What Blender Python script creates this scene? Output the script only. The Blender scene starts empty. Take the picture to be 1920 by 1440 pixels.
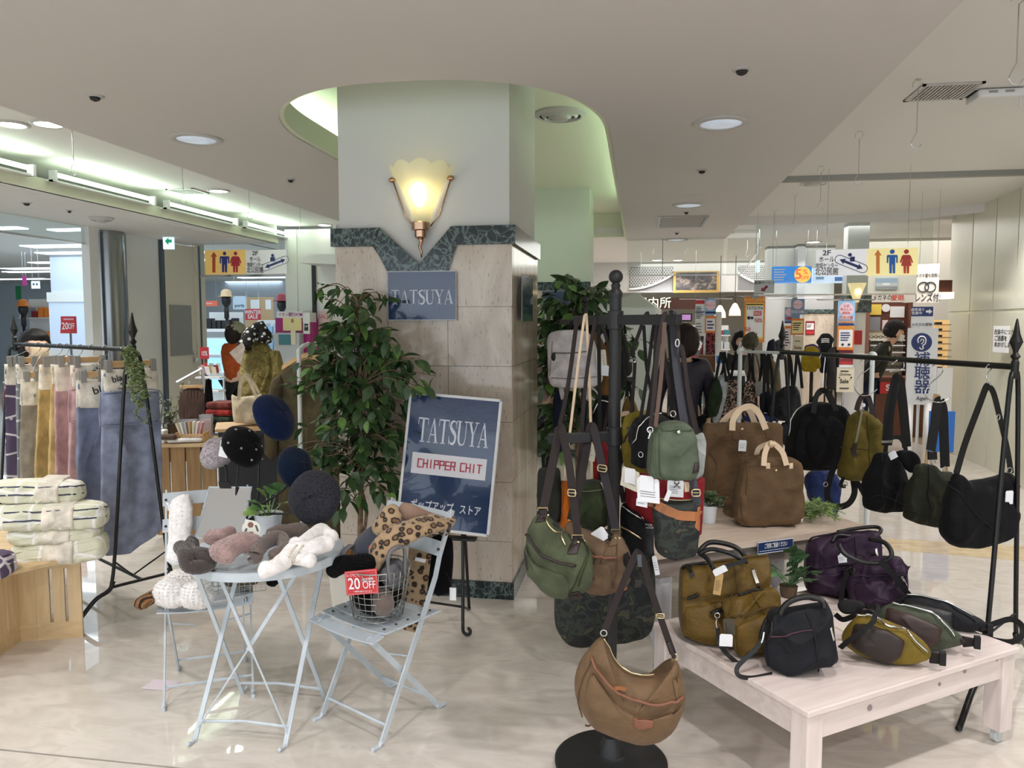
import bpy,math,random
from math import sin,cos,pi,atan,radians as R,sqrt
from mathutils import Vector as V,Matrix as M,noise
random.seed(7)
S=bpy.context.scene
C=S.collection
FPX,EYE=1440.0,1.6
PH=atan(112/FPX);TH=atan(240/FPX*cos(PH))
cf=V((-sin(TH)*cos(PH),cos(TH)*cos(PH),-sin(PH)))
cr=V((cos(TH),sin(TH),0));cu=cr.cross(cf)
EYEV=V((0,0,EYE))
cam=bpy.data.cameras.new('camera');co=bpy.data.objects.new('camera',cam);C.objects.link(co)
cam.sensor_width=36;cam.lens=36*FPX/1920;cam.clip_start=.05;cam.clip_end=200
co.location=EYEV;co.rotation_euler=(pi/2-PH,0,TH);S.camera=co
W=bpy.data.worlds.new('world');S.world=W;W.use_nodes=True
W.node_tree.nodes['Background'].inputs[0].default_value=(.80,.90,1,1)
W.node_tree.nodes['Background'].inputs[1].default_value=1.55
S.view_settings.view_transform='Standard';S.view_settings.look='None'
S.view_settings.gamma=1;S.view_settings.use_curve_mapping=False
S.view_settings.exposure=0.55
S.cycles.use_denoising=True
S.cycles.max_bounces=8;S.cycles.diffuse_bounces=4;S.cycles.glossy_bounces=4
S.cycles.transparent_max_bounces=16;S.cycles.sample_clamp_indirect=6
S.cycles.caustics_reflective=False;S.cycles.caustics_refractive=False
def light(name,typ,loc,power,col=(1,1,1),size=.1,rot=(0,0,0),spot=None,sy=None):
 d=bpy.data.lights.new(name,typ);d.energy=power;d.color=col
 if typ=='AREA':
  d.size=size
  if sy:d.shape='RECTANGLE';d.size_y=sy
 else:d.shadow_soft_size=size
 if spot:d.spot_size=R(spot);d.spot_blend=.6
 o=bpy.data.objects.new(name,d);C.objects.link(o);o.location=loc;o.rotation_euler=rot
 return o
WARM=(1,.95,.95);COOL=(.70,.86,1);GRN=(.78,1,.80)
def lin(c):
 return tuple(((x/255)/12.92 if x<=10.3 else((x/255+.055)/1.055)**2.4)for x in c[:3])+(1,)
MATS={}
def newmat(name):
 m=bpy.data.materials.new(name);m.use_nodes=True
 return m,m.node_tree.nodes,m.node_tree.links,m.node_tree.nodes['Principled BSDF']
def coords(n,l,scale=(1,1,1),kind='Object',rot=(0,0,0)):
 t=n.new('ShaderNodeTexCoord');mp=n.new('ShaderNodeMapping');l.new(t.outputs[kind],mp.inputs[0])
 mp.inputs['Scale'].default_value=scale;mp.inputs['Rotation'].default_value=rot
 return mp.outputs[0]
def tex(n,l,typ,co,**k):
 t=n.new('ShaderNodeTex'+typ);l.new(co,t.inputs['Vector'])
 for a,b in k.items():
  if a in t.inputs:t.inputs[a].default_value=b
  else:setattr(t,a,b)
 return t
def ramp(n,l,src,stops,mode='LINEAR'):
 r=n.new('ShaderNodeValToRGB');l.new(src,r.inputs[0]);e=r.color_ramp.elements;r.color_ramp.interpolation=mode
 while len(e)<len(stops):e.new(.5)
 for i,(p,c)in enumerate(stops):e[i].position=p;e[i].color=lin(c)
 return r.outputs[0]
def bump(n,l,src,st,b,dist=.01):
 k=n.new('ShaderNodeBump');k.inputs['Strength'].default_value=st;k.inputs['Distance'].default_value=dist
 l.new(src,k.inputs['Height']);l.new(k.outputs[0],b.inputs['Normal'])
def mat(name,c,r=.6,m=0,nz=None,bp=None,coat=0,sheen=0,em=0,spec=.5,alpha=1):
 if name in MATS:return MATS[name]
 mt,n,l,b=newmat(name)
 b.inputs['Base Color'].default_value=lin(c);b.inputs['Roughness'].default_value=r;b.inputs['Metallic'].default_value=m
 b.inputs['Coat Weight'].default_value=coat;b.inputs['Sheen Weight'].default_value=sheen
 b.inputs['Specular IOR Level'].default_value=spec;b.inputs['Alpha'].default_value=alpha
 if em:b.inputs['Emission Color'].default_value=lin(c);b.inputs['Emission Strength'].default_value=em
 if nz or bp:cv=coords(n,l)
 if nz:
  t=tex(n,l,'Noise',cv,Scale=nz[0],Detail=4.0)
  a=nz[1];lo=[x*(1-a)for x in c];hi=[min(255,x*(1+a))for x in c]
  l.new(ramp(n,l,t.outputs[0],[(.3,lo),(.7,hi)]),b.inputs['Base Color'])
 if bp:
  t=tex(n,l,'Noise',cv,Scale=bp[0],Detail=3.0);bump(n,l,t.outputs[0],bp[1],b,bp[2]if len(bp)>2 else.01)
 MATS[name]=mt
 return mt
def patmat(name,fn,r=.7,**kw):
 if name in MATS:return MATS[name]
 mt,n,l,b=newmat(name);b.inputs['Roughness'].default_value=r
 for a,x in kw.items():b.inputs[a].default_value=x
 fn(n,l,b);MATS[name]=mt
 return mt
FABS=[.95,0,.1]
def fabric(name,c,r=.85,wr=.25,nz=.12,weave=420):
 if name in MATS:return MATS[name]
 c=tuple(max(3,v*FABS[0]-FABS[1])for v in c)
 m=mat(name,c,r,nz=(14,nz),sheen=FABS[2],spec=.25);n,l=m.node_tree.nodes,m.node_tree.links;b=n['Principled BSDF']
 cv=coords(n,l,(1,1,1.6));t=tex(n,l,'Noise',cv,Scale=7,Detail=4.0,Distortion=1.8);w=tex(n,l,'Noise',cv,Scale=weave,Detail=2.0)
 k=n.new('ShaderNodeBump');k.inputs['Strength'].default_value=.3;k.inputs['Distance'].default_value=.03;l.new(t.outputs[0],k.inputs['Height'])
 j=n.new('ShaderNodeBump');j.inputs['Strength'].default_value=wr;j.inputs['Distance'].default_value=.002;l.new(w.outputs[0],j.inputs['Height']);l.new(k.outputs[0],j.inputs['Normal']);l.new(j.outputs[0],b.inputs['Normal'])
 return m
def vec(p):return p if isinstance(p,V)else V(p)
def cr_path(pts,per=6,closed=False):
 P=[vec(p)for p in pts];n=len(P)
 if n<3 and not closed:return P
 out=[]
 rng=range(n)if closed else range(n-1)
 for i in rng:
  a=P[(i-1)%n]if closed or i>0 else P[0]*2-P[1]
  b,c=P[i],P[(i+1)%n]
  d=P[(i+2)%n]if closed or i<n-2 else P[-1]*2-P[-2]
  for k in range(per):
   t=k/per
   out.append(.5*((2*b)+(c-a)*t+(2*a-5*b+4*c-d)*t*t+(3*b-a-3*c+d)*t**3))
 if not closed:out.append(P[-1].copy())
 return out
def chaikin(P,it=2,q=.25):
 P=[V(p)for p in P]
 for _ in range(it):
  o=[]
  for i in range(len(P)):
   a,b=P[i],P[(i+1)%len(P)]
   o+=[a*(1-q)+b*q,a*q+b*(1-q)]
  P=o
 return P
def resample(P,n,closed=True):
 P=list(P)
 if closed:P=P+[P[0]]
 L=[0]
 for i in range(1,len(P)):L.append(L[-1]+(P[i]-P[i-1]).length)
 out=[];j=0
 for k in range(n):
  d=L[-1]*k/(n if closed else n-1)
  while j<len(P)-2 and L[j+1]<d:j+=1
  s=L[j+1]-L[j]
  out.append(P[j].lerp(P[j+1],(d-L[j])/s if s>1e-12 else 0))
 return out
class B:
 def __init__(s):s.v=[];s.f=[];s.mi=[];s.cur=0
 def add(s,vs,fs,T=None):
  o=len(s.v)
  s.v+=[tuple(T@vec(p))if T else tuple(p)for p in vs]
  s.f+=[tuple(i+o for i in f)for f in fs];s.mi+=[s.cur]*len(fs)
  return s
 def box(s,x0,x1,y0,y1,z0,z1,T=None):
  return s.add([(x,y,z)for z in(z0,z1)for y in(y0,y1)for x in(x0,x1)],[(0,2,3,1),(4,5,7,6),(0,1,5,4),(2,6,7,3),(0,4,6,2),(1,3,7,5)],T)
 def cbox(s,c,d,T=None):
  return s.box(c[0]-d[0]/2,c[0]+d[0]/2,c[1]-d[1]/2,c[1]+d[1]/2,c[2]-d[2]/2,c[2]+d[2]/2,T)
 def beam(s,a,b,w,t,up=V((0,0,1))):
  a,b=vec(a),vec(b);d=(b-a).normalized();sd=d.cross(up)
  sd=sd.normalized()if sd.length>1e-4 else V((1,0,0));n=sd.cross(d).normalized()
  vs=[p+sd*(w/2*i)+n*(t/2*j)for p in(a,b)for i,j in((-1,-1),(1,-1),(1,1),(-1,1))]
  return s.add(vs,[(0,3,2,1),(4,5,6,7),(0,1,5,4),(1,2,6,5),(2,3,7,6),(3,0,4,7)])
 def tube(s,pts,r,n=8,closed=False,caps=True):
  P=[vec(p)for p in pts];m=len(P);rr=r if isinstance(r,(list,tuple))else[r]*m
  prev=None;vs=[];fs=[]
  for i in range(m):
   a=P[(i-1)%m]if closed or i else P[0];b=P[(i+1)%m]if closed or i<m-1 else P[-1]
   t=(b-a)
   t=t.normalized()if t.length>1e-9 else V((0,0,1))
   if prev is None:
    prev=t.orthogonal().normalized()
   prev=(prev-t*prev.dot(t));prev=prev.normalized()if prev.length>1e-6 else t.orthogonal().normalized()
   q=t.cross(prev)
   vs+=[P[i]+(prev*cos(2*pi*k/n)+q*sin(2*pi*k/n))*rr[i]for k in range(n)]
  for i in range(m if closed else m-1):
   j=(i+1)%m
   fs+=[(i*n+k,i*n+(k+1)%n,j*n+(k+1)%n,j*n+k)for k in range(n)]
  if caps and not closed:fs+=[tuple(range(n))[::-1],tuple((m-1)*n+k for k in range(n))]
  return s.add(vs,fs)
 def ribbon(s,pts,w,t,side=None,nrm=None):
  """flat strip; side: width direction (fixed), or nrm: the strip's normal (width = tangent x nrm)"""
  P=[vec(p)for p in pts];m=len(P);vs=[];ws=w if isinstance(w,(list,tuple))else[w]*m
  for i in range(m):
   tg=(P[min(i+1,m-1)]-P[max(i-1,0)]);tg=tg.normalized()if tg.length>1e-9 else V((0,0,1))
   if side is not None:
    sd=vec(side).normalized();nn=tg.cross(sd)
   else:
    sd=tg.cross(vec(nrm));nn=None
    sd=sd.normalized()if sd.length>1e-5 else V((1,0,0));nn=sd.cross(tg)
   nn=nn.normalized()if nn.length>1e-5 else V((0,1,0))
   vs+=[P[i]+sd*(a*ws[i]/2)+nn*(b*t/2)for a,b in((-1,-1),(1,-1),(1,1),(-1,1))]
  fs=[(0,3,2,1),tuple((m-1)*4+k for k in range(4))]
  for i in range(m-1):
   fs+=[(i*4+k,i*4+(k+1)%4,i*4+4+(k+1)%4,i*4+4+k)for k in range(4)]
  return s.add(vs,fs)
 def lathe(s,prof,n=20,c=(0,0,0),T=None):
  vs=[(c[0]+r*cos(2*pi*k/n),c[1]+r*sin(2*pi*k/n),c[2]+z)for r,z in prof for k in range(n)]
  fs=[(i*n+k,i*n+(k+1)%n,(i+1)*n+(k+1)%n,(i+1)*n+k)for i in range(len(prof)-1)for k in range(n)]
  fs+=[tuple(range(n))[::-1],tuple((len(prof)-1)*n+k for k in range(n))]
  return s.add(vs,fs,T)
 def sph(s,c,r,nu=14,nv=8,T=None,fn=None):
  r=(r,r,r)if isinstance(r,(int,float))else r
  vs=[]
  for j in range(nv+1):
   a=pi*j/nv-pi/2
   for k in range(nu):
    b=2*pi*k/nu;q=V((cos(a)*cos(b),cos(a)*sin(b),sin(a)))
    if fn:q=q*fn(q)
    vs.append((c[0]+q.x*r[0],c[1]+q.y*r[1],c[2]+q.z*r[2]))
  fs=[(j*nu+k,j*nu+(k+1)%nu,(j+1)*nu+(k+1)%nu,(j+1)*nu+k)for j in range(nv)for k in range(nu)]
  return s.add(vs,fs,T)
 def prism(s,poly,y0,y1,T=None):
  n=len(poly)
  vs=[(p[0],y0,p[1])for p in poly]+[(p[0],y1,p[1])for p in poly]
  return s.add(vs,[tuple(range(n)),tuple(range(2*n-1,n-1,-1))]+[(k,k+n,(k+1)%n+n,(k+1)%n)for k in range(n)],T)
 def slab(s,poly,z0,z1):
  n=len(poly)
  vs=[(p[0],p[1],z0)for p in poly]+[(p[0],p[1],z1)for p in poly]
  return s.add(vs,[tuple(range(n))[::-1],tuple(range(n,2*n))]+[(k,(k+1)%n,(k+1)%n+n,k+n)for k in range(n)])
 def disc(s,c,r,y0,y1,n=20,sx=1):
  return s.prism([(c[0]+r*sx*cos(2*pi*k/n),c[1]+r*sin(2*pi*k/n))for k in range(n)],y0,y1)
 def grid(s,fn,nu,nv,cu=False,cv=False):
  vs=[fn(i/(nu if cu else nu-1),j/(nv if cv else nv-1))for j in range(nv)for i in range(nu)]
  fs=[(j*nu+i,j*nu+(i+1)%nu,(j+1)%nv*nu+(i+1)%nu,(j+1)%nv*nu+i)for j in range(nv if cv else nv-1)for i in range(nu if cu else nu-1)]
  return s.add(vs,fs)
def uname(n):return n
def obj(name,b,mt,parent=None,smooth=False,bevel=0,loc=None,rot=None,**pr):
 me=bpy.data.meshes.new(name);me.from_pydata([tuple(p)for p in b.v],[],b.f)
 for m in(mt if isinstance(mt,(list,tuple))else[mt]):me.materials.append(m)
 if any(b.mi):me.polygons.foreach_set('material_index',b.mi)
 if smooth:me.polygons.foreach_set('use_smooth',[True]*len(me.polygons))
 me.update()
 o=bpy.data.objects.new(name,me);C.objects.link(o)
 if smooth=='auto':
  try:me.set_sharp_from_angle(angle=R(40))
  except Exception:pass
 if parent:o.parent=parent
 if loc is not None:o.location=loc
 if rot is not None:o.rotation_euler=rot
 if bevel:
  md=o.modifiers.new('bevel','BEVEL');md.width=bevel;md.segments=2;md.limit_method='ANGLE';md.angle_limit=R(50)
 tag(o,**pr)
 return o
def tag(o,label=None,cat=None,group=None,kind=None):
 if label:o['label']=label
 if cat:o['category']=cat
 if group:o['group']=group
 if kind:o['kind']=kind
 return o
def thing(name,label,cat,loc=(0,0,0),rz=0,group=None,kind=None):
 o=bpy.data.objects.new(name,None);C.objects.link(o);o.location=loc;o.rotation_euler=(0,0,rz)
 o.empty_display_size=.05
 return tag(o,label,cat,group,kind)
def copy_tree(o,parent=None):
 c=o.copy();C.objects.link(c)
 if parent:c.parent=parent
 for ch in list(o.children):copy_tree(ch,c)
 return c
def struct(name,b,mt,parent=None,**k):return obj(name,b,mt,parent,kind='structure',**k)
def ray(px,py):return cf+cr*((px-960)/FPX)+cu*((720-py)/FPX)
def atY(px,py,y):d=ray(px,py);return EYEV+d*(y/d.y)
def atX(px,py,x):d=ray(px,py);return EYEV+d*(x/d.x)
def atZ(px,py,z):d=ray(px,py);return EYEV+d*((z-EYE)/d.z)
class Pl:
 """upright plane through a point; local x to the right, z up, -y towards the viewer"""
 def __init__(s,px,py,y,rz=None,pos=None):
  s.o=vec(pos)if pos is not None else atY(px,py,y);s.rzm=rz
  if rz is None:rz=math.atan2(s.o.y,s.o.x)-pi/2
  elif isinstance(rz,tuple):rz=math.atan2(s.o.y,s.o.x)-pi/2+rz[0]
  s.rz=rz;s.X=V((cos(rz),sin(rz),0));s.N=V((-sin(rz),cos(rz),0))
 def l(s,px,py,dy=0):
  d=ray(px,py);p=EYEV+d*((s.o+s.N*dy-EYEV).dot(s.N)/d.dot(s.N))-s.o
  return V((p.dot(s.X),dy,p.z))
 def w(s,px,py,dy=0):
  q=s.l(px,py,dy);return s.o+s.X*q.x+s.N*dy+V((0,0,q.z))
 def m(s,n=1):return n*(s.o-EYEV).length/FPX
def txt(s,size,mt,parent,loc,rot=(pi/2,0,0),bold=0,ax='CENTER',sx=1,ext=.0006,sp=1.0,shear=0,vert=1.0,name='lettering'):
 c=bpy.data.curves.new(name,'FONT');c.body=s;c.size=size;c.align_x=ax;c.align_y='CENTER'
 c.extrude=ext;c.offset=bold;c.space_character=sp;c.shear=shear;c.space_line=vert;c.resolution_u=3
 c.materials.append(mt);o=bpy.data.objects.new(name,c);C.objects.link(o);o.parent=parent
 o.location=loc;o.rotation_euler=rot;o.scale=(sx,1,1)
 return o
def _st(p,th):return p
SER={'T':[[(0,1),(.9,1),(.9,.94),(0,.94)],[(.37,.96),(.53,.96),(.53,0),(.37,0)],[(.25,.045),(.65,.045),(.65,0),(.25,0)],[(0,1),(.05,1),(.04,.72),(0,.72)],[(.85,1),(.9,1),(.9,.72),(.86,.72)]],'A':[[(.44,1),(.5,1),(.14,0),(.09,0)],[(.41,1),(.52,1),(.86,0),(.69,0)],[(.23,.36),(.68,.36),(.69,.31),(.21,.31)],[(0,.04),(.27,.04),(.27,0),(0,0)],[(.58,.04),(.95,.04),(.95,0),(.58,0)]],'U':[[(.0,1),(.36,1),(.36,.955),(0,.955)],[(.6,1),(.92,1),(.92,.955),(.6,.955)],[(.1,.98),(.26,.98),(.26,.3),(.1,.3)],[(.74,.98),(.79,.98),(.79,.3),(.74,.3)],[(.1,.3),(.26,.3),(.3,.14),(.16,.12)],[(.3,.14),(.16,.12),(.3,.0),(.44,.06)],[(.44,.06),(.3,0),(.55,0),(.55,.06)],[(.55,.06),(.55,0),(.7,.06),(.66,.12)],[(.66,.12),(.7,.06),(.79,.3),(.74,.3)]],'Y':[[(0,1),(.36,1),(.36,.955),(0,.955)],[(.6,1),(.92,1),(.92,.955),(.6,.955)],[(.07,.98),(.25,.98),(.54,.46),(.38,.46)],[(.74,.98),(.8,.98),(.52,.46),(.46,.46)],[(.38,.5),(.54,.5),(.54,0),(.38,0)],[(.26,.045),(.66,.045),(.66,0),(.26,0)]],}
def _s_poly():
 c=cr_path([(.64,.76,0),(.56,.92,0),(.36,.965,0),(.17,.88,0),(.15,.7,0),(.34,.555,0),(.54,.43,0),(.6,.24,0),(.48,.07,0),(.28,.035,0),(.1,.13,0),(.05,.3,0)],4)
 th=[.02+.07*sin(pi*min(1,max(0,(i/len(c)-.12)/.76)))for i in range(len(c))]
 out=[]
 for i in range(len(c)-1):
  t=(c[min(i+1,len(c)-1)]-c[max(i-1,0)]).normalized();n=V((-t.y,t.x,0))
  t2=(c[min(i+2,len(c)-1)]-c[i]).normalized();n2=V((-t2.y,t2.x,0))
  a,b,d,e=c[i]+n*th[i],c[i+1]+n2*th[i+1],c[i+1]-n2*th[i+1],c[i]-n*th[i]
  out.append([(p.x,p.y)for p in(a,b,d,e)])
 out+=[[(.6,1),(.65,1),(.65,.68),(.62,.68)],[(.02,.35),(.06,.35),(.08,0),(.04,0)]]
 return out
SER['S']=_s_poly()
def serif(word,b,x0,z0,wid,hgt,y0,y1,T=None):
 ad={'T':.9,'A':.93,'S':.7,'U':.93,'Y':.9};tot=sum(ad[c]for c in word);k=wid/tot;x=x0
 for c in word:
  for poly in SER[c]:b.prism([(x+p[0]*k,z0+p[1]*hgt)for p in poly],y0,y1,T)
  x+=ad[c]*k
 return b
PIX={'C':['0313','0003','0010'.replace('10','20')],}
def pixword(word,b,x0,z0,cw,hgt,th,y0,y1):
 """square-cut letters from strokes on a 2 x 2 grid"""
 seg={'C':[(0,2,2,2),(0,0,0,2),(0,0,2,0)],'H':[(0,0,0,2),(2,0,2,2),(0,1,2,1)],'I':[(1,0,1,2)],'P':[(0,0,0,2),(0,2,2,2),(2,1,2,2),(0,1,2,1)],'E':[(0,0,0,2),(0,2,2,2),(0,1,2,1),(0,0,2,0)],'R':[(0,0,0,2),(0,2,2,2),(2,1,2,2),(0,1,2,1),(2,0,1.4,1)],'T':[(0,2,2,2),(1,0,1,2)]}
 x=x0
 for ch in word:
  if ch==' ':x+=cw*.75;continue
  w=cw*.70
  for a,c,d,e in seg[ch]:
   p,q=V((x+a/2*w,0,z0+c/2*hgt)),V((x+d/2*w,0,z0+e/2*hgt))
   t=(q-p).normalized()*th/2;p=p-t;q=q+t;n=V((-t.z,0,t.x))
   b.prism([((p+n).x,(p+n).z),((q+n).x,(q+n).z),((q-n).x,(q-n).z),((p-n).x,(p-n).z)],y0,y1)
  x+=cw
 return b
class Bag:
 """a stuffed, rounded body from an outline in an upright plane, and pieces that follow its front"""
 def __init__(s,name,label,cat,pl,outline,d,mt,n=3,wr=.006,ws=9,group=None,part='body',rounds=2,N=72,K=14,q=.25,thing_=None,c=None,dy=0,taper=None,rest=None):
  if rest is not None:
   q_=max((p for p in outline),key=lambda p:p[1]);w_=atZ(q_[0],q_[1],rest);pl=Pl(q_[0],q_[1],w_.y+.42*d*max(.6,cos(pl.rz)),pl.rzm if pl.rzm is None or isinstance(pl.rzm,tuple)else pl.rz)
  s.pl=pl;s.d=d;s.n=n;s.dy=dy;s.tp=taper if taper else(.7 if n>=5 else.85)
  s.root=thing_ or thing(name,label,cat,pl.o,pl.rz,group)
  s.seed=random.random()*50;s.wr=wr;s.ws=ws
  ys_=[p[1]for p in outline if len(p)==2];y0_,y1_=(min(ys_),max(ys_))if ys_ else(0,1);kf=d*(1 if n>=5 else.55)
  P=[pl.l(p[0],p[1],kf*(.30*s.tp-.70*(p[1]-y0_)/(y1_-y0_+1e-6)))if len(p)==2 else vec(p)for p in outline];P=[V((p.x,0,p.z))for p in P]
  P=resample(chaikin(P,rounds,q),N);s.P=P
  s.c=(pl.l(*c)if c else sum(P,V())/len(P));s.c.y=0;s.z0=min(p.z for p in P);s.z1=max(p.z for p in P)
  s.mt=mt
  b=B();vs=[];fs=[]
  def lay(sg):
   o=len(vs)
   for k in range(K+1):
    sc=cos(pi/2*k/K)**.8 if k<K else.0
    for p in P:
     q_=s.c+(p-s.c)*max(sc,.02);h=s.prof(max(sc,.02))
     y=sg*d/2*h*s.tk(q_.z)+s.wob(q_,sg)*min(1,2*h)+dy
     vs.append((q_.x,y,q_.z))
   for k in range(K):
    for i in range(N):
     a,e,f,g=o+k*N+i,o+k*N+(i+1)%N,o+(k+1)*N+(i+1)%N,o+(k+1)*N+i
     fs.append((a,e,f,g)if sg>0 else(g,f,e,a))
   fs.append(tuple(o+K*N+i for i in range(N))[::1 if sg>0 else-1])
  lay(-1);lay(1)
  b.add(vs,fs);s.body=obj(part,b,mt,s.root,smooth=True)
  if rest is not None:s.snap(rest)
 def snap(s,z):
  """rest the body on a surface at height z"""
  s.root.location.z+=z-(s.root.location.z+min(v.co.z for v in s.body.data.vertices));return s
 def tk(s,z):return 1-(1-s.tp)*max(0,min(1,(z-s.z0)/(s.z1-s.z0)))**1.4
 def prof(s,sc):return max(0,1-sc**s.n)**(1/s.n)
 def wob(s,p,sg=-1):
  if not s.wr:return 0
  w=s.ws;d=.35*noise.noise(V((p.x*w*.8,p.z*w*.8,s.seed)))
  rg=1-abs(noise.noise(V((p.x*w*1.1+d+s.seed,p.z*w*.8-p.x*w*.5,sg*5.))))
  return s.wr*(noise.noise(V((p.x*w,s.seed+sg*3,p.z*w)))+.45*noise.noise(V((p.x*w*2.3,s.seed+7+sg,p.z*w*2.3)))-1.1*(rg**6-.3))
 def y(s,x,z):
  q=V((x,0,z))-s.c;a=math.atan2(q.z,q.x);best=None
  P=s.P
  for i in range(len(P)):
   a0,b0=P[i]-s.c,P[(i+1)%len(P)]-s.c
   den=(b0.x-a0.x)*q.z-(b0.z-a0.z)*q.x
   if abs(den)<1e-12:continue
   t=(a0.z*q.x-a0.x*q.z)/den
   if-.001<=t<=1.001:
    e=a0.lerp(b0,t)
    if e.dot(q)>=0:best=e.length;break
  sc=min(1,q.length/best)if best else 0
  h=s.prof(sc)
  return-s.d/2*h*s.tk(z)+s.wob(V((x,0,z)),-1)*min(1,2*h)+s.dy
 def fp(s,px,py,off=.002):
  q=s.pl.l(px,py);q=s.pl.l(px,py,s.y(q.x,q.z)-off)if True else q
  q.y=s.y(q.x,q.z)-off
  return q
 def pad(s,name,poly,t,mt=None,n=4,wr=.0,rounds=2,N=36,K=4,q=.25,back=.004,**pr):
  P=[s.pl.l(*p)for p in poly];P=resample(chaikin(P,rounds,q)if rounds else P,N);c=sum(P,V())/N
  vs=[];fs=[]
  sd=random.random()*90
  for k in range(K+1):
   sc=[1,.97,.88,.65,.3,.02][k]if K==5 else[1,.96,.8,.45,.03][k]if K==4 else 1-.98*k/K
   for p in P:
    w_=c+(p-c)*sc;h=max(0,1-sc**n)**(1/n)
    vs.append((w_.x,s.y(w_.x,w_.z)-t*h-(wr*h*noise.noise(V((w_.x*14,sd,w_.z*14)))if wr else 0)-.0008,w_.z))
  for k in range(K):
   fs+=[((k+1)*N+i,(k+1)*N+(i+1)%N,k*N+(i+1)%N,k*N+i)for i in range(N)]
  fs.append(tuple(K*N+i for i in range(N))[::-1])
  o=len(vs);vs+=[(p.x,s.y(p.x,p.z)+back,p.z)for p in P]
  fs+=[(i,(i+1)%N,o+(i+1)%N,o+i)for i in range(N)];fs.append(tuple(o+i for i in range(N)))
  b=B();b.add(vs,fs)
  return obj(name,b,mt or s.mt,s.root,smooth=True,**pr)
 def front(s,pts,off=.002,per=6,dense=True):
  F_=cr_path([V((p[0],p[1],0))for p in pts],per)if dense else[V((p[0],p[1],0))for p in pts]
  return[s.fp(p.x,p.y,off)for p in F_]
 def line(s,name,pts,r,mt,off=0,**pr):
  return obj(name,B().tube(s.front(pts,off),r,6),mt,s.root,smooth=True,**pr)
 def band(s,name,pts,w,mt,t=.003,off=.002,**pr):
  return obj(name,B().ribbon(s.front(pts,off),w,t,nrm=(0,1,0)),mt,s.root,**pr)
 def strap(s,name,pts,w,mt,t=.003,side=None,rnd=False,per=6,**pr):
  P=cr_path([s.pl.l(p[0],p[1],p[2]if len(p)>2 else 0)for p in pts],per)
  b=B().tube(P,w/2,8)if rnd else B().ribbon(P,w,t,side=side,nrm=None if side else(0,1,0))
  return obj(name,b,mt,s.root,smooth=rnd,**pr)
 def bits(s,name,fn,mt,**pr):
  b=B();fn(b);return obj(name,b,mt,s.root,smooth='auto',**pr)
 def card(s,px,py,w,h,dy,mt,rot=0,string_to=None,name='price_tag',lines=0,label=None,holed=True):
  """a paper card hanging in front of the bag, with its cord"""
  q=s.pl.l(px,py,dy);T=M.Translation(q)@M.Rotation(rot,4,'Y')@M.Rotation(R(random.uniform(-8,8)),4,'Z')
  o=obj(name,B().prism([(-w/2,-h),(w/2,-h),(w/2,-.006),(w/2-.005,0),(-w/2+.005,0),(-w/2,-.006)],-.0006,.0006,T),mt,s.root)
  if label:o['label']=label
  if string_to:
   e=s.pl.l(*string_to)if len(string_to)==3 else s.pl.l(string_to[0],string_to[1],dy+.005)
   obj('cord',B().tube([q,q.lerp(e,.5)+V((.004,-.002,-.004)),e],.0009,5),MK['black_cord'],o)
  if lines:
   b=B()
   for i in range(lines):b.box(-w*.36,w*random.uniform(.1,.36),-.0012,-.0007,-h*(.35+.5*i/lines)-.0012,-h*(.35+.5*i/lines),T)
   obj('print',b,MK['ink'],o)
  return o
 def ring(s,px,py,r,mt,dy=None,name='ring',sx=1,th=.0022):
  q=s.pl.l(px,py,dy)if dy is not None else s.fp(px,py,.004)
  return obj(name,B().tube([q+V((r*sx*cos(a*pi/8),0,r*sin(a*pi/8)))for a in range(16)],th,6,closed=True),mt,s.root,smooth=True)
 def buckle(s,px,py,w,h,mt,dy=0,rot=0):
  q=s.pl.l(px,py,dy);T=M.Translation(q)@M.Rotation(rot,4,'Y')
  P=[T@V(p)for p in((-w/2,0,-h/2),(w/2,0,-h/2),(w/2,0,h/2),(-w/2,0,h/2))]
  P=chaikin(P,2,.15)
  b=B().tube(P,.0022,6,closed=True);b.tube([T@V((-w/2-.004,0,0)),T@V((w/2+.004,0,0))],.0018,6)
  return obj('buckle',b,mt,s.root,smooth=True)
 def stud(s,px,py,r,mt,name='stud',dy=None):
  q=s.fp(px,py,.001)if dy is None else s.pl.l(px,py,dy)
  return obj(name,B().sph(q,(r,r*.5,r),10,6),mt,s.root,smooth=True)
FURC={}
def fuzz(o,parent,n,length,mt,w=.0022,name='fur'):
 """short pile standing on a soft body, as loose blades"""
 if mt.name in FURC:mt=mat(mt.name+' pile',FURC[mt.name],.95,sheen=.3,spec=.1)
 me=o.data;vs=me.vertices;b=B();rnd=random.Random(len(vs));tri=[]
 A=[]
 for p in me.polygons:
  A.append(p.area)
 ps=rnd.choices(range(len(A)),weights=A,k=n)
 V3=[];F3=[]
 for k in ps:
  p=me.polygons[k];ii=list(p.vertices);ws=[rnd.random()**1.2 for _ in ii];t=sum(ws)
  q=sum((vs[i].co*(w_/t)for i,w_ in zip(ii,ws)),V())
  nn=(p.normal+V((rnd.uniform(-.7,.7),rnd.uniform(-.7,.7),rnd.uniform(-.9,.3)))).normalized()
  sd=nn.orthogonal().normalized()*w;sd.rotate(M.Rotation(rnd.uniform(0,6.28),3,nn))
  i0=len(V3);V3+=[q-sd-nn*.001,q+sd-nn*.001,q+nn*length*rnd.uniform(.5,1.1)];F3.append((i0,i0+1,i0+2))
 b.add(V3,F3)
 return obj(name,b,mt,parent,smooth=True,kind='stuff')
ORD='first second third fourth fifth sixth seventh eighth ninth tenth eleventh twelfth thirteenth'.split()
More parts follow.
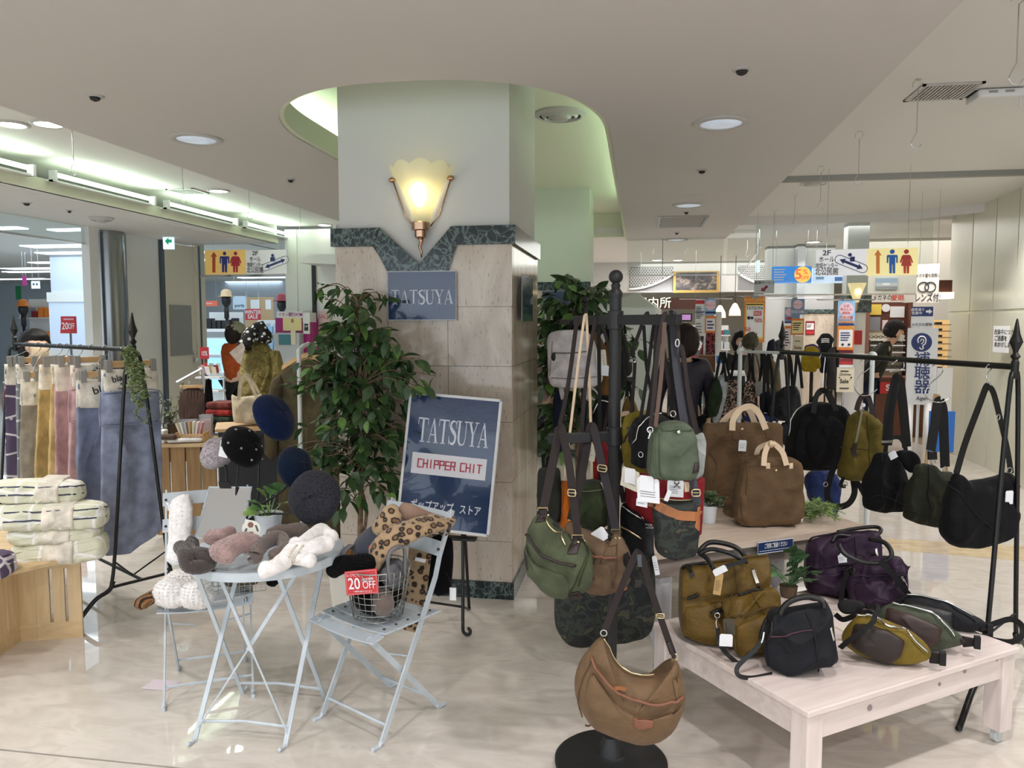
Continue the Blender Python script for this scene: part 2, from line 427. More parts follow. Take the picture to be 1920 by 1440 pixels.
# materials in use
MK={}
MK['black_cord']=mat('black cord',(22,21,22),.8)
MK['ink']=mat('ink',(38,38,44),.7)
MK['white_card']=mat('white card',(236,238,242),.55)
MK['cream_card']=mat('cream card',(226,220,200),.6)
MK['kraft_card']=mat('kraft card',(196,160,104),.7)
MK['silver']=mat('polished steel',(205,205,202),.2,1)
MK['brass']=mat('brass',(205,188,146),.28,1)
MK['black_metal']=mat('black iron',(14,15,16),.42,bp=(180,.12))
MK['white_metal']=mat('white painted steel',(196,206,213),.4,nz=(8,.05))
MK['white_pipe']=mat('white pipe',(218,223,222),.35)
MK['dk_leather']=mat('dark brown leather',(36,25,23),.5,bp=(160,.3,.003),nz=(9,.15))
MK['blk_leather']=mat('black leather',(9,9,10),.42,bp=(170,.3,.003))
MK['tan_leather']=mat('tan leather',(150,94,52),.5,bp=(160,.25,.003),nz=(8,.12))
MK['brn_web']=mat('brown webbing',(34,24,23),.8,bp=(500,.3,.002))
MK['plum_web']=mat('plum grey webbing',(40,33,37),.8,bp=(500,.3,.002))
MK['blk_web']=mat('black webbing',(10,10,11),.85,bp=(500,.3,.002))
MK['nat_web']=mat('natural webbing',(222,198,168),.8,bp=(420,.3,.002))
def f_pillar(n,l,b):
 cv=coords(n,l,(1,1,.28))
 t=tex(n,l,'Noise',cv,Scale=5,Detail=7,Distortion=1.2)
 c=ramp(n,l,t.outputs[0],[(.3,(176,162,146)),(.5,(198,184,168)),(.62,(208,196,181)),(.75,(184,164,143))])
 t2=tex(n,l,'Noise',coords(n,l,(1,1,.3)),Scale=90,Detail=3)
 mx=n.new('ShaderNodeMix');mx.data_type='RGBA';mx.blend_type='MULTIPLY';mx.inputs[0].default_value=.55
 l.new(c,mx.inputs[6]);l.new(ramp(n,l,t2.outputs[0],[(.28,(120,112,104)),(.4,(255,255,255))]),mx.inputs[7])
 l.new(mx.outputs[2],b.inputs['Base Color'])
MK['pillar']=patmat('polished beige marble',f_pillar,.12)
def f_green(n,l,b):
 cv=coords(n,l)
 t=tex(n,l,'Noise',cv,Scale=9,Detail=9,Distortion=2.5)
 v=tex(n,l,'Voronoi',cv,Scale=16,feature='DISTANCE_TO_EDGE')
 c=ramp(n,l,t.outputs[0],[(.35,(24,34,36)),(.5,(38,52,54)),(.56,(108,124,120)),(.6,(36,50,52)),(.8,(20,30,32))])
 mx=n.new('ShaderNodeMix');mx.data_type='RGBA';l.new(ramp(n,l,v.outputs['Distance'],[(0,(255,255,255)),(.025,(0,0,0))]),mx.inputs[0])
 l.new(c,mx.inputs[6]);mx.inputs[7].default_value=lin((120,138,134));l.new(mx.outputs[2],b.inputs['Base Color'])
MK['green_marble']=patmat('polished dark green marble',f_green,.15)
def f_floor(n,l,b):
 cv=coords(n,l,(1,1,1),rot=(0,0,.5))
 w=tex(n,l,'Noise',cv,Scale=1.6,Detail=5,Distortion=.7)
 v=tex(n,l,'Noise',coords(n,l,(1,2.2,1),rot=(0,0,-.7)),Scale=4.2,Detail=8,Distortion=.9)
 mx=n.new('ShaderNodeMix');mx.inputs[0].default_value=.5;l.new(w.outputs[0],mx.inputs[2]);l.new(v.outputs[0],mx.inputs[3])
 c=ramp(n,l,mx.outputs[0],[(.34,(198,190,180)),(.45,(210,203,193)),(.51,(218,211,202)),(.57,(207,199,189)),(.68,(220,214,206))])
 l.new(c,b.inputs['Base Color'])
 l.new(ramp(n,l,v.outputs[0],[(.3,(28,28,28)),(.7,(58,58,58))]),b.inputs['Roughness'])
MK['floor']=patmat('polished pale floor',f_floor,.16)
MK['floor_gap']=mat('floor joint',(64,62,58),.7)
def f_inlay(n,l,b):
 t=tex(n,l,'Noise',coords(n,l,(1,2,1)),Scale=9,Detail=6)
 l.new(ramp(n,l,t.outputs[0],[(.3,(196,172,132)),(.7,(226,206,168))]),b.inputs['Base Color'])
MK['inlay']=patmat('ochre floor inlay',f_inlay,.2)
MK['inlay2']=mat('brown floor inlay',(170,150,128),.2,nz=(10,.1))
MK['ceiling']=mat('ceiling paint',(226,224,220),.75)
MK['soffit']=mat('soffit paint',(206,202,198),.75)
MK['cove']=mat('cove paint',(226,230,206),.75)
MK['white_wall']=mat('white wall paint',(226,226,222),.7)
MK['cream_wall']=mat('cream door paint',(228,220,198),.55)
MK['hoard']=mat('cream laminate panel',(214,214,196),.3,nz=(1.2,.02))
MK['hoard_gap']=mat('panel joint tape',(222,220,200),.35)
MK['grey_panel']=mat('grey metal panel',(150,148,142),.5)
MK['wood']=None
def wood(name,a,c,sc=(1,12,12),r=.5,rot=(0,0,0)):
 def f(n,l,b):
  t=tex(n,l,'Noise',coords(n,l,sc,rot=rot),Scale=3.2,Detail=6,Distortion=.5)
  l.new(ramp(n,l,t.outputs[0],[(.3,a),(.7,c)]),b.inputs['Base Color']);bump(n,l,t.outputs[0],.12,b,.004)
 return patmat(name,f,r)
MK['maple_v']=wood('pale plywood upright',(205,176,132),(226,200,158),(9,9,.9))
MK['maple_h']=wood('pale plywood board',(202,172,128),(222,196,152),(1.2,9,9))
MK['crate_v']=wood('brown crate wood',(150,116,74),(178,142,96),(9,9,.9))
MK['white_wood']=wood('whitewashed wood',(214,200,194),(232,220,214),(1.2,9,9),.45)
MK['grey_wood']=wood('greyed wood',(128,118,112),(158,148,140),(1.2,10,10),.5)
MK['oak_top']=wood('washed oak top',(196,178,160),(216,200,184),(1.4,10,10),.45)
MK['hanger_wood']=wood('beech hanger',(196,158,110),(214,178,130),(2,14,14))
MK['grey_wash']=wood('grey washed turned wood',(160,160,164),(188,188,190),(8,8,1.2),.5)
def f_glass(n,l,b):
 tr=n.new('ShaderNodeBsdfTransparent');gl=n.new('ShaderNodeBsdfGlossy');gl.inputs['Roughness'].default_value=0
 tr.inputs[0].default_value=(.93,.96,.95,1)
 fr=n.new('ShaderNodeLayerWeight');fr.inputs[0].default_value=.5;pw=n.new('ShaderNodeMath');pw.operation='POWER';pw.inputs[1].default_value=4.5
 l.new(fr.outputs['Facing'],pw.inputs[0]);ad=n.new('ShaderNodeMath');ad.operation='MULTIPLY_ADD';ad.inputs[1].default_value=.8;ad.inputs[2].default_value=.045;l.new(pw.outputs[0],ad.inputs[0])
 mx=n.new('ShaderNodeMixShader');l.new(ad.outputs[0],mx.inputs[0]);l.new(tr.outputs[0],mx.inputs[1]);l.new(gl.outputs[0],mx.inputs[2])
 l.new(mx.outputs[0],n['Material Output'].inputs[0])
MK['glass']=patmat('clear sheet glass',f_glass)
MK['mirror']=mat('mirror glass',(225,230,235),.02,1)
MK['steel']=mat('brushed stainless steel',(150,153,156),.22,1)
MK['chrome']=mat('chrome',(215,218,220),.12,1)
MK['tube']=mat('fluorescent tube',(232,255,230),.4,em=4)
MK['lampon']=mat('lit downlight',(255,250,240),.4,em=8)
MK['lampdim']=mat('faint downlight lens',(196,206,220),.25,em=.3)
MK['panelon']=mat('lit ceiling panel',(222,240,255),.4,em=2.6)
MK['trimring']=mat('downlight ring',(188,186,182),.4)
MK['dark_hole']=mat('dark recess',(40,40,40),.7)
MK['wht_plastic']=mat('white plastic',(220,222,220),.4)
# floor
b=B().box(-24,9,-6,26,-.3,-.012);fl=struct('floor',b,MK['floor_gap'])
ys=[-6,-.5,1.46,2.428,3.395,4.36,5.32,6.28,7.24,8.2,9.16,26]
for a,c in zip(ys[:-1],ys[1:]):
 struct('floor_strip',B().box(-24,9,a+(.005 if a==2.428 else.0012),c-(.005 if c==2.428 else.0012),-.011,0),MK['floor'],fl)
p=[atZ(*q,0)for q in((1660,1010),(1920,1024),(1920,1052),(1660,1030))]
struct('floor_inlay',B().slab([(q.x,q.y)for q in(p[3],p[2],p[1],p[0])],-.002,.0015),MK['inlay'],fl)
p=[atZ(*q,0)for q in((1700,785),(1835,838),(1850,872),(1690,822))]
struct('floor_inlay',B().slab([(q.x,q.y)for q in(p[3],p[2],p[1],p[0])],-.002,.0015),MK['inlay2'],fl)
p=[atZ(*q,0)for q in((1500,742),(1560,745),(1500,765),(1440,760))]
struct('floor_inlay',B().slab([(q.x,q.y)for q in(p[3],p[2],p[1],p[0])],-.002,.0015),MK['inlay'],fl)
# ceiling
ZS,ZU,ZL,ZR,ZB=2.8,3.2,2.95,3.0,2.9
XL,XR=-3.46,1.14
ce=struct('ceiling',B().box(-3.6,1.3,-6,11.5,ZU,ZU+.1),MK['cove'])
xa,xb,yc,ya=-2.21,-.2,4.95,3.765
xm,rx,ry=(xa+xb)/2,(xb-xa)/2,yc-ya
arc=[(xm+rx*math.copysign(abs(cos(t))**.8,cos(t)),yc-ry*abs(sin(t))**.9)for t in[pi*k/40 for k in range(41)]]
b=B()
for k in range(40):
 x0,x1=arc[k+1],arc[k]
 b.box(x0[0],x1[0],-6,-5.9,ZS,ZS+.02)if 0 else b.slab([(x0[0],-6),(x1[0],-6),(x1[0],x1[1]),(x0[0],x0[1])],ZS,ZS+.1)
b.box(XL,xa,-6,11.3,ZS,ZS+.1);b.box(xb,XR,-6,11.3,ZS,ZS+.1)
soff=struct('ceiling_soffit',b,MK['soffit'])
lip=[(xb,11.3)]+arc+[(xa,11.3)]
b=B()
for(x0,y0),(x1,y1)in zip(lip[:-1],lip[1:]):
 d=V((x1-x0,y1-y0,0)).normalized();nn=V((d.y,-d.x,0))*.03
 b.slab([(x0,y0),(x0+nn.x,y0+nn.y),(x1+nn.x,y1+nn.y),(x1,y1)][::-1],ZS+.01,ZS+.16)
struct('ceiling_lip',b,MK['cove'],soff)
struct('ceiling_edge',B().box(XL-.03,XL,-6,11.3,ZS,ZU).box(XR,XR+.03,-6,11.3,ZS,ZU).box(XL,xa,11.3,11.33,ZS,ZU).box(xb,XR,11.3,11.33,ZS,ZU),MK['soffit'],soff)
struct('ceiling_panel',B().box(-6.3,XL-.03,-6,11.4,ZL,ZL+.1),MK['ceiling'])
struct('ceiling_panel',B().box(XR+.03,9,-6,7.75,ZR,ZR+.1).box(XR+.03,9,7.8,10.4,ZR-.03,ZR+.1),MK['ceiling'])
struct('ceiling_panel',B().box(-6.3,9,11.33,26,ZB,ZB+.1).box(XR+.03,9,10.4,11.33,ZB,ZB+.1),MK['ceiling'])
struct('ceiling_panel',B().box(-6.25,-4.9,-6,9.9,2.7,2.73),MK['ceiling'])
struct('trim_11',B().box(-3.6,1.3,11.34,11.4,2.86,ZU),MK['cove'])
struct('trim_1',B().box(-4.93,-4.87,-6,9.9,2.7,2.8),MK['cove'])
struct('trim_2',B().box(-6.25,-4.9,9.88,9.93,2.7,2.95),MK['ceiling'])
struct('ceiling_panel',B().box(-24,-6.25,-6,26,2.9,3.0),MK['white_wall'])
struct('trim_3',B().box(XR+.03,9,7.74,7.81,ZR-.05,ZR+.01),mat('grey trim',(150,150,144),.6))
b=B();pts=[(1.17,10.35),(2.2,10.4),(2.9,10.25),(3.4,10.0),(3.85,9.6)]
b.ribbon([V((x,y,ZR-.06))for x,y in pts],.14,.03,side=(0,0,1));struct('trim_4',b,MK['ceiling'])
def tube_light(x,y0,y1,z,label,n=0):
 t=thing('fluorescent_tube',label,'ceiling light',(x,(y0+y1)/2,z),group='fluorescent tubes in the coves')
 h=(y1-y0)/2
 obj('bracket',B().box(-.07,.01,-h,h,-.06,-.045),MK['wht_plastic'],t)
 obj('tube',B().tube([(0,-h+.03,0),(0,h-.03,0)],.019,10),MK['tube'],t,smooth=True)
 for a in(-h,h-.03):obj('socket',B().box(-.03,.03,a,a+.03,-.06,.03),MK['wht_plastic'],t)
tl=[(-1.2,1.0),(1.1,3.3),(3.4,5.55),(5.75,7.1),(7.3,8.7),(8.9,10.3)]
for i,(a,c)in enumerate(tl):
 if c>3:tube_light(-4.81,a,c,2.84,['','white fluorescent tube in the left cove, cut by the frame edge','long bright fluorescent tube in the left cove nearest the camera','dim middle fluorescent tube in the left cove','bright third fluorescent tube along the left cove','farthest fluorescent tube of the left cove near the pillar'][i])
 light('cove_light','AREA',(-4.72,(a+c)/2,2.83),3,GRN,.08,(0,R(205),0),sy=c-a)
light('slot_light','AREA',(-2.5,7.4,2.95),17,GRN,.1,(0,R(180),0),sy=5)
light('slot_light','AREA',(.1,7.4,2.95),17,GRN,.1,(0,R(180),0),sy=5)
light('slot_light','AREA',(-1.2,3.5,2.95),2.5,GRN,1.6,(0,R(180),0),sy=.15)
def downlight(px,py,z,r,on,label,power=0,spot=120):
 p=atZ(px,py,z)
 t=thing('downlight',label,'ceiling light',p,group='round ceiling downlights')
 obj('ring',B().lathe([(r*1.32,0),(r*1.32,-.008),(r*1.2,-.014),(r,-.012),(r*.96,.0),(r,.002)],28),MK['trimring'],t,smooth='auto')
 obj('lens',B().lathe([(r*.97,-.004),(r*.97,-.008),(r*.5,-.018),(.005,-.021)],28),MK['lampon']if on else MK['lampdim'],t,smooth=True)
 if power:light('downlight_beam','SPOT',(p.x,p.y,z-.05),power,WARM,.07,spot=spot)
NE=['nearest','second nearest','third nearest','farthest']
for px,py,on,lb in((1352,230,0,'large faint downlight in the soffit upper right, by the smoke sensor'),(1291,384,0,'faint downlight in the soffit above the grey hatch'),(1268,449,0,'faint downlight at the soffit end beyond the grey hatch'),(368,260,0,'faint downlight in the soffit left of the pillar')):
 downlight(px,py,ZS,.125,on,lb)
for px,py,lb,pw in((22,232,'bright downlight in the left ceiling at the frame edge',55),(90,231,'bright downlight half hidden by the soffit edge, left',40),(410,357,'bright downlight in the left ceiling by the dark vent',55),(608,421,'small far downlight in the left ceiling beside the pillar',0)):
 downlight(px,py,ZL,.085,1,lb,pw)
for px,py,lb,pw in((1765,332,'bright downlight in the right ceiling, left of two side by side',60),(1843,330,'bright downlight in the right ceiling, right of two side by side',60)):
 downlight(px,py,ZR,.085,1,lb,pw)
for px,py,lb in((1605,411,'far bright downlight above the floor guide sign, upper left of a pair'),(1657,410,'far bright downlight above the toilet sign, upper right of a pair')):
 downlight(px,py,ZR-.03,.08,1,lb,30)
for px,py,lb in((1232,487,'small far downlight left above the framed painting'),(1271,487,'small far downlight straight above the framed painting'),(1226,505,'small far downlight just over the lattice'),(1525,453,'far downlight near the blue discount banner'),(1757,466,'bluish far downlight by the cream hoarding')):
 downlight(px,py,ZB,.1,1,lb,45)
for x,y,z,pw in((.5,1.45,2.78,70),(-2.9,1.8,2.78,50),(2.3,.3,2.98,95),(2.3,2.6,2.98,95),(2.9,4.4,2.98,66),(-4.1,.4,2.92,55),(-4.1,2.6,2.92,50),(-1.2,.5,2.78,85),(-.6,-1.6,2.78,130),(1.4,-1.6,2.98,60),(-4.0,-1.8,2.9,60),(-4.15,6.4,2.9,50),(2.9,5.8,2.9,50),(-1.2,10.0,3.1,40)):
 light('downlight_beam','SPOT',(x,y,z),pw,WARM,.07,spot=135)
def sensor(px,py,z,r,label,name='smoke_sensor',cat='sensor'):
 p=atZ(px,py,z)
 t=thing(name,label,cat,p,group='small sensors set into the ceiling')
 obj('ring',B().lathe([(r*1.5,0),(r*1.5,-.006),(r,-.009),(r*.9,.001)],18),MK['trimring'],t,smooth='auto')
 obj('body',B().lathe([(r*.85,0),(r*.8,-.02),(r*.3,-.028),(.003,-.029)],14),MK['dark_hole'],t,smooth='auto')
for px,py,r,lb in((178,180,.03,'small round sensor in the soffit, upper left'),(545,336,.025,'small round sensor in the soffit left of the pillar'),(1391,130,.03,'small round sensor in the soffit, upper right'),(1316,319,.03,'small sensor in the soffit between the two right downlights'),(1287,397,.025,'small sensor in the soffit just above the grey hatch'),(1269,436,.025,'small sensor in the soffit just below the grey hatch')):
 sensor(px,py,ZS,r,lb)
sensor(1810,388,ZR-.03,.03,'small sensor in the right ceiling near the hoarding');sensor(50,380,2.7,.03,'small sensor in the low left soffit')
sensor(130,394,2.7,.02,'tiny sensor in the low left soffit beside the first')
def hatch(px0,py0,px1,py1,z,label):
 a,c=atZ(px0,py1,z),atZ(px1,py0,z);w,d=c.x-a.x,c.y-a.y
 t=thing('access_hatch',label,'hatch',((a.x+c.x)/2,(a.y+c.y)/2,z-.001))
 obj('rim',B().box(-w/2,w/2,-d/2,-d/2+.03,-.008,.0).box(-w/2,w/2,d/2-.03,d/2,-.008,0).box(-w/2,-w/2+.03,-d/2,d/2,-.008,0).box(w/2-.03,w/2,-d/2,d/2,-.008,0),MK['chrome'],t)
 obj('cover',B().box(-w/2+.034,w/2-.034,-d/2+.034,d/2-.034,-.005,0),MK['grey_panel'],t)
hatch(1231,404,1330,426,ZS,'grey square access hatch in the soffit')
def diffuser(px,py,z,r,label):
 t=thing('air_diffuser',label,'vent',atZ(px,py,z),group='round air diffusers')
 for k,(a,c)in enumerate(((1,.82),(.74,.6),(.5,.38))):
  obj('ring',B().lathe([(r*a,0),(r*a,-.012),(r*c,-.03-.008*k),(r*(c-.04),-.02),(r*(a-.1),0)],32),MK['trimring'],t,smooth='auto')
 obj('core',B().lathe([(r*.95,-.001),(.01,-.003)],24),MK['dark_hole'],t);obj('plate',B().lathe([(r*.4,-.03),(r*.3,-.05),(.01,-.055)],24),MK['trimring'],t,smooth=True)
diffuser(1050,213,ZU,.2,'round white air diffuser in the slot beside the pillar');diffuser(1525,338,ZR,.2,'round white air diffuser in the right ceiling')
diffuser(190,408,2.7,.12,'small round diffuser in the low left soffit')
def grille(px,py,z,w,d,label,n=12):
 t=thing('vent_grille',label,'vent',atZ(px,py,z))
 obj('frame',B().box(-w/2,w/2,-d/2,-d/2+.02,-.01,0).box(-w/2,w/2,d/2-.02,d/2,-.01,0).box(-w/2,-w/2+.02,-d/2,d/2,-.01,0).box(w/2-.02,w/2,-d/2,d/2,-.01,0),MK['trimring'],t)
 obj('recess',B().box(-w/2,w/2,-d/2,d/2,-.002,-.001),MK['dark_hole'],t)
 for k in range(n):
  x=-w/2+.03+(w-.06)*k/(n-1);obj('slat',B().box(x-.006,x+.006,-d/2+.02,d/2-.02,-.009,-.003),MK['trimring'],t)
grille(1768,171,ZR,.34,.34,'square ceiling vent with dark slats, upper right',14)
grille(352,358,ZL,.3,.3,'small dark ceiling vent over the left cove',8)
t=thing('access_point','white wireless access point under the right ceiling','router',atZ(1866,172,ZR))
obj('body',B().cbox((0,0,-.03),(.26,.2,.05)),MK['wht_plastic'],t,bevel=.015);obj('bracket',B().cbox((0,.02,-.002),(.3,.14,.008)),MK['dark_hole'],t)
for dx in(-.05,.04):obj('label_plate',B().cbox((dx,-.1005,-.025),(.05,.002,.014)),MK['grey_panel'],t)
obj('antenna',B().box(.1,.108,-.09,-.082,-.12,-.05).box(.125,.133,-.09,-.082,-.11,-.05),MK['wht_plastic'],t)
struct('trim_5',B().box(-.25,.1,6.75,6.95,ZU-.006,ZU),MK['ceiling'])
def hook(px,py,z,ln,label):
 p=atZ(px,py,z)
 t=thing('ceiling_hook',label,'hook',p,group='wire hooks under the ceiling')
 obj('clip',B().tube([(-.03,0,-.045),(-.028,0,-.02),(-.01,0,-.005),(.012,0,-.006),(.025,0,-.022),(.018,0,-.045),(0,0,-.06)],.0028,6).cbox((0,0,-.004),(.03,.012,.008)),MK['chrome'],t,smooth='auto')
 r=.028
 obj('wire',B().tube([(0,0,-.058),(.002,0,-ln+.06),(-.012,0,-ln+.035)]+[(r*cos(a)*1.0+.003,0,-ln+r*sin(a))for a in[R(150+24*k)for k in range(9)]],.0028,6),MK['chrome'],t,smooth=True)
OR=['second','third','fourth','fifth','sixth','seventh','eighth','ninth']
for i,(px,py)in enumerate(((1912,-20),(1722,148),(1612,246),(1540,311),(1491,356),(1453,388),(1425,410),(1402,432))):
 hook(px,py,ZR,.36,'long wire hook at the top right corner, nearest the camera' if i==0 else OR[i-1]+' wire hook from the camera in the right ceiling row')
for i,(px,py)in enumerate(((134,236),(341,310),(466,350),(562,388))):
 hook(px,py-14,ZL,.34,['nearest','second','third','farthest'][i]+' wire hook hanging over the left cove')
 # pillar with marble cladding and the sconce
PX0,PX1,PY0,PY1=-1.765,-.715,4.31,5.4
pl_=struct('pillar',B().box(PX0+.02,PX1-.02,PY0+.02,PY1-.02,0,ZU),mat('pillar paint',(198,198,195),.7))
def tiles(zs,xs,y,parent,axis='x',thick=.03,mt=None,clip=None):
 for i in range(len(zs)-1):
  for j in range(len(xs)-1):
   a,c,z0,z1=xs[j]+.0012,xs[j+1]-.0012,zs[i]+.0012,zs[i+1]-.0012
   bb=B().box(a,c,y,y+thick,z0,z1)if axis=='x' else B().box(y-thick,y,a,c,z0,z1)
   struct('tile',bb,mt or MK['pillar'],parent)
zs=[.1,.34,.69,1.04,1.36,1.70,2.045]
tiles(zs[:-1],[PX0,-1.45,-1.09,PX1-.001],PY0,pl_);tiles(zs[:-1],[PY0+.03,4.66,5.03,PY1],PX1,pl_,'y')
tiles(zs[:-1],[PY0+.03,4.66,5.03,PY1],PX0+.03,pl_,'y')
zt,zb=2.155,2.05
cx=-1.255
poly=[(PX0,1.701),(-1.45,1.701),(-1.45,1.9),(-1.63+.12,zb)]
struct('tile',B().prism([(PX0,1.7012),(cx-.13,1.7012),(cx-.13,1.83),(-1.535,zb),(PX0,zb)],PY0,PY0+.03),MK['pillar'],pl_)
struct('tile',B().prism([(cx+.13,1.7012),(PX1-.001,1.7012),(PX1-.001,zb),(-1.03,zb),(cx+.13,1.83)],PY0,PY0+.03),MK['pillar'],pl_)
struct('tile',B().prism([(cx-.128,1.7012),(cx+.128,1.7012),(cx+.128,1.83),(cx,1.86),(cx-.128,1.83)],PY0,PY0+.03),MK['pillar'],pl_)
tiles([1.7,zb],[PY0+.03,4.86,PY1],PX1,pl_,'y')
for name,poly in(('band_stone',[(PX0-.02,zb+.001),(-1.522,zb+.001),(-1.49,zt),(PX0-.02,zt)]),('band_stone',[(-1.52,zb+.001),(cx-.135,1.8),(cx-.002,1.8),(cx-.002,1.945),(-1.487,zt)]),('band_stone',[(cx+.002,1.8),(cx+.135,1.8),(-1.03,zb+.001),(-1.063,zt),(cx+.002,1.945)]),('band_stone',[(-1.028,zb+.001),(PX1+.02,zb+.001),(PX1+.02,zt),(-1.06,zt)])):
 struct(name,B().prism(poly,PY0-.02,PY0+.012),MK['green_marble'],pl_)
struct('band_stone',B().box(PX1-.01,PX1+.02,PY0+.013,PY1,zb,zt),MK['green_marble'],pl_)
struct('base_stone',B().box(PX0-.012,PX1+.012,PY0-.012,PY0+.02,0,.1).box(PX1-.02,PX1+.012,PY0+.02,PY1,0,.1),MK['green_marble'],pl_)
p2=struct('pillar',B().box(-1.5,-.6,9.15,10.0,0,ZU),mat('pale green paint',(206,214,200),.7))
struct('band_stone',B().box(-1.52,-.58,9.13,10.02,2.0,2.1),MK['green_marble'],p2);struct('base_stone',B().box(-1.52,-.58,9.13,10.02,0,.1),MK['green_marble'],p2)
struct('tile',B().box(-1.51,-.59,9.14,10.01,.1,2.0),MK['pillar'],p2)
tg=obj('poster',B().box(-1.15,-.78,9.115,9.12,1.78,1.99),mat('dark blue poster',(60,76,104),.2));tag(tg,'dark blue poster on the far pillar behind the ficus','poster')
pc=atY(792,400,PY0+.02)
scn=thing('wall_sconce','shell shaped frosted glass wall lamp glowing on the pillar','lamp',(pc.x,PY0+.02,0))
def f_shade(n,l,b):
 l.nodes if 0 else None
 tr=n.new('ShaderNodeBsdfTranslucent');tr.inputs[0].default_value=lin((250,248,226));df=n.new('ShaderNodeBsdfPrincipled');df.inputs['Base Color'].default_value=lin((226,224,196));df.inputs['Roughness'].default_value=.35
 mx=n.new('ShaderNodeMixShader');mx.inputs[0].default_value=.6;l.new(tr.outputs[0],mx.inputs[1]);l.new(df.outputs[0],mx.inputs[2])
 t2=n.new('ShaderNodeBsdfTransparent');m2=n.new('ShaderNodeMixShader');m2.inputs[0].default_value=.12;l.new(mx.outputs[0],m2.inputs[1]);l.new(t2.outputs[0],m2.inputs[2])
 l.new(m2.outputs[0],n['Material Output'].inputs[0])
shade_m=patmat('frosted yellow glass',f_shade)
def shade_pt(u,v):
 a=pi*(u*1.0);r=.045+.135*v**1.55;fl_=1+.035*abs(sin(a*4.5))*v
 z=2.175+.295*v+(.028*abs(sin(a*4.5))+.02*sin(a)if v>.99 else 0)
 return V((-r*fl_*cos(a),-r*.72*fl_*sin(a)-.012,z))
obj('glass_shade',B().grid(shade_pt,64,14),shade_m,scn,smooth=True)
def bulb_shape(b):b.lathe([(.004,2.27),(.022,2.275),(.026,2.31),(.036,2.345),(.036,2.37),(.024,2.39),(.004,2.4)],14,(0,-.065,0))
bb=B();bulb_shape(bb);obj('bulb',bb,mat('lit warm bulb',(255,232,165),.4,em=8),scn,smooth=True)
br=mat('pinkish brass',(186,150,122),.2,1)
obj('brass_cup',B().lathe([(.026,2.09),(.033,2.095),(.035,2.13),(.05,2.135),(.052,2.175),(.046,2.18)],24,(0,-.045,0)),br,scn,smooth='auto')
obj('brass_tail',B().tube([(0,-.045,2.095),(.004,-.045,2.07),(-.006,-.04,2.04),(.004,-.035,2.01),(.002,-.035,1.98)],[.02,.012,.009,.007,.003],10),br,scn,smooth=True)
for sx in(-1,1):obj('glass_clip',B().sph((sx*.172,-.02,2.425),(.022,.014,.016),10,6).tube([(sx*.17,-.01,2.42),(sx*.1,-.006,2.22),(sx*.05,-.01,2.16)],.004,6),br,scn,smooth=True)
light('sconce_bulb','POINT',(pc.x,PY0-.06,2.34),1.1,(1,.9,.66),.03)
# surroundings: walls, shops, signs
def pth(name,label,cat,r,y,mt,th=.01,rz=0,hang=None,stand=None,board='board',group=None,parts=True):
 """a flat panel at the photograph's rectangle r=(x0,y0,x1,y1), standing at depth y"""
 p=Pl((r[0]+r[2])/2,(r[1]+r[3])/2,y,rz);t=thing(name,label,cat,p.o,rz,group)
 a,c=p.l(r[0],r[3]),p.l(r[2],r[1])
 obj(board,B().box(a.x,c.x,0,th,a.z,c.z),mt,t)
 if hang:
  for x in(a.x*.8,c.x*.8):obj('wire',B().tube([(x,th/2,c.z),(x,th/2,hang-p.o.z)],.0025,5),MK['chrome'],t)
 if stand:
  obj('stand',B().tube([(0,th+.02,c.z*.5),(0,th+.02,-p.o.z+.02)],.014,6).lathe([(.16,-p.o.z),(.16,-p.o.z+.012),(.02,-p.o.z+.02)],16,(0,th+.02,0)),MK['chrome']if stand==1 else stand,t)
 t['_w']=c.x-a.x
 return t,p
LAY={}
def lay(t,dy):
 LAY[t.name]=k=LAY.get(t.name,0)+1
 return dy if dy is not None else-.0012*k
def rect(t,p,r,mt,name='print',dy=None,th=.001):
 dy=lay(t,dy)
 a,c=p.l(r[0],r[3],dy),p.l(r[2],r[1],dy)
 return obj(name,B().box(a.x,c.x,dy-th,dy,a.z,c.z),mt,t)
def ptx(t,p,s,px,py,h,mt,ax='CENTER',sx=1,bold=0,dy=None,cjk=None,rot=0):
 dy=lay(t,dy)-.001
 cjk=any(ord(ch)>0x2000 for ch in s)if cjk is None else cjk
 q=p.l(px,py,dy);m=(p.l(px,py-h/2,dy)-p.l(px,py+h/2,dy)).length
 return txt(s,m/(.9 if cjk else.72),mt,t,q,(pi/2,rot,0),(.018 if bold else.004)*m*(.5 if cjk else 1),ax,sx)
def poly(t,p,pts,mt,name='print',dy=None,th=.001):
 dy=lay(t,dy)
 return obj(name,B().prism([(q.x,q.z)for q in[p.l(a,c,dy)for a,c in pts]],dy-th,dy),mt,t)
def circ(t,p,px,py,r,mt,name='print',dy=None,sx=1):
 dy=lay(t,dy)
 q=p.l(px,py,dy);return obj(name,B().disc((q.x,q.z),r*p.m(),dy-.001,dy,22,sx),mt,t)
CL={k:mat('colour '+k,v,.5)for k,v in dict(red=(196,44,48),white=(232,232,232),navy=(34,48,108),blue=(40,110,196),sky=(150,190,226),orange=(226,130,50),yellow=(238,208,90),pale=(238,222,160),pink=(216,160,168),purple=(160,40,120),black=(26,26,28),grey=(140,142,144),lgrey=(190,194,198),brown=(96,52,36),green=(40,130,80),cream=(226,216,190),maroon=(130,36,46),tan=(190,160,120),teal=(60,120,130)).items()}
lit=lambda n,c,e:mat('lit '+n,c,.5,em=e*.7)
WX=-6.2
yA,yB,yC,yD,yE=[atX(q,500,WX).y for q in(190,240,298,305,369)]
struct('wall_left',B().box(WX-.1,WX,yB-.02,yC,0,2.7),MK['white_wall'])
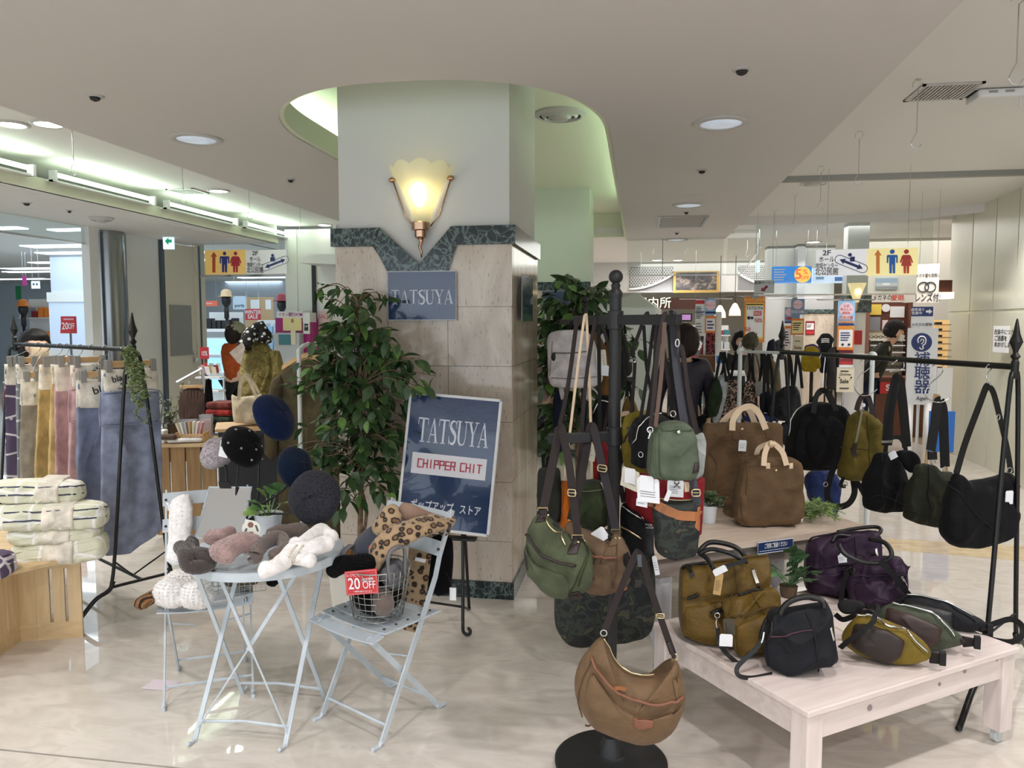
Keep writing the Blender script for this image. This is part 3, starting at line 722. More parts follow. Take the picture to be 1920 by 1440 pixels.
struct('trim_6',B().box(WX-.08,WX+.03,yC,yD,0,2.7).box(WX-.05,WX+.03,yE,yE+.04,0,2.7),mat('grey steel frame',(96,104,110),.35,.8))
d=struct('door_1',B().box(WX-.06,WX,yD,yE,0,2.68),MK['cream_wall'])
q0,q1=atX(320,662,WX),atX(357,573,WX);struct('door_panel',B().box(WX,WX+.012,q0.y,q1.y,q0.z-.04,q1.z),MK['grey_panel'],d)
q=atX(363,675,WX);struct('door_handle',B().sph((WX+.04,q.y,q.z),.035,12,8).sph((WX+.02,q.y,q.z+.1),.02,10,6),MK['chrome'],d,smooth=True)
st=thing('steel_column','round brushed stainless column by the left shop front','column',(WX-.1,(yA+yB)/2,0),kind='structure')
obj('shaft',B().lathe([(.2,0),(.2,2.7)],32),MK['steel'],st,smooth='auto');obj('mullion',B().box(-.06,.0,-.34,-.27,0,2.7),MK['black_metal'],st)
struct('window_1',B().box(WX-.02,WX,1.5,yA-.2,2.5,2.52),MK['chrome']);struct('window_1_pane',B().box(WX-.012,WX-.004,1.5,yA-.2,2.52,2.7),MK['glass'])
struct('trim_7',B().box(WX-.05,WX+.05,yA-.25,yA-.1,0,2.7),MK['white_wall'])
t,p=pth('exit_sign','small lit green exit sign hanging beside the cream door','sign',(306,436,325,467),9.0,lit('exit face',(206,236,246),1.2),.03,rz=.25,hang=2.7)
poly(t,p,((309,452),(316,445),(316,449),(322,449),(322,455),(316,455),(316,460)),lit('exit green',(20,150,110),.6),'arrow')
YW=10.05
xo=[atY(q,560,YW).x for q in(371,536,558,632)]
struct('wall_back',B().box(xo[1],xo[2],YW,YW+.3,0,2.9).box(xo[2],-1.5,YW+.02,YW+.2,0,2.9),MK['white_wall'])
struct('wall_back_stub',B().box(WX-.02,xo[0],YW-.03,YW+.2,0,2.9),MK['cream_wall'])
struct('window_2',B().box(xo[0],xo[1],YW+.05,YW+.07,2.27,2.295),MK['chrome']);struct('window_2_pane',B().box(xo[0],xo[1],YW+.055,YW+.065,2.295,2.9),MK['glass'])
struct('trim_8',B().box(xo[2]+.22,xo[2]+.27,YW-.02,YW+.01,0,2.5),CL['black'])
a=atY(600,490,YW-.3);t=thing('hanging_bulkhead','white sloping bulkhead panel left of the pillar','panel',(a.x,a.y,a.z));obj('board',B().prism([(-.16,-.04),(.4,-.07),(.4,.06),(-.02,.07)],-.3,.3),MK['white_wall'],t)
obj('bracket',B().box(.2,.24,-.02,.02,.05,2.9-a.z),MK['white_wall'],t)
def pict(t,p,kind,px,y0,y1,mt,mir=1):
 h=y1-y0;pts=lambda L:[(px+mir*a*h,y0+c*h)for a,c in L]
 if kind=='arrow':poly(t,p,pts([(0,0),(.155,.24),(.075,.24),(.075,1),(-.075,1),(-.075,.24),(-.155,.24)]),mt,'arrow');return
 circ(t,p,px,y0+.085*h,.083*h,mt,kind+'_symbol')
 if kind=='man':poly(t,p,pts([(-.2,.22),(.2,.22),(.23,.27),(.23,.56),(.17,.56),(.16,.32),(.13,.32),(.12,.99),(.02,.99),(.01,.62),(-.01,.62),(-.02,.99),(-.12,.99),(-.13,.32),(-.16,.32),(-.17,.56),(-.23,.56),(-.23,.27)]),mt,'man_symbol')
 else:poly(t,p,pts([(-.14,.22),(.14,.22),(.19,.28),(.28,.53),(.22,.56),(.15,.36),(.22,.68),(.12,.68),(.11,.99),(.02,.99),(.01,.68),(-.01,.68),(-.02,.99),(-.11,.99),(-.12,.68),(-.22,.68),(-.15,.36),(-.22,.56),(-.28,.53),(-.19,.28)]),mt,'woman_symbol')
def guide(label,r,split,y,hz,face1,face2,cols,man_first,rz,px_arrow,px_m,px_f,tx,esc,flip,hgt):
 t,p=pth('guide_sign',label,'sign',(r[0],r[1],r[2],r[3]),y,face2,.04,rz,hang=hz)
 yr=(split,r[1],r[2],r[3])if not man_first else(r[0],r[1],split,r[3])
 rect(t,p,yr,face1,'yellow_panel')
 y0,y1=r[1]+4,r[3]-4
 pict(t,p,'arrow',px_arrow,y0,y1,cols[0]);pict(t,p,'man',px_m,y0,y1,cols[1]);pict(t,p,'woman',px_f,y0,y1,cols[2])
 for s,yy,hh in zip(('2F','ホール','地域センター','北公民館'),tx[1],(8,9,9,11)):ptx(t,p,s,tx[0],yy,hh*hgt,CL['black'],bold=.02,sx={'2F':1.15,'ホール':.75,'地域センター':.54}.get(s,.7))
 x,yy,k=esc;f=flip
 q0,q1=p.l(x-19*k,yy+7.5*k*f,-.003),p.l(x+19*k,yy-7.5*k*f,-.003);dv=(q1-q0).normalized();n=V((-dv.z,0,dv.x))*(6.2*k*p.m())
 cap=[q0+n*cos(u)-dv*n.length*sin(u)for u in[pi*i/8 for i in range(9)]]+[q1-n*cos(u)+dv*n.length*sin(u)for u in[pi*i/8 for i in range(9)]]
 obj('escalator_outline',B().tube(cap,.003,5,closed=True),CL['navy'],t)
 b=B();L=(q1-q0).length;w=n.normalized();u=2.0*k*p.m()
 pp=[q0,q0+dv*4*u+w*2.2*u,q0+dv*3.6*u+w*u*.9,q1-dv*3.6*u+w*u*.9,q1-dv*4*u+w*2.2*u,q1,q1-dv*4*u-w*2.2*u,q1-dv*3.6*u-w*u*.9,q0+dv*3.6*u-w*u*.9,q0+dv*4*u-w*2.2*u]
 b.prism([(v.x,v.z)for v in pp],-.005,-.003);obj('escalator_arrow',b,CL['navy'],t)
 circ(t,p,x-5*k*f*(1 if f>0 else-0.4),yy-15*k,2.6*k,CL['navy'],'rider');rect(t,p,(x-(5 if f>0 else-2)*k-4*k,yy-12*k,x-(5 if f>0 else-2)*k+4*k,yy-4*k),CL['navy'],'rider')
 return t
guide('hanging guide sign with dark orange arrow and toilet symbols, left',(385,468,537,515),460,9.3,2.7,mat('sign amber',(226,186,104),.4,em=.15),mat('sign white',(206,206,204),.4,em=.15),(mat('s dark orange',(186,84,30),.5),mat('s blue',(30,44,130),.5),mat('s red',(180,36,50),.5)),True,0,401,421,441.5,(478,(475,486.5,497,507)),(516,494,1),1,1)  # slight glow put into both faces to brighten this unlit sign
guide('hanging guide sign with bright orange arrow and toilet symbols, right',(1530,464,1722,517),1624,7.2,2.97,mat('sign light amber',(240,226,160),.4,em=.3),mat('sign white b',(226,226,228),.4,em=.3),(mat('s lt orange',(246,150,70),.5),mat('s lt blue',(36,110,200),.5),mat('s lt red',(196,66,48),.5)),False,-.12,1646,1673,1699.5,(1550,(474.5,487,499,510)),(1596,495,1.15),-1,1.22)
struct('wall_shop_far',B().box(-24,-1.5,22,22.2,0,2.9),mat('pale grey blue wall',(196,206,214),.7))
struct('wall_shop_side',B().box(-22,-21.8,-6,22,0,2.9),mat('pale shop wall',(206,210,212),.7))
struct('wall_mall_side',B().box(-1.6,-1.5,10.1,22,0,2.9),MK['white_wall'])
t=thing('shop_column','broad white square column inside the left shop','column',atY(138,600,13.0).xy.to_3d(),kind='structure')
obj('shaft',B().box(-.45,.45,0,.9,0,2.9),mat('cool white',(206,214,226),.6),t);obj('header',B().box(-.5,.5,-.06,.9,2.02,2.2),MK['white_wall'],t);obj('cabinet',B().box(-.48,.48,-.04,.5,.9,2.02),mat('bluish white panel',(214,226,244),.5),t)
lid=0
for k,(px,py,w,d)in enumerate(((12,427,0.5,0.2),(140,430,0.7,0.2),(152,460,2.0,0.35),(170,473,2.0,0.35),(85,492,0.6,0.3),(70,503,1.6,0.4),(72,509,1.8,0.3),(30,523,2,0.3),(395,472,1.2,0.3),(385,487,1.2,0.3),(500,520,1.6,0.3),(478,528,1.8,0.3),(447,530,2.2,0.3),(506,535,1.2,0.3),(430,541,1.6,0.3),(465,547,2.0,0.3),(505,548,1.2,0.3),(450,553,1.4,0.3),(480,554,1.2,0.3))):
 q=atZ(px,py,2.9)
 o=obj('ceiling_panel_light',B().box(q.x-w/2,q.x+w/2,q.y-d/2,q.y+d/2,2.885,2.899),MK['panelon'])
 tag(o,'lit strip panel in the left shop ceiling, '+ORD[k]+' from the top','ceiling light','lit strip panels in the shop ceilings')if px<200 else tag(o,'lit strip panel in the ceiling behind the doorway, '+ORD[k-8]+' from the top','ceiling light','lit strip panels behind the doorway')
light('shop_light','AREA',(-10,9,2.86),130,COOL,6,(0,0,0),sy=8);light('shop_light','AREA',(-8,15.5,2.86),130,COOL,6,(0,0,0),sy=8)
light('hall_light','AREA',(2.5,13.5,2.86),150,(1,.96,.92),5,(0,0,0),sy=6)
NM=dict(pink='pink',white='white',lgrey='light grey',red='red',sky='pale blue',cream='cream',black='black',maroon='maroon',blue='blue',grey='grey',orange='orange',teal='teal')
GOODS=[CL[k]for k in('pink','white','lgrey','red','sky','cream','black','maroon','blue','grey')]
def gondola(label,x0,x1,py,y,shelves,n,pal,gl,gg,hmax=.22,seed=1,depth=.35):
 rnd=random.Random(seed)
 a,c=atY(x0,py,y),atY(x1,py,y);w=c.x-a.x;H_=a.z
 t=thing('display_shelf',label,'shelf',((a.x+c.x)/2,y,0))
 obj('back_panel',B().box(-w/2,w/2,depth-.02,depth,0,H_),MK['white_wall'],t)
 for k in range(shelves):
  z=H_-.02-(k+1)*(H_/(shelves+.3))+.1
  obj('shelf_board',B().box(-w/2,w/2,0,depth,z-.02,z),MK['wht_plastic'],t)
  for i in range(n):
   ww=w/n;hh=hmax*rnd.uniform(.55,1);x=(a.x+c.x)/2-w/2+ww*(i+.5)
   k2=rnd.randrange(len(pal));g=obj('packaged_goods',B().box(x-ww*.42,x+ww*.42,y+.03,y+.2,z+.0005,z+hh),pal[k2],bevel=.006)
   tag(g,NM[pal[k2].name[7:]]+' '+gl+', '+ORD[i]+' from the left, '+['top','second','third','fourth','fifth','lowest'][k]+' shelf','package',gg)
 return t
gondola('white goods shelf along the left shop front',2,190,655,9.6,2,12,GOODS,'package in the near left shop','goods on the left shop shelf',.2,3)
gondola('tall shelf with pink goods far inside the left shop',32,90,560,15.5,4,5,[CL['pink'],CL['orange'],CL['cream'],CL['maroon'],CL['grey']],'package deep in the left shop','goods on the far shop shelf',.26,5)
gondola('shelf of dark garments left behind the doorway',376,440,585,15.0,4,7,[CL['black'],CL['grey'],CL['maroon'],CL['lgrey'],CL['black']],'folded goods left behind the doorway','goods on the shelf behind the doorway',.3,7)
gondola('white shelf unit right behind the doorway',470,520,600,16.5,4,5,[CL['lgrey'],CL['black'],CL['white'],CL['sky'],CL['maroon']],'goods right behind the doorway','goods right behind the doorway',.25,9)
a=atY(412,660,13.2);t=thing('cosmetics_cabinet','pale blue lit cosmetics cabinet behind the doorway','cabinet',(a.x,a.y,0))
obj('carcass',B().box(-.3,.3,0,.35,0,1.5),CL['white'],t);obj('sign_band',B().box(-.3,.3,-.01,0,1.36,1.46),CL['grey'],t)
for z0,z1 in((1.05,1.33),(.72,.98),(.38,.62)):obj('lit_bay',B().box(-.28,.28,-.012,0,z0,z1),lit('cabinet bay',(150,200,236),.9),t);obj('shelf_board',B().box(-.28,.28,-.12,-.012,z0-.02,z0),CL['white'],t)
t,p=pth('sale_sign','tilted red 20 OFF sign standing in the left shop','sign',(115,593,142,625),8.8,CL['red'],.01,stand=1)
poly(t,p,((115,593),(142,593),(140,625),(113,625)),CL['red'],'face');ptx(t,p,'20',122,612,13,CL['white'],bold=.02,sx=.8);ptx(t,p,'OFF',134,612,11,CL['white'],sx=.5);rect(t,p,(119,597,138,600),CL['pink'])
t,p=pth('winter_sale_sign','red WINTER SALE sign hanging beyond the doorway','sign',(460,579,488,600),12.5,CL['red'],.01,hang=2.9)
ptx(t,p,'WINTER',474,585.5,7.5,CL['white'],bold=.04,sx=.82);ptx(t,p,'SALE',474,594,8,CL['white'],bold=.04,sx=.9)
t,p=pth('ten_percent_sign','small red 10% card sign by the cream door frame','sign',(375,651,391,673),8.6,CL['red'],.006,stand=1)
ptx(t,p,'10%',383,663,9,CL['white'],sx=.62,bold=.02)
t,p=pth('section_sign','orange section sign high behind the doorway','sign',(377,564,407,574),14.5,mat('sign orange',(206,98,66),.5),.05,hang=2.9);rect(t,p,(385,568,398,570),CL['pink'])
t,p=pth('sports_sign','pale wall sign with dark letters ports behind the doorway','sign',(437,555,460,580),17,mat('pale blue',(196,216,230),.5),.02,hang=2.9);ptx(t,p,'ports',449,573,6.5,CL['black'],bold=.03)
t,p=pth('wood_panel','beige wall panel with pictures behind the doorway','panel',(460,557,512,620),17.6,CL['tan'],.04,hang=2.9);rect(t,p,(470,562,486,580),CL['white']);rect(t,p,(498,562,508,580),CL['white'])
t,p=pth('sale_poster','pale pink SALE poster on the white wall beside the pillar','poster',(597,583,618,626),YW-.05,mat('faint pink',(222,196,196),.5),.006);ptx(t,p,'SALE',607,594,8,mat('faded red',(196,110,112),.5),sx=.9);ptx(t,p,'70%',607,612,9,mat('faded red',(196,110,112),.5),sx=.8)
tag(t,kind='thing')
t,p=pth('mask_sign','small lit pictogram sign hanging in the left shop','sign',(59,527,73,541),11,lit('notice face',(206,232,240),.9),.02,hang=2.9);circ(t,p,63,533,2,CL['teal']);circ(t,p,69,533,2,CL['teal'])
t,p=pth('green_banner','narrow green banner on the far left wall','banner',(30,536,38,562),18,CL['green'],.02,hang=2.9)
t,p=pth('purple_banner','narrow purple aisle sign hanging in the left shop','sign',(42,517,48,535),12,CL['purple'],.02,hang=2.9)
p=Pl(545,680,9.7,.0);t=thing('cash_machine','purple and white bank cash machine beside the pillar wall','cash machine',(p.o.x,p.o.y,0));p.o=V((p.o.x,p.o.y,0))
def lb(r,y0,y1,mt,nm):a,c=p.l(r[0],r[3]),p.l(r[2],r[1]);return obj(nm,B().box(a.x,c.x,y0,y1,max(0,a.z),c.z),mt,t)
lb((521,596,580,860),.02,.28,mat('bank purple',(168,34,120),.5),'surround');lb((520,584,568,596),-.01,.28,CL['white'],'header');lb((568,586,581,604),-.005,.2,CL['white'],'side_header')
lb((531,594,565,620),-.004,.02,CL['pale'],'notice');lb((569,603,580,626),-.004,.02,CL['white'],'card_sign');lb((571,607,578,620),-.008,-.004,CL['black'],'card_mark');lb((526,624,568,860),-.12,.02,CL['lgrey'],'console')
lb((531,627,553,646),-.13,-.12,CL['teal'],'screen');lb((554,620,562,645),-.135,-.12,CL['cream'],'notice_strip')
ptx(t,p,'イオン銀行ATM',544,590,7,CL['purple'],bold=.03,dy=-.02,sx=.88);ptx(t,p,'0',548,602,7,CL['brown'],dy=-.01,bold=.03);ptx(t,p,'OMC',574.5,612,4,CL['white'],dy=-.012,sx=.8)
for px,py,y,hat,lb_ in((424,552,14.8,CL['tan'],'dark display head in a straw hat behind the doorway'),(528,560,14.6,CL['maroon'],'dark display head in a maroon hat beside the cash machine'),(43,570,15.2,CL['orange'],'pink sun hat on top of the far left shelf')):
 q=atY(px,py,y);t=thing('hat_display',lb_,'mannequin head',q)
 obj('head',B().sph((0,0,-.12),(.09,.11,.14),12,8).tube([(0,0,-.22),(0,0,-.5)],.05,8).lathe([(.03,-q.z),(.03,-.48)],8),CL['black'],t,smooth=True)
 obj('hat',B().lathe([(.17,-.05),(.17,-.04),(.11,-.03),(.1,.06),(.06,.1),(.005,.11)],16),hat,t,smooth=True)
struct('wall_end',B().box(-1.5,9,24,24.2,0,2.9),mat('far cream wall',(206,200,186),.7));struct('wall_right',B().box(8.8,9,-6,24,0,3.0),MK['cream_wall'])
YF=16.5
fa=struct('wall_fascia',B().box(-1.5,atY(1442,500,YF).x,YF,YF+.3,2.27,2.9),mat('fascia white',(206,206,204),.6))
def lattice(x0,x1,ztop,bot,nm):
 b=B();n=16
 for k in range(-n,n*2):
  for s in(1,-1):
   L=[]
   for q in range(13):
    u=q/12;x=x0+(x1-x0)*(k/n+(u if s>0 else 1-u)*.35);z=ztop-u*.42
    if x0<=x<=x1 and z>bot((x-x0)/(x1-x0)):L.append(V((x,YF-.02,z)))
   if len(L)>1:b.beam(L[0],L[-1],.012,.012,V((0,1,0)))
 o=obj(nm,b,CL['white'],fa,kind='stuff');return o
l0,l1=atY(1180,520,YF).x,atY(1262,520,YF).x;lattice(l0,l1,2.78,lambda u:2.36+.3*u**2,'lattice')
r0,r1=atY(1384,520,YF).x,atY(1440,520,YF).x;lattice(r0,r1,2.78,lambda u:2.66-.3*u**.7,'lattice')
struct('lattice_back',B().box(l0,l1,YF-.006,YF,2.3,2.8).box(r0,r1,YF-.006,YF,2.3,2.8),mat('lattice shade',(140,142,144),.7),fa)
b=B();b.ribbon([V((l0+(l1-l0)*k/12,YF-.03,2.34+.3*(k/12)**2))for k in range(13)],.05,.04,side=(0,1,0));b.ribbon([V((r0+(r1-r0)*k/12,YF-.03,2.66-.3*(k/12)**.7))for k in range(13)],.05,.04,side=(0,1,0));struct('arch_rim',b,CL['white'],fa)
t,p=pth('framed_painting','dark framed painting with pale figures high on the far fascia','painting',(1262,508,1349,549),YF-.09,mat('gilt frame',(176,146,84),.4,.4),.05)
def f_paint(n,l,b):
 t_=tex(n,l,'Noise',coords(n,l,(1,1,1.6)),Scale=4.5,Detail=5,Distortion=1.5);l.new(ramp(n,l,t_.outputs[0],[(.4,(48,48,54)),(.55,(78,74,72)),(.64,(140,128,116)),(.72,(60,58,62))]),b.inputs['Base Color'])
rect(t,p,(1267,510,1344,544),patmat('dark canvas',f_paint,.5),'canvas')
t,p=pth('information_sign','brown hanging sign reading 案内所 beyond the white tent','sign',(1188,558,1317,580),13.5,mat('sign brown',(74,40,28),.5),.08,hang=2.9)
ptx(t,p,'案内所',1225,569,20,lit('sign letters',(226,240,222),.7),bold=.03)
a=atY(1180,640,9.6);t=thing('canopy_tent','small white canopy tent behind the bag stand','tent',(a.x,9.6,0))
x0,x1,xm_=atY(1112,590,9.3).x-a.x,atY(1229,590,9.3).x-a.x,atY(1194,555,9.6).x-a.x
tw=mat('white tent cloth',(214,218,216),.7)
z0,zp=atY(1229,577,9.3).z,atY(1194,549,9.8).z
obj('roof',B().add([(x0,-.4,z0),(x1,-.4,z0),(x1+.1,.9,z0),(x0,.9,z0),(xm_,.2,zp),(x0,-.4,z0-.1),(x1,-.4,z0-.1),(x1+.1,.9,z0-.1),(x0,.9,z0-.1)],[(0,1,4),(1,2,4),(2,3,4),(3,0,4),(0,5,6,1),(1,6,7,2),(2,7,8,3),(3,8,5,0)]),tw,t)
obj('side_wall',B().box(x0+.03,x1-.02,-.36,-.34,.3,z0-.06),tw,t);obj('counter',B().box(x0+.03,x1-.02,-.5,-.36,.2,.82),CL['white'],t)
for x in(x0+.02,x1-.02):obj('pole',B().tube([(x,-.38,0),(x,-.38,z0)],.02,8),CL['white'],t)
gondola('tall rack of small cases behind the dark coated woman',1262,1370,610,14.2,6,9,[CL['lgrey'],CL['grey'],CL['white'],CL['teal'],CL['maroon'],CL['lgrey'],CL['black']],'flat case in the far rack','cases in the far rack',.15,12)
t,p=pth('television','small screen showing purple pictures above the far rack','television',(1275,588,1298,603),14.0,CL['black'],.06,stand=1);rect(t,p,(1278,590,1295,600),lit('tv picture',(150,110,160),.8),'screen')
t=thing('white_post','slim white standing tube beside the orange posters','post',(atY(1347,620,9.5).x,9.5,0));obj('tube',B().lathe([(.14,0),(.14,.02),(.035,.03),(.035,1.74),(.03,1.75)],16),CL['white'],t,smooth='auto')
def bars(t,p,r,n,mt,seed=0):
 rnd=random.Random(seed);h=(r[3]-r[1])/n;b=B();dy=lay(t,None)
 for i in range(n):
  y=r[1]+h*(i+.5);x1=r[0]+(r[2]-r[0])*rnd.uniform(.5,1);a,c=p.l(r[0],y+h*.22,dy),p.l(x1,y-h*.22,dy);b.box(a.x,c.x,dy-.001,dy,a.z,c.z)
 return obj('text_lines',b,mt,t,kind='stuff')
def poster(label,r,y,base,items=(),stand=None,hang=None,name='poster'):
 t,p=pth(name,label,'poster',r,y,base,.006,stand=stand,hang=hang)
 for kd,*a in items:
  if kd=='r':rect(t,p,a[0],a[1])
  elif kd=='c':circ(t,p,a[0],a[1],a[2],a[3])
  elif kd=='t':ptx(t,p,*a[:5],**(a[5]if len(a)>5 else{}))
  elif kd=='b':bars(t,p,a[0],a[1],a[2],int(a[0][0]))
 return t,p
INK=MK['ink'];PKW=mat('poster pink white',(236,206,216),.5)
poster('white notice sheet with red heading on a stand',(1303,561,1322,630),9.2,CL['white'],[('r',(1304,563,1321,570),CL['red']),('b',(1305,574,1320,598),8,INK),('r',(1304,584,1321,586),CL['navy']),('b',(1305,604,1320,626),4,CL['grey'])])
poster('blue poster with a round pink emblem, over the orange sheet',(1322,561,1343,591),9.15,CL['sky'],[('c',1332,572,9,PKW),('t','あんしん',1332,572,4,CL['red']),('r',(1323,584,1342,588),CL['navy'])])
poster('orange bordered sheet under the small blue poster',(1322,592,1343,624),9.17,CL['orange'],[('r',(1324,597,1341,620),CL['white']),('b',(1326,600,1339,618),3,CL['navy'])])
poster('tall orange sale poster with a yellow frame and serif heading',(1394,557,1435,642),8.2,CL['orange'],[('r',(1397,568,1432,636),CL['yellow']),('r',(1399,574,1431,632),CL['white']),('t','プレミアム商品券',1414,562.5,6,CL['yellow'],dict(sx=.75,bold=.03)),('r',(1399,570,1431,572),INK),('t','TATSUYA',1415,578,6,INK,dict(sx=.85)),('r',(1413,583,1428,592),CL['red']),('t','SALE',1420,587.5,6,CL['white'],dict(sx=.7)),('t','50%',1422,601,8,CL['red'],dict(sx=.75)),('c',1404,596,3,INK),('c',1410,596,2.4,INK),('t','50',1402,618,8,CL['red'],{})])
poster('blue and pink emblem poster high on the grey column',(1483,561,1509,590),10.62,mat('dusty blue',(128,152,190),.5),[('c',1496,571,8,PKW),('t','あんしん',1496,571,3.6,CL['red']),('t','取扱店舗',1495,585,5,CL['white'],dict(bold=.03))])
poster('second blue emblem poster half behind the first',(1471,576,1500,606),10.64,mat('dusty blue',(128,152,190),.5),[('c',1480,585,7,PKW),('r',(1474,595,1484,599),CL['red']),('r',(1471,603,1483,606),CL['navy'])])
poster('yellow and orange price sheet below the blue emblem poster',(1483,597,1508,628),10.62,CL['orange'],[('r',(1485,601,1506,625),CL['pale']),('b',(1487,604,1504,620),4,INK)])
poster('orange sheet low on the far stand, partly hidden',(1470,611,1483,660),10.64,CL['orange'],[('r',(1471,616,1482,656),CL['white']),('b',(1472,620,1481,650),6,CL['navy'])])
poster('red framed notice on the beige far wall',(1510,602,1528,628),13.43,CL['maroon'],[('r',(1512,606,1526,618),CL['white']),('b',(1513,608,1525,615),3,INK),('r',(1512,621,1526,626),CL['red'])])
def pstand(px,py,y,label,w=.3,mt=None):
 a=atY(px,py,y);t=thing('poster_stand',label,'stand',(a.x,y,0));mt=mt or MK['chrome']
 obj('base',B().lathe([(.16,0),(.16,.012),(.03,.02)],20),mt,t,smooth='auto');obj('pole',B().tube([(0,0,.01),(0,0,a.z)],.012,8),mt,t,smooth='auto');obj('crossbar',B().tube([(-w,0,a.z),(w,0,a.z)],.008,6),mt,t)
 obj('clip',B().box(-.03,.03,-.03,.012,a.z-.02,a.z+.012),CL['grey'],t)
pstand(1323,560,9.235,'thin steel poster stand beside the white tube');pstand(1415,556,8.22,'thin steel stand holding the tall orange sale poster');pstand(1490,560,10.66,'thin steel poster stand before the grey column',.34);pstand(1586,562,8.93,'thin steel poster stand near the eyeglass shop')
xmas=[('t','Christmas',1585,702,4.4,INK,dict(sx=.8)),('t','Sale',1583,715,8,INK,dict(sx=.9,bold=.02)),('b',(1576,694,1594,698),1,INK),('b',(1574,726,1598,730),1,INK),('c',1596,708,1.5,INK),('c',1574,708,1.2,INK)]
poster('cream Christmas Sale board at the foot of the bright stand',(1568,689,1602,735),8.9,CL['cream'],xmas)
poster('bright blue emblem poster near the eyeglass shop',(1570,564,1604,611),8.9,mat('bright sky',(150,196,236),.5),[('c',1587,580,12,PKW),('t','公式',1587,574,5,CL['red']),('t','あんしん',1587,580,5,CL['red']),('t','認証店',1587,587,4.5,CL['red']),('r',(1574,593,1600,599),CL['white']),('t','取扱店舗',1587,596,5.4,CL['red'],dict(bold=.04)),('r',(1572,602,1602,605),CL['orange']),('r',(1572,607,1602,610),CL['navy'])])
poster('bright orange price poster near the eyeglass shop',(1569,611,1602,656),8.88,CL['orange'],[('r',(1572,618,1599,651),CL['white']),('t','プレミアム商品券',1586,614.5,4.6,CL['yellow'],dict(sx=.72)),('b',(1576,622,1596,640),4,CL['navy']),('c',1580,646,2,INK),('c',1592,646,2,INK)])
poster('red and white coupon sheet under the orange poster',(1573,656,1600,689),8.9,CL['maroon'],[('r',(1575,663,1598,672),CL['white']),('r',(1575,678,1598,683),CL['red']),('r',(1573,684,1600,689),CL['white'])])
poster('cream Christmas Sale board on the farther stand, upper',(1487,630,1506,662),10.625,CL['cream'],[('t','Sale',1496,652,6,INK,{}),('b',(1490,638,1503,641),1,INK)])
poster('cream Christmas Sale board on the farther stand, lower',(1470,664,1487,702),10.645,CL['cream'],[('t','Sale',1478,686,6,INK,{}),('b',(1473,674,1484,677),1,INK)])
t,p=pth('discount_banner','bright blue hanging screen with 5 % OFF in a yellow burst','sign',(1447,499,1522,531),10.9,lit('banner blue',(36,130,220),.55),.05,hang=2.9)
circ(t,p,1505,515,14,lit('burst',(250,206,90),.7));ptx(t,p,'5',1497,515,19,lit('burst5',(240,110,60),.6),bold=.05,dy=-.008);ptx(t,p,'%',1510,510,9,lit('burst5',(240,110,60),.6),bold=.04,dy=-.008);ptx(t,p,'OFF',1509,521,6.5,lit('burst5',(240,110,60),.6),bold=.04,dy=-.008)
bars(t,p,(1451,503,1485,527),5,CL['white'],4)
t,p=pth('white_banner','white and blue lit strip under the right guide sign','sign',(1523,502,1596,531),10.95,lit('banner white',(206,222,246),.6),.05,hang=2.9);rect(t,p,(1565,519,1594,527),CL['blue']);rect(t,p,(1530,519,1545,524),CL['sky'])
t,p=pth('parking_sign','white parking service sign with a dark red arrow','sign',(1414,525,1452,550),9.9,CL['lgrey'],.02,hang=2.97)
ptx(t,p,'駐車サービス',1434,530.5,5.5,CL['black'],bold=.03,sx=1.0);poly(t,p,((1427,546),(1428,538.5),(1430.5,541),(1437,534.5),(1440.5,538),(1434,544),(1436,546.5)),CL['maroon'],'arrow')
t,p=pth('exit_sign','edge-on lit green exit sign near the parking sign','sign',(1420,488,1425,510),10.6,lit('exit face',(206,236,246),1.2),.2,hang=2.9)
q0,q1,q2=atY(1108,517,11.15),atY(1385,517,11.15),atY(1420,476,11.15)
gl=struct('window_3',B().box(-.19,XR,11.14,11.15,q0.z,2.8),MK['glass']);struct('pane_edge',B().box(-.19,q1.x,11.135,11.155,q0.z-.012,q0.z),CL['white'],gl)
struct('pane_joint',B().box(.3,.306,11.135,11.155,q0.z,2.8),MK['black_metal'],gl)
gl=struct('window_4',B().prism([(XR+.04,q1.z),(q1.x,q1.z),(q2.x,q2.z),(q2.x,2.9),(XR+.04,2.9)],11.14,11.15),MK['glass']);struct('pane_edge',B().tube([(q1.x,11.145,q1.z),(q2.x,11.145,q2.z),(q2.x,11.145,2.9)],.01,5),CL['white'],gl)
q=atY(1420,470,10.2);struct('window_5',B().box(q.x,3.6,10.42,10.43,atY(1500,551,10.2).z,2.9),MK['glass']);struct('trim_9',B().box(q.x,3.6,10.41,10.44,atY(1500,553,10.2).z,atY(1500,550,10.2).z),CL['white'])
a,c=atY(1436,600,13.5).x,atY(1562,600,13.5).x
wl=struct('wall_mid',B().box(a,c,13.5,13.8,0,2.9),mat('grey mall wall',(168,170,168),.7))
struct('tile',B().box(atY(1509,600,13.4).x,c,13.44,13.5,0,atY(1540,588,13.4).z),MK['pillar'],wl);struct('band_stone',B().box(atY(1509,600,13.4).x,c,13.42,13.5,atY(1540,587,13.4).z,atY(1540,580,13.4).z),MK['green_marble'],wl)
struct('trim_10',B().box(atY(1493,500,13.3).x,atY(1507,500,13.3).x,13.2,13.5,1.9,2.9),CL['grey'])
for px,py,lb_ in((1350,584,'warm pendant lamp in the far shop, left'),(1378,580,'warm pendant lamp in the far shop, right')):
 q=atY(px,py,15.2);t=thing('pendant_lamp',lb_,'lamp',q);obj('shade',B().lathe([(.11,-.12),(.10,-.02),(.04,.1),(.01,.12)],16),lit('pendant',(250,230,180),1.5),t,smooth=True);obj('cord',B().tube([(0,0,.1),(0,0,2.9-q.z)],.006,5),CL['black'],t)
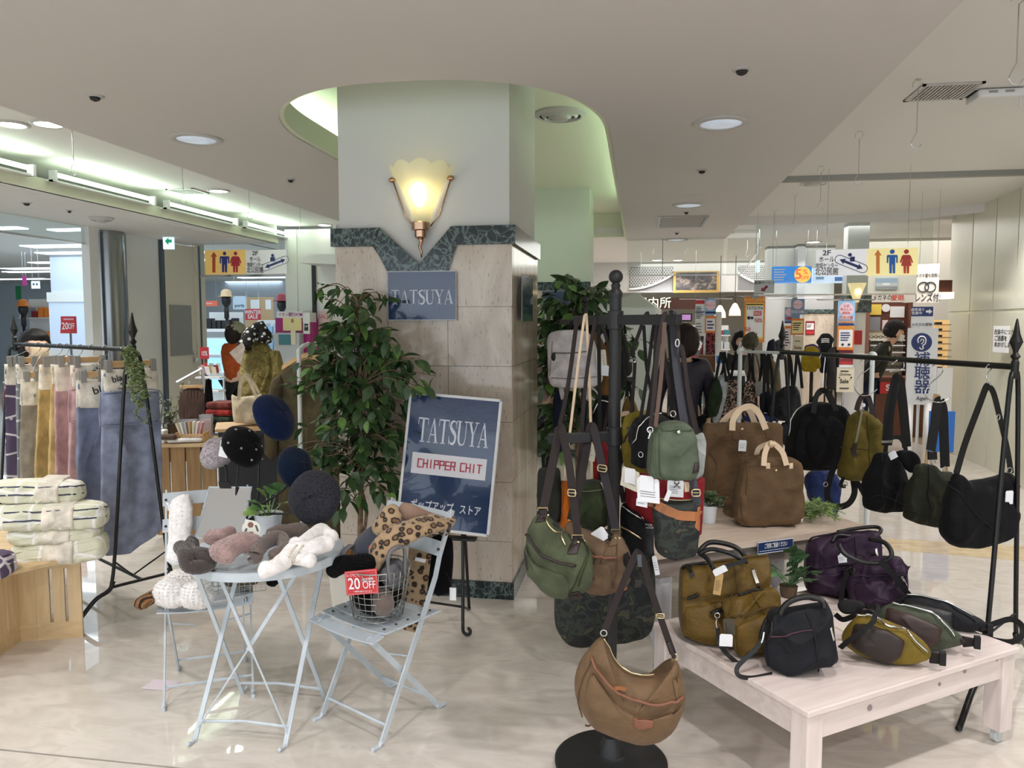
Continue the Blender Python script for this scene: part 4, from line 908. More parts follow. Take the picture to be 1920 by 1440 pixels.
q=atY(1606,552,10.3);t=thing('wall_sconce','small far glowing wall lamp beside the eyeglass shop','lamp',q);obj('glass_shade',B().lathe([(.03,-.1),(.07,.02),(.11,.14),(.1,.14),(.02,-.09)],16),lit('far shade',(240,226,170),.5),t,smooth=True);obj('bulb',B().sph((0,-.08,.03),.035,10,6),lit('far bulb',(255,220,140),12),t,smooth=True)
obj('bracket',B().tube([(0,0,-.1),(.02,.1,-.2)],.02,8),MK['brass'],t)
cx_=atY(1608,620,10.45).x;st=thing('white_column','white column with a red notice by the eyeglass shop','column',(cx_,10.6,0),kind='structure');obj('shaft',B().lathe([(.13,0),(.13,1.95)],20).box(-.12,.14,-.02,.2,1.95,2.9),CL['white'],st,smooth='auto');obj('cap_stone',B().box(-.14,.16,-.14,.2,1.75,1.98),MK['green_marble'],st);obj('red_notice',B().box(-.05,.06,-.14,-.13,1.34,1.52),CL['red'],st)
YG=12.6
a,c=atY(1612,600,YG).x,atY(1790,600,YG).x
struct('wall_eyewear',B().box(a,c,YG,YG+.2,0,2.9),mat('shop cream wall',(216,210,198),.7))
t,p=pth('wall_photo','blue grey landscape photo on the eyeglass shop wall','picture',(1642,521,1683,543),YG-.03,mat('photo sky',(150,172,196),.4),.02);rect(t,p,(1642,530,1683,537),CL['lgrey']);rect(t,p,(1642,537,1683,543),CL['grey']);rect(t,p,(1655,531,1668,535),CL['white'])
t,p=pth('shop_lettering','black and red shop name letters on the eyeglass shop wall','sign',(1630,553,1694,567),YG-.02,MATS['shop cream wall'],.012);ptx(t,p,'メガネの',1654,558.5,10,CL['black'],bold=.05,sx=.78);ptx(t,p,'愛眼',1683,559,10.5,mat('sign letter red',(206,62,40),.5),bold=.05)
p=Pl(1662,660,YG-.3,0);p.o.z=0;t=thing('eyewear_shelf','brown framed wall shelf of eyeglasses with posters','shelf',p.o)
def lb2(r,y0,y1,mt,nm):a,c=p.l(r[0],r[3]),p.l(r[2],r[1]);return obj(nm,B().box(a.x,c.x,y0,y1,max(0,a.z),c.z),mt,t)
lb2((1624,567,1632,790),0,.3,CL['brown'],'side_board');lb2((1632,567,1712,620),.2,.28,CL['brown'],'sign_board');lb2((1700,567,1712,790),0,.3,CL['brown'],'side_board')
lb2((1632,570,1660,590),.18,.2,CL['yellow'],'yellow_notice');lb2((1676,574,1704,595),.18,.2,CL['white'],'white_notice');lb2((1632,594,1658,620),.18,.2,CL['grey'],'photo_notice');lb2((1661,600,1672,620),.18,.2,PKW,'pink_notice');lb2((1674,602,1702,620),.18,.2,CL['lgrey'],'picture_notice')
q=p.l(1668,577);obj('round_notice',B().disc((q.x,q.z),.06,.17,.18),CL['white'],t)
lb2((1632,620,1700,790),.22,.28,CL['cream'],'back_board')
for y in(637,647,660,676,693):lb2((1634,y,1700,y+2),.06,.22,CL['white'],'shelf_board')
gm=mat('dark eyeglass frames',(36,30,32),.4);n_=0
for yi,y in enumerate((636,646,659,675,692)):
 for k in range(7):
  q=p.l(1641+k*9,y);gx=p.o.x+q.x;b=B()
  for s in(-1,1):b.tube([(s*.032+.026*cos(u*pi/5),0,.03+.018*sin(u*pi/5))for u in range(10)],.005,4,closed=True)
  b.tube([(-.058,0,.035),(-.056,.1,.03)],.004,4);b.tube([(.058,0,.035),(.056,.1,.03)],.004,4)
  o=obj('eyeglasses',b,gm,loc=(gx,p.o.y+.08,q.z+.004));tag(o,'dark eyeglasses on the shop wall shelf, '+ORD[k]+' from the left, '+ORD[yi]+' row','eyeglasses','eyeglasses on the wall shelf')
a=atY(1685,730,11.6);t=thing('shop_counter','brown wooden counter in front of the eyeglass shelf','counter',(a.x,11.6,0));obj('body',B().box(-.36,.5,0,.4,0,.82),mat('counter brown',(98,58,38),.4),t);obj('top',B().box(-.38,.52,-.02,.42,.82,.85),CL['brown'],t);obj('sale_strip',B().box(-.3,.2,-.012,0,.62,.78),CL['red'],t)
txt('SALE',.12,CL['white'],t,(-.05,-.015,.7),bold=.004)
t,p=pth('banner_stand','white standing banner reading 補聴器 with a navy ear emblem','banner',(1697,615,1760,758),8.0,mat('banner cloth',(226,228,230),.5),.03,rz=-.15)
obj('leg',B().tube([(-.09,.02,-p.o.z),(-.09,.02,p.l(1720,755).z)],.035,12),CL['white'],t,smooth=True);obj('leg',B().tube([(.07,.02,-p.o.z),(.07,.02,p.l(1720,755).z)],.035,12),CL['white'],t,smooth=True)
circ(t,p,1728,642,15.5,CL['navy'],'emblem_disc')
ear=[p.l(*q,dy=-.007)for q in((1722,643),(1721,636),(1726,631),(1733,632),(1736,638),(1734,645),(1730,648),(1731,653),(1727,655),(1724,651))];obj('ear_mark',B().tube(cr_path(ear,4),.006,5),CL['white'],t)
ear=[p.l(*q,dy=-.007)for q in((1726,640),(1728,636),(1732,638),(1730,643),(1727,645))];obj('ear_mark',B().tube(cr_path(ear,4),.005,5),CL['white'],t)
for s,y in zip('補聴器',(675,701,727)):ptx(t,p,s,1729,y,25,CL['navy'],bold=.03)
ptx(t,p,'Aigan',1727,746,8,INK,shear=.2)if 0 else txt('Aigan',.055,INK,t,p.l(1728,747,-.006),shear=.2,sx=.85)
t,p=pth('open_sign','small blue and white open as usual sign with an arrow','sign',(1708,575,1752,614),8.1,CL['white'],.02,rz=-.15,stand=1);rect(t,p,(1708,575,1750,593),CL['navy']);ptx(t,p,'通常通り',1721,581,5.6,CL['white'],bold=.03,sx=.95);ptx(t,p,'営業中',1719,587.5,5.6,CL['white'],bold=.03)
poly(t,p,((1736,582),(1742,582),(1742,579),(1748,584),(1742,589),(1742,586),(1736,586)),CL['white'],'arrow');ptx(t,p,'メガネの愛眼',1728,609,6,INK,sx=.9)
t,p=pth('hanging_banner','beige hanging banner with drawn spectacles and レンズ付','banner',(1717,494,1762,568),8.6,mat('banner beige',(222,214,202),.5),.012,rz=-.5,hang=2.97)
ptx(t,p,'メガネ道も価格に',1740,517,7.5,INK,sx=.62);ptx(t,p,'レンズ付!',1739,559,15,INK,sx=.62,bold=.02)
for s in(-1,1):q=p.l(1738+s*6.5,538,-.006);obj('spectacles',B().tube([q+V((.05*cos(u*pi/7),0,.05*sin(u*pi/7)))for u in range(14)],.005,5,closed=True),INK,t)
p=Pl(1765,620,9.9,0);p.o.z=0;t=thing('lit_shelf','warm lit display shelf of glasses beside the hoarding','shelf',p.o)
lb2((1752,600,1786,760),.1,.14,lit('warm back',(250,206,140),.5),'lit_back');lb2((1752,548,1786,560),-.05,.2,lit('warm lamp',(255,240,214),2.2),'lit_canopy');lb2((1752,525,1786,548),.0,.2,CL['brown'],'fascia')
for y in range(608,700,12):lb2((1752,y,1784,y+2),0,.1,CL['tan'],'shelf_board');lb2((1756,y-4,1768,y),0.02,.08,gm,'display_pieces')
lb2((1752,690,1786,800),-.02,.1,CL['white'],'cupboard')
t=thing('wooden_easel','pale wooden easel leg beside the hoarding','easel',(atY(1748,760,7.6).x,7.6,0));obj('leg',B().beam((-.06,0,0),(.06,.1,.95),.03,.02),CL['tan'],t);obj('leg',B().beam((.18,0,0),(.08,.1,.95),.03,.02),CL['tan'],t);obj('board',B().box(-.02,.2,.0,.015,.42,.8),CL['blue'],t)
hp=[(3.84,11.2),(3.84,10.4),(3.83,9.6),(3.81,8.85),(3.74,8.2),(3.62,7.5),(3.46,6.8),(3.2,6.0),(2.95,5.3)]
hp=[(x,y)for x,y in[(3.84,10.5),(3.86,9.9),(3.84,9.25),(3.78,8.6),(3.70,8.0),(3.62,7.3),(3.6,6.6),(3.6,5.2)]]
hw=struct('wall_hoarding',B().slab(hp+[(4.3,5.2),(4.3,10.5)],0,ZR-.03),MK['hoard_gap'])
for(x0,y0),(x1,y1)in zip(hp[:-1],hp[1:]):
 d_=V((x1-x0,y1-y0,0)).normalized();n_=V((d_.y,-d_.x,0))*-.012 if 0 else V((-1,0,0))*.012
 a_,c_=V((x0,y0,0))+d_*.012,V((x1,y1,0))-d_*.012
 for z0,z1 in((.0,1.72),(1.76,ZR-.03)):
  struct('panel',B().slab([(a_.x,a_.y),(c_.x,c_.y),(c_.x+n_.x,c_.y),(a_.x+n_.x,a_.y)],z0,z1),MK['hoard'],hw)
q=atX(1877,636,3.68);rz=math.atan2(-.6,-.08)+pi
p=Pl(1877,636,q.y,rz=-1.44);t=thing('notice','white paper notice with three lines taped to the cream hoarding','notice',p.o,p.rz);a,c=p.l(1861,660),p.l(1894,611);obj('sheet',B().box(a.x,c.x,-.001,.0,a.z,c.z),CL['white'],t)
for s,y in(('改装中につき',623),('ご迷惑を',634.5),('おかけします',646)):ptx(t,p,s,1864,y,9.5,INK,ax='LEFT',sx=.95,bold=.02)
p=None
# soft rolls and folding furniture
def slug(b,pts,rx,ry,nrm=(0,0,1),n=14,per=5,end=.35,wob=0,seed=0):
 P=cr_path(pts,per);P=resample(P,max(14,len(P)),False);m=len(P);vs=[];fs=[];L=sum((P[i+1]-P[i]).length for i in range(m-1));acc=0
 rx=rx if callable(rx)else(lambda t,r=rx:r);ry=ry if callable(ry)else(lambda t,r=ry:r)
 for i in range(m):
  if i:acc+=(P[i]-P[i-1]).length
  t=acc/L;tg=(P[min(i+1,m-1)]-P[max(i-1,0)]).normalized();sd=tg.cross(vec(nrm));sd=sd.normalized()if sd.length>.05 else tg.orthogonal().normalized();nn=sd.cross(tg)
  e=min(t,1-t)*L/(end*2*max(rx(t),1e-4));k=sqrt(max(0,1-(1-min(1,e))**2))if end else 1;k=max(k,.02)
  for j in range(n):
   a=2*pi*j/n;q=P[i]+sd*(rx(t)*k*cos(a))+nn*(ry(t)*k*sin(a))
   if wob:q=q+(q-P[i])*(wob*noise.noise(q*18+V((seed,seed,0))))
   vs.append(q)
 for i in range(m-1):fs+=[(i*n+j,i*n+(j+1)%n,(i+1)*n+(j+1)%n,(i+1)*n+j)for j in range(n)]
 fs+=[tuple(range(n))[::-1],tuple((m-1)*n+j for j in range(n))]
 return b.add(vs,fs)
def fur(nm,c):
 FURC[nm]=c
 return mat(nm,c,.95,nz=(40,.07),bp=(150,.35,.006),sheen=.5 if sum(c)>150 else.05,spec=.1)
FW,FG,FP,FB=fur('white fur',(250,246,242)),fur('charcoal fur',(72,65,63)),fur('mauve fur',(166,140,136)),fur('taupe fur',(108,96,90))
def f_leo(n,l,b):
 cv=coords(n,l);v=tex(n,l,'Voronoi',cv,Scale=33,Randomness=.85);t=tex(n,l,'Noise',cv,Scale=60)
 ad=n.new('ShaderNodeMath');ad.operation='MULTIPLY_ADD';ad.inputs[1].default_value=.35;l.new(t.outputs[0],ad.inputs[0]);l.new(v.outputs['Distance'],ad.inputs[2])
 l.new(ramp(n,l,ad.outputs[0],[(.30,(122,90,62)),(.42,(104,74,50)),(.46,(34,24,20)),(.60,(36,26,20)),(.645,(160,134,100)),(.95,(174,148,114))]),b.inputs['Base Color']);bump(n,l,t.outputs[0],.6,b)
MK['leopard']=patmat('leopard plush',f_leo,.9,**{'Sheen Weight':.3})
WM=MK['white_metal']
TX,TY,TZ=-1.455,2.79,.71
t=thing('bistro_table','white metal folding round bistro table covered with fur mufflers','table',(TX,TY,0))
oc=[V((.315*cos(R(22.5+45*k)+.3),.315*sin(R(22.5+45*k)+.3),0))*1.03 for k in range(8)];oc=chaikin(oc,2,.25)
obj('tabletop',B().slab([(p.x,p.y)for p in oc],TZ-.006,TZ),WM,t);obj('rim',B().ribbon([V((p.x,p.y,TZ-.018))for p in oc+[oc[0]]],.03,.004,side=(0,0,1)),WM,t)
for dx,dy in((-.15,-.26),(-.06,-.28)):obj('hole_plug',B().lathe([(.008,TZ),(.007,TZ+.001)],10,(dx,dy,0)),MK['dark_hole'],t)  # dark discs painted on for the shade inside the tabletop holes
F1=[V((-1.67-TX,2.60-TY,0)),V((-1.309-TX,2.62-TY,0))];F2=[V((-1.684-TX,2.99-TY,0)),V((-1.31-TX,3.0-TY,0))]
tops1=[V((-.19,.2,TZ-.02)),V((.17,.2,TZ-.02))];tops2=[V((-.21,-.17,TZ-.02)),V((.14,-.19,TZ-.02))]
def leg(par,a,b_,w=.018,foot=True):
 bb=B().beam(a,b_,w,.007,V((0,1,0)))
 if foot:d=V(((a-b_).x,(a-b_).y,0)).normalized()*.04;bb.tube([a+V((0,0,.006)),a+d*.5+V((0,0,.004)),a+d+V((0,0,.012))],.007,6)
 return obj('leg',bb,WM,par)
for a,c in zip(F1+F2,tops1+tops2):leg(t,a,c)
for F_,T_ in((F1,tops1),(F2,tops2)):
 a,c=F_[0].lerp(T_[0],.09),F_[1].lerp(T_[1],.09);obj('stretcher',B().tube([a,a.lerp(c,.5)+V((0,0,.012)),c],.006,6),WM,t)
b1,b2=F1[0].lerp(tops1[0],.12),F2[1].lerp(tops2[1],.96);b3,b4=F1[1].lerp(tops1[1],.1),F2[0].lerp(tops2[0],.96)
for a,c in((F1[0].lerp(tops1[0],.06),V((.2,-.13,TZ-.03))),(F1[1].lerp(tops1[1],.06),V((-.1,-.19,TZ-.03)))):
 m_=a.lerp(c,.5);obj('brace',B().tube([a,m_],.004,6).beam(m_,c,.014,.006,V((0,1,0))),WM,t)
def make_chair(label,loc,rz):
 t=thing('folding_chair',label,'chair',loc,rz,'white folding bistro chairs');w=.353
 for x in(.0,w):obj('back_post',B().ribbon([V((x,0,.012)),V((x,.25,.48)),V((x,.30,.58)),V((x,.325,.66)),V((x,.405,.835))],.022,.008,side=(0,.84,-.5)).tube([(x,0,.02),(x,-.012,.006),(x,-.045,.008)],.009,6),WM,t)
 for x in(.03,w-.03):obj('front_leg',B().beam(V((x,-.03,.425)),V((x,.345,.012)),.022,.008,V((1,0,0))).tube([(x,.335,.02),(x,.345,.008),(x,.385,.009)],.009,6),WM,t)
 obj('stretcher',B().tube([(0,.03,.07),(w,.03,.07)],.006,6),WM,t);obj('stretcher',B().tube([(.03,.295,.07),(w-.03,.295,.07)],.006,6),WM,t)
 obj('hinge_rod',B().tube([(0,.155,.3),(w*.35,.14,.285)],.004,6).tube([(w*.65,.14,.285),(w,.155,.3)],.004,6),WM,t)
 for k in range(6):
  y=-.045+.062*k;z=.437+(-.012 if k==0 else 0)
  s=obj('slat',B().ribbon([V((-.012+(w+.024)*i/8,y+.027,z-.02*(1-(2*i/8-1)**2)*.6))for i in range(9)],.054,.006,side=(0,1,.22 if k==0 else 0)),WM,t)
  for x in(.025,w-.025):obj('rivet',B().lathe([(.006,z+.003),(.004,z+.006),(.001,z+.0065)],8,(x,y+.027,-.002)),MK['dark_hole'],s)
 for x in(.02,w-.02):obj('seat_rail',B().beam(V((x,-.03,.425)),V((x,.315,.425)),.006,.018),WM,t)
 for z,y in((.8,.375),(.69,.325)):
  s=obj('back_slat',B().ribbon([V((-.014+(w+.028)*i/8,y+.018*(1-(2*i/8-1)**2),z))for i in range(9)],.06,.006,side=(0,.4,.92)),WM,t)
  for x in(.0,w):obj('rivet',B().sph((x,y-.006,z),.006,8,5),MK['dark_hole'],s)
 return t
make_chair('white slatted folding chair with the wire basket on its seat',(-1.258,2.853,0),R(-28.8))
make_chair('white slatted folding chair left of the bistro table with white fur',(-1.949,2.827,0),R(28.7))
q=atZ(709,1150,.452);BX,BY,BZ=q.x,q.y,.447
t=thing('wire_basket','round steel wire basket heaped with scarves on the folding chair','basket',(BX,BY,BZ))
def br_(z):return.098+.032*z/.2
b=B()
for k in range(9):z=.004+.2*k/8;b.tube([(br_(z)*cos(2*pi*i/32),br_(z)*sin(2*pi*i/32),z)for i in range(32)],.0016 if k<8 else.003,5,closed=True)
for i in range(26):a=2*pi*i/26;b.tube([(br_(0)*cos(a),br_(0)*sin(a),.004),(br_(.204)*cos(a),br_(.204)*sin(a),.204)],.0016,5)
for i in range(-4,5):x=.022*i;r=sqrt(.098**2-x*x);b.tube([(x,-r,.003),(x,r,.003)],.0014,4)
obj('wire_mesh',b,mat('galvanised wire',(176,176,172),.35,1),t,smooth=True,kind='stuff')
felt=mat('grey felt',(112,112,116),.9,bp=(200,.4,.003))
obj('handle',B().ribbon(cr_path([V((-.122,-.05,.18)),V((-.128,-.04,.25)),V((-.11,.0,.275)),V((-.115,.04,.25)),V((-.115,.05,.18))],6),.022,.008,side=(1,.2,0)),felt,t,smooth=True)
obj('handle',B().ribbon(cr_path([V((.085,-.105,.17)),V((.082,-.112,.27)),V((.105,-.1,.305)),V((.13,-.06,.29)),V((.125,-.045,.18))],6),.022,.008,side=(.6,-.8,0)),felt,t,smooth=True)
q1=V((.05,-.09,.0))
def blob(name,label,cat,mt,c,r,amp=.25,sc=9,grp=None,rot=0,par=None,nu=22,nv=14):
 sd=random.random()*40
 o=obj(name,B().sph((0,0,0),r,nu,nv,fn=lambda q:1+amp*noise.noise(q*1.6+V((sd,0,0)))+amp*.4*noise.noise(q*4+V((0,sd,0)))),mt,par,smooth=True,loc=c,rot=(0,0,rot));
 if label:tag(o,label,cat,grp)
 return o
GB='scarves heaped in the wire basket'
blk=fur('black fur',(12,11,12))
blob('scarf','black fluffy scarf filling the bottom of the wire basket','scarf',blk,(BX-.005,BY,BZ+.09),(.1,.098,.085),.05,grp=GB)
blob('scarf','brown grey fur scarf showing through the basket wires','scarf',FB,(BX+.045,BY-.072,BZ+.08),(.045,.036,.058),.12,grp=GB)
blob('scarf','grey felt scarf along the right rim inside the basket','scarf',felt,(BX+.06,BY+.01,BZ+.165),(.055,.075,.06),.15,grp=GB)
bb=B();P=[V((BX-.165,BY-.085,BZ+.185)),V((BX-.12,BY-.09,BZ+.22)),V((BX-.05,BY-.07,BZ+.235)),V((BX+.02,BY-.06,BZ+.225))];slug(bb,P,.034,.034,wob=.3);o=obj('muffler',bb,blk,smooth=True);tag(o,'black fur muffler drooping over the left basket rim','scarf',GB)
fuzz(o,o,1500,.009,blk)
bb=B();P=[V((BX-.09,BY+.03,BZ+.225)),V((BX-.04,BY+.02,BZ+.262)),V((BX+.01,BY+.01,BZ+.29)),V((BX+.06,BY+.04,BZ+.28))];slug(bb,P,.045,.014,wob=.2);o=obj('scarf',bb,fabric('red wool',(168,38,44)));tag(o,'red wool scarf peeking out of the basket','scarf',GB)
o=obj('beret',B().lathe([(.01,.05),(.06,.045),(.1,.02),(.105,.0),(.09,-.016),(.05,-.02),(.01,-.02)],28),mat('navy felt',(44,50,66),.95,bp=(220,.5,.003),sheen=.3),loc=(BX-.015,BY+.045,BZ+.275),rot=(.5,-.3,0),smooth=True);tag(o,'dark navy beret on top of the basket heap','hat',GB)
blob('fur_tuft','ginger fur pompon at the left of the basket','pompon',fur('ginger fur',(176,128,72)),(BX-.128,BY+.05,BZ+.225),(.03,.028,.024),.3)
y_=BY-.07
bb=B();P=[atY(692,1066,BY-.02),atY(712,1028,BY-.04),atY(750,1003,BY-.02),atY(795,985,BY+.05),atY(828,978,BY+.13),atY(842,992,BY+.20)]
slug(bb,P,lambda t:.052,.022,nrm=(-.2,-.75,.6),wob=.15);o=obj('scarf',bb,MK['leopard'],smooth=True);tag(o,'leopard print plush scarf slung from the basket over the chair back','scarf')
fuzz(o,o,2500,.008,MK['leopard'])
bb=B();P=[atY(752,960,BY+.06),atY(735,968,BY+.03),atY(722,990,BY+.03),atY(712,1010,BY+.02)];slug(bb,P,.05,.022,nrm=(0,-1,.2),wob=.15);o=obj('scarf',bb,MK['leopard'],smooth=True);tag(o,'folded leopard print scarf end standing behind the basket','scarf')
bb=B();P=[atY(745,955,BY+.09),atY(770,962,BY+.09),atY(800,975,BY+.13),atY(832,985,BY+.17)];slug(bb,P,.035,.018,nrm=(0,-1,.3));o=obj('scarf',bb,mat('taupe lining',(150,122,104),.9,bp=(220,.4,.003)));tag(o,'taupe lined scarf folded behind the leopard print one','scarf')
bb=B();Yh=BY+.22;P=[atY(792,990,Yh),atY(786,1050,Yh),atY(778,1110,Yh-.005),atY(770,1150,Yh),atY(778,1186,Yh)];slug(bb,P,.05,.014,nrm=(0,-1,0));o=obj('scarf',bb,MK['leopard'],smooth=True);tag(o,'leopard print scarf tail hanging behind the chair seat','scarf')
bb=B();P=[atY(826,1000,Yh+.06),atY(828,1050,Yh+.06),atY(822,1118,Yh+.055)];slug(bb,P,.052,.016,nrm=(0,-1,0));o=obj('scarf',bb,blk,smooth=True);tag(o,'long black scarf hanging from the chair back with a white tag','scarf')
q=atY(849,1102,Yh+.02);obj('price_tag',B().box(q.x-.014,q.x+.014,q.y,q.y+.001,q.z-.055,q.z),MK['white_card'],o);obj('cord',B().tube([q,atY(836,1072,Yh+.035)],.001,5),MK['black_cord'],o)
q=atY(788,1050,Yh-.06);o2=obj('price_tag',B().cbox((0,0,0),(.045,.001,.02)),MK['white_card'],loc=q,rot=(.5,.25,.3));o2.parent=o
p=Pl(680,1092,BY-.125,rz=-.02);t=thing('sale_card','red 20 OFF card clipped to the front of the wire basket','sign',p.o,p.rz)
A_=[p.l(*q_)for q_ in((646,1072),(706,1066),(710,1112),(650,1117))];obj('card',B().prism([(v.x,v.z)for v in A_],0,.002),mat('sale red',(204,54,58),.45),t)
A_=[p.l(*q_)for q_ in((648,1074),(704.5,1068.3),(708,1110),(652,1115))];obj('line_frame',B().tube([v+V((0,-.001,0))for v in A_],.0006,4,closed=True),MK['white_card'],t)
txt('20',.062,MK['white_card'],t,p.l(664,1095.5,-.003),rot=(pi/2,-.09,0),bold=.0006,sx=.8);txt('OFF',.042,MK['white_card'],t,p.l(692,1097,-.003),rot=(pi/2,-.09,0),sx=.72);txt('レジにて',.014,MK['white_card'],t,p.l(662,1079,-.003),rot=(pi/2,-.09,0));txt('表示価格',.011,MK['white_card'],t,p.l(690,1086,-.003),rot=(pi/2,-.2,0));txt('一部除外品がございます',.007,MK['white_card'],t,p.l(680,1109,-.003),rot=(pi/2,-.09,0))
GF='fur mufflers on the bistro table'
def muff(label,mt,pts,rx,ry,nf=1600,ln=.008,nrm=(0,0,1),name='muffler',wob=.25,dup=None):
 bb=B();slug(bb,[atZ(a,b_,c_)for a,b_,c_ in pts],rx,ry,nrm,16,6,wob=wob,seed=len(label));o=obj(name,bb,mt,smooth=True);tag(o,label,'muffler',GF)
 if nf:fuzz(o,o,nf,ln,mt,w=.0018)
 return o
muff('charcoal fur muffler at the left table edge, outer one',FG,((338,1022,.79),(348,1042,.775),(352,1062,.745),(375,1062,.74),(400,1052,.74)),.028,.026)
muff('charcoal fur muffler looped beside the pink one',FG,((372,1012,.80),(358,1022,.785),(360,1040,.77),(388,1045,.765),(405,1050,.745)),.026,.03)
muff('mauve pink fur muffler, back fold behind the mirror foot',FP,((392,1020,.76),(400,1006,.79),(420,1004,.795),(440,1000,.79)),.022,.03,900)
muff('mauve pink fur muffler with the round card, in the middle',FP,((405,1050,.765),(425,1030,.79),(450,1018,.80),(470,1020,.79),(478,1030,.77)),lambda t:.05-.012*t,.038,2400)
muff('taupe fur muffler bent over in front of the white one',FB,((482,1052,.75),(478,1038,.78),(500,1015,.80),(525,1008,.80),(532,1030,.775),(505,1048,.755)),.026,.028,2000)
muff('taupe fur muffler lying at the back of the table',FB,((498,1005,.765),(525,997,.775),(560,994,.775),(575,1000,.765)),.03,.028,1500)
wm_=muff('white fur muffler with a pearl ring at the front edge',FW,((483,1068,.745),(510,1066,.745),(533,1050,.755),(552,1030,.78),(580,1030,.775),(610,1020,.775),(628,1020,.77)),lambda t:.031+.012*max(0,t-.55),.03,2600)
muff('white fur muffler end curled under the pearl ring',FW,((552,1030,.76),(555,1045,.755),(575,1050,.745),(590,1052,.745)),.027,.026,1000)
muff('white fur muffler piece standing at the right table end',FW,((548,1015,.795),(562,1020,.79),(590,1000,.80),(605,995,.795),(625,1012,.78)),.026,.026,1200)
q=atZ(555,1034,.785);b=B()
for k in range(16):
 a=pi*1.3*k/15-.3
 for j in(-1,1):b.sph((q.x+.012*j+.018*cos(a),q.y-.03*sin(a)*.6-.008,q.z+.03*cos(a)-.006),.0045,7,5)
obj('pearl_ring',b,mat('pearl',(214,206,190),.2),wm_,smooth=True,kind='stuff')
p=Pl(471,992,atZ(471,1015,.78).y-.05,rz=.15);t=thing('round_card','round white paper card printed with two brown flowers','card',p.o,p.rz)
q=p.l(471,993);r=16.5*p.m();obj('card',B().prism([(q.x+r*cos(2*pi*k/30),q.z+r*sin(2*pi*k/30))for k in range(30)],0,.0015).prism([(v.x,v.z)for v in[p.l(*z)for z in((460,973),(483,979),(480,985),(458,982))]],.0002,.0013),mat('card white',(226,228,214),.6),t)
for fx,fy in((470,984),(471,1002)):
 for k in range(6):c_=p.l(fx+3.2*cos(k*pi/3),fy+3.2*sin(k*pi/3));obj('flower_print',B().disc((c_.x,c_.z),2.4*p.m(),-.001,0,8),mat('brown print',(140,92,80),.6),t)
for s in(-1,1):
 for k in range(4):c_=p.l(471+s*(9+k*1.1),991+s*-3+k*3*1.0-2);obj('leaf_print',B().disc((c_.x,c_.z),1.3*p.m(),-.001,0,6,1.8),MK['ink'],t)
obj('stem',B().tube([p.l(478,1005),p.l(482,1022,.02)],.0015,5),MK['white_card'],t)
q=atZ(472,1042,.745);o=obj('paper_tag',B().cbox((0,0,0),(.05,.03,.0015)),MK['white_card'],loc=q+V((0,-.01,.01)),rot=(.9,.2,.5));tag(o,'white paper tag under the taupe muffler','tag')
p=Pl(412,1000,2.93,rz=.12);t=thing('table_mirror','frameless upright mirror leaning on the bistro table','mirror',V((p.o.x,p.o.y,TZ)),p.rz);p.o.z=TZ
A_=[V((-.105,0,.0)),V((.095,0,0)),V((.105,.0,.245)),V((-.085,.0,.245))]
T_=M.Rotation(-.36,4,'X')
obj('glass',B().prism([(v.x,v.z)for v in[p.l(*z)for z in((366,1008),(453,1012),(459,914),(378,914))]],0,.005,T_),MK['mirror'],t)
a_=[p.l(*z)for z in((366,1008),(453,1012),(459,914),(378,914))];obj('edge',B().tube([T_@v for v in a_],.004,6,closed=True),mat('bright bevel',(216,226,236),.15,.6),t);obj('prop',B().beam(V((0,.06,.22)),V((0,.15,.0)),.05,.004),MK['black_metal'],t)
q=atZ(502,985,TZ);q=V((q.x+.03,3.02,TZ))
q.x=atY(503,960,2.98).x;q.y=2.98
t=thing('potted_plant','small broad leaved plant in a white pot behind the mufflers','plant',q)
pot=mat('white glazed pot',(218,222,226),.3)
obj('pot',B().lathe([(.04,0),(.045,.002),(.058,.09),(.062,.094),(.056,.096),(.05,.08),(.01,.078)],24),pot,t,smooth='auto')
lm=mat('bright leaf',(136,170,92),.5,nz=(14,.25))
def leaf_mesh(L,w,fold=.25,curl=.2,lobes=0):
 b=B();n=7
 pr=[0,.62,.95,1,.85,.5,0]
 vs=[]
 for i in range(n):
  u=i/(n-1);z=-curl*u*u*L;ww=w*pr[i]/2*(1+lobes*(.35 if i%2 else-.25))
  vs+=[(-ww,u*L,z+fold*ww),(0,u*L,z),(ww,u*L,z+fold*ww)]
 fs=[]
 for i in range(n-1):fs+=[(i*3,i*3+1,i*3+4,i*3+3),(i*3+1,i*3+2,i*3+5,i*3+4)]
 return b.add(vs,fs)
def leaf_mat(d,up=V((0,0,1)),roll=0):
 y=d.normalized();x=y.cross(up);x=x.normalized()if x.length>.05 else y.orthogonal().normalized();z=x.cross(y)
 return M((x,y,z)).transposed().to_4x4()@M.Rotation(roll,4,'Y')
LM={}
def put_leaf(par,key,mk,mt,p,d,sc=1,roll=0,name='leaf'):
 if key not in LM:
  o=obj(name,mk(),mt,par,smooth=True);LM[key]=o.data
 else:
  o=bpy.data.objects.new(name,LM[key]);C.objects.link(o);o.parent=par
 if len(LM[key].materials)and LM[key].materials[0]!=mt:pass
 o.matrix_local=M.Translation(p)@leaf_mat(d,roll=roll)@M.Scale(sc,4);return o
for k,(ang,el,ln)in enumerate(((2.9,.9,.06),(2.2,1.1,.08),(.9,1.2,.11),(.3,.8,.07),(4.2,.9,.05),(5.2,1.0,.06),(1.5,1.35,.09),(3.6,.5,.05))):
 d=V((cos(ang)*cos(el),sin(ang)*cos(el),sin(el)));tip=V((0,0,.08))+d*ln;obj('stem',B().tube([(0,0,.07),tip],.0025,5),lm,t)
 put_leaf(t,'broad%d'%(k%2),lambda:leaf_mesh(.06,.062,.15,.3,.8),lm if k%2 else mat('deep leaf',(92,132,74),.5,nz=(14,.25)),tip,d+V((0,-.5,-.3)),1,random.uniform(-.4,.4))
bb=B();Yb=3.17
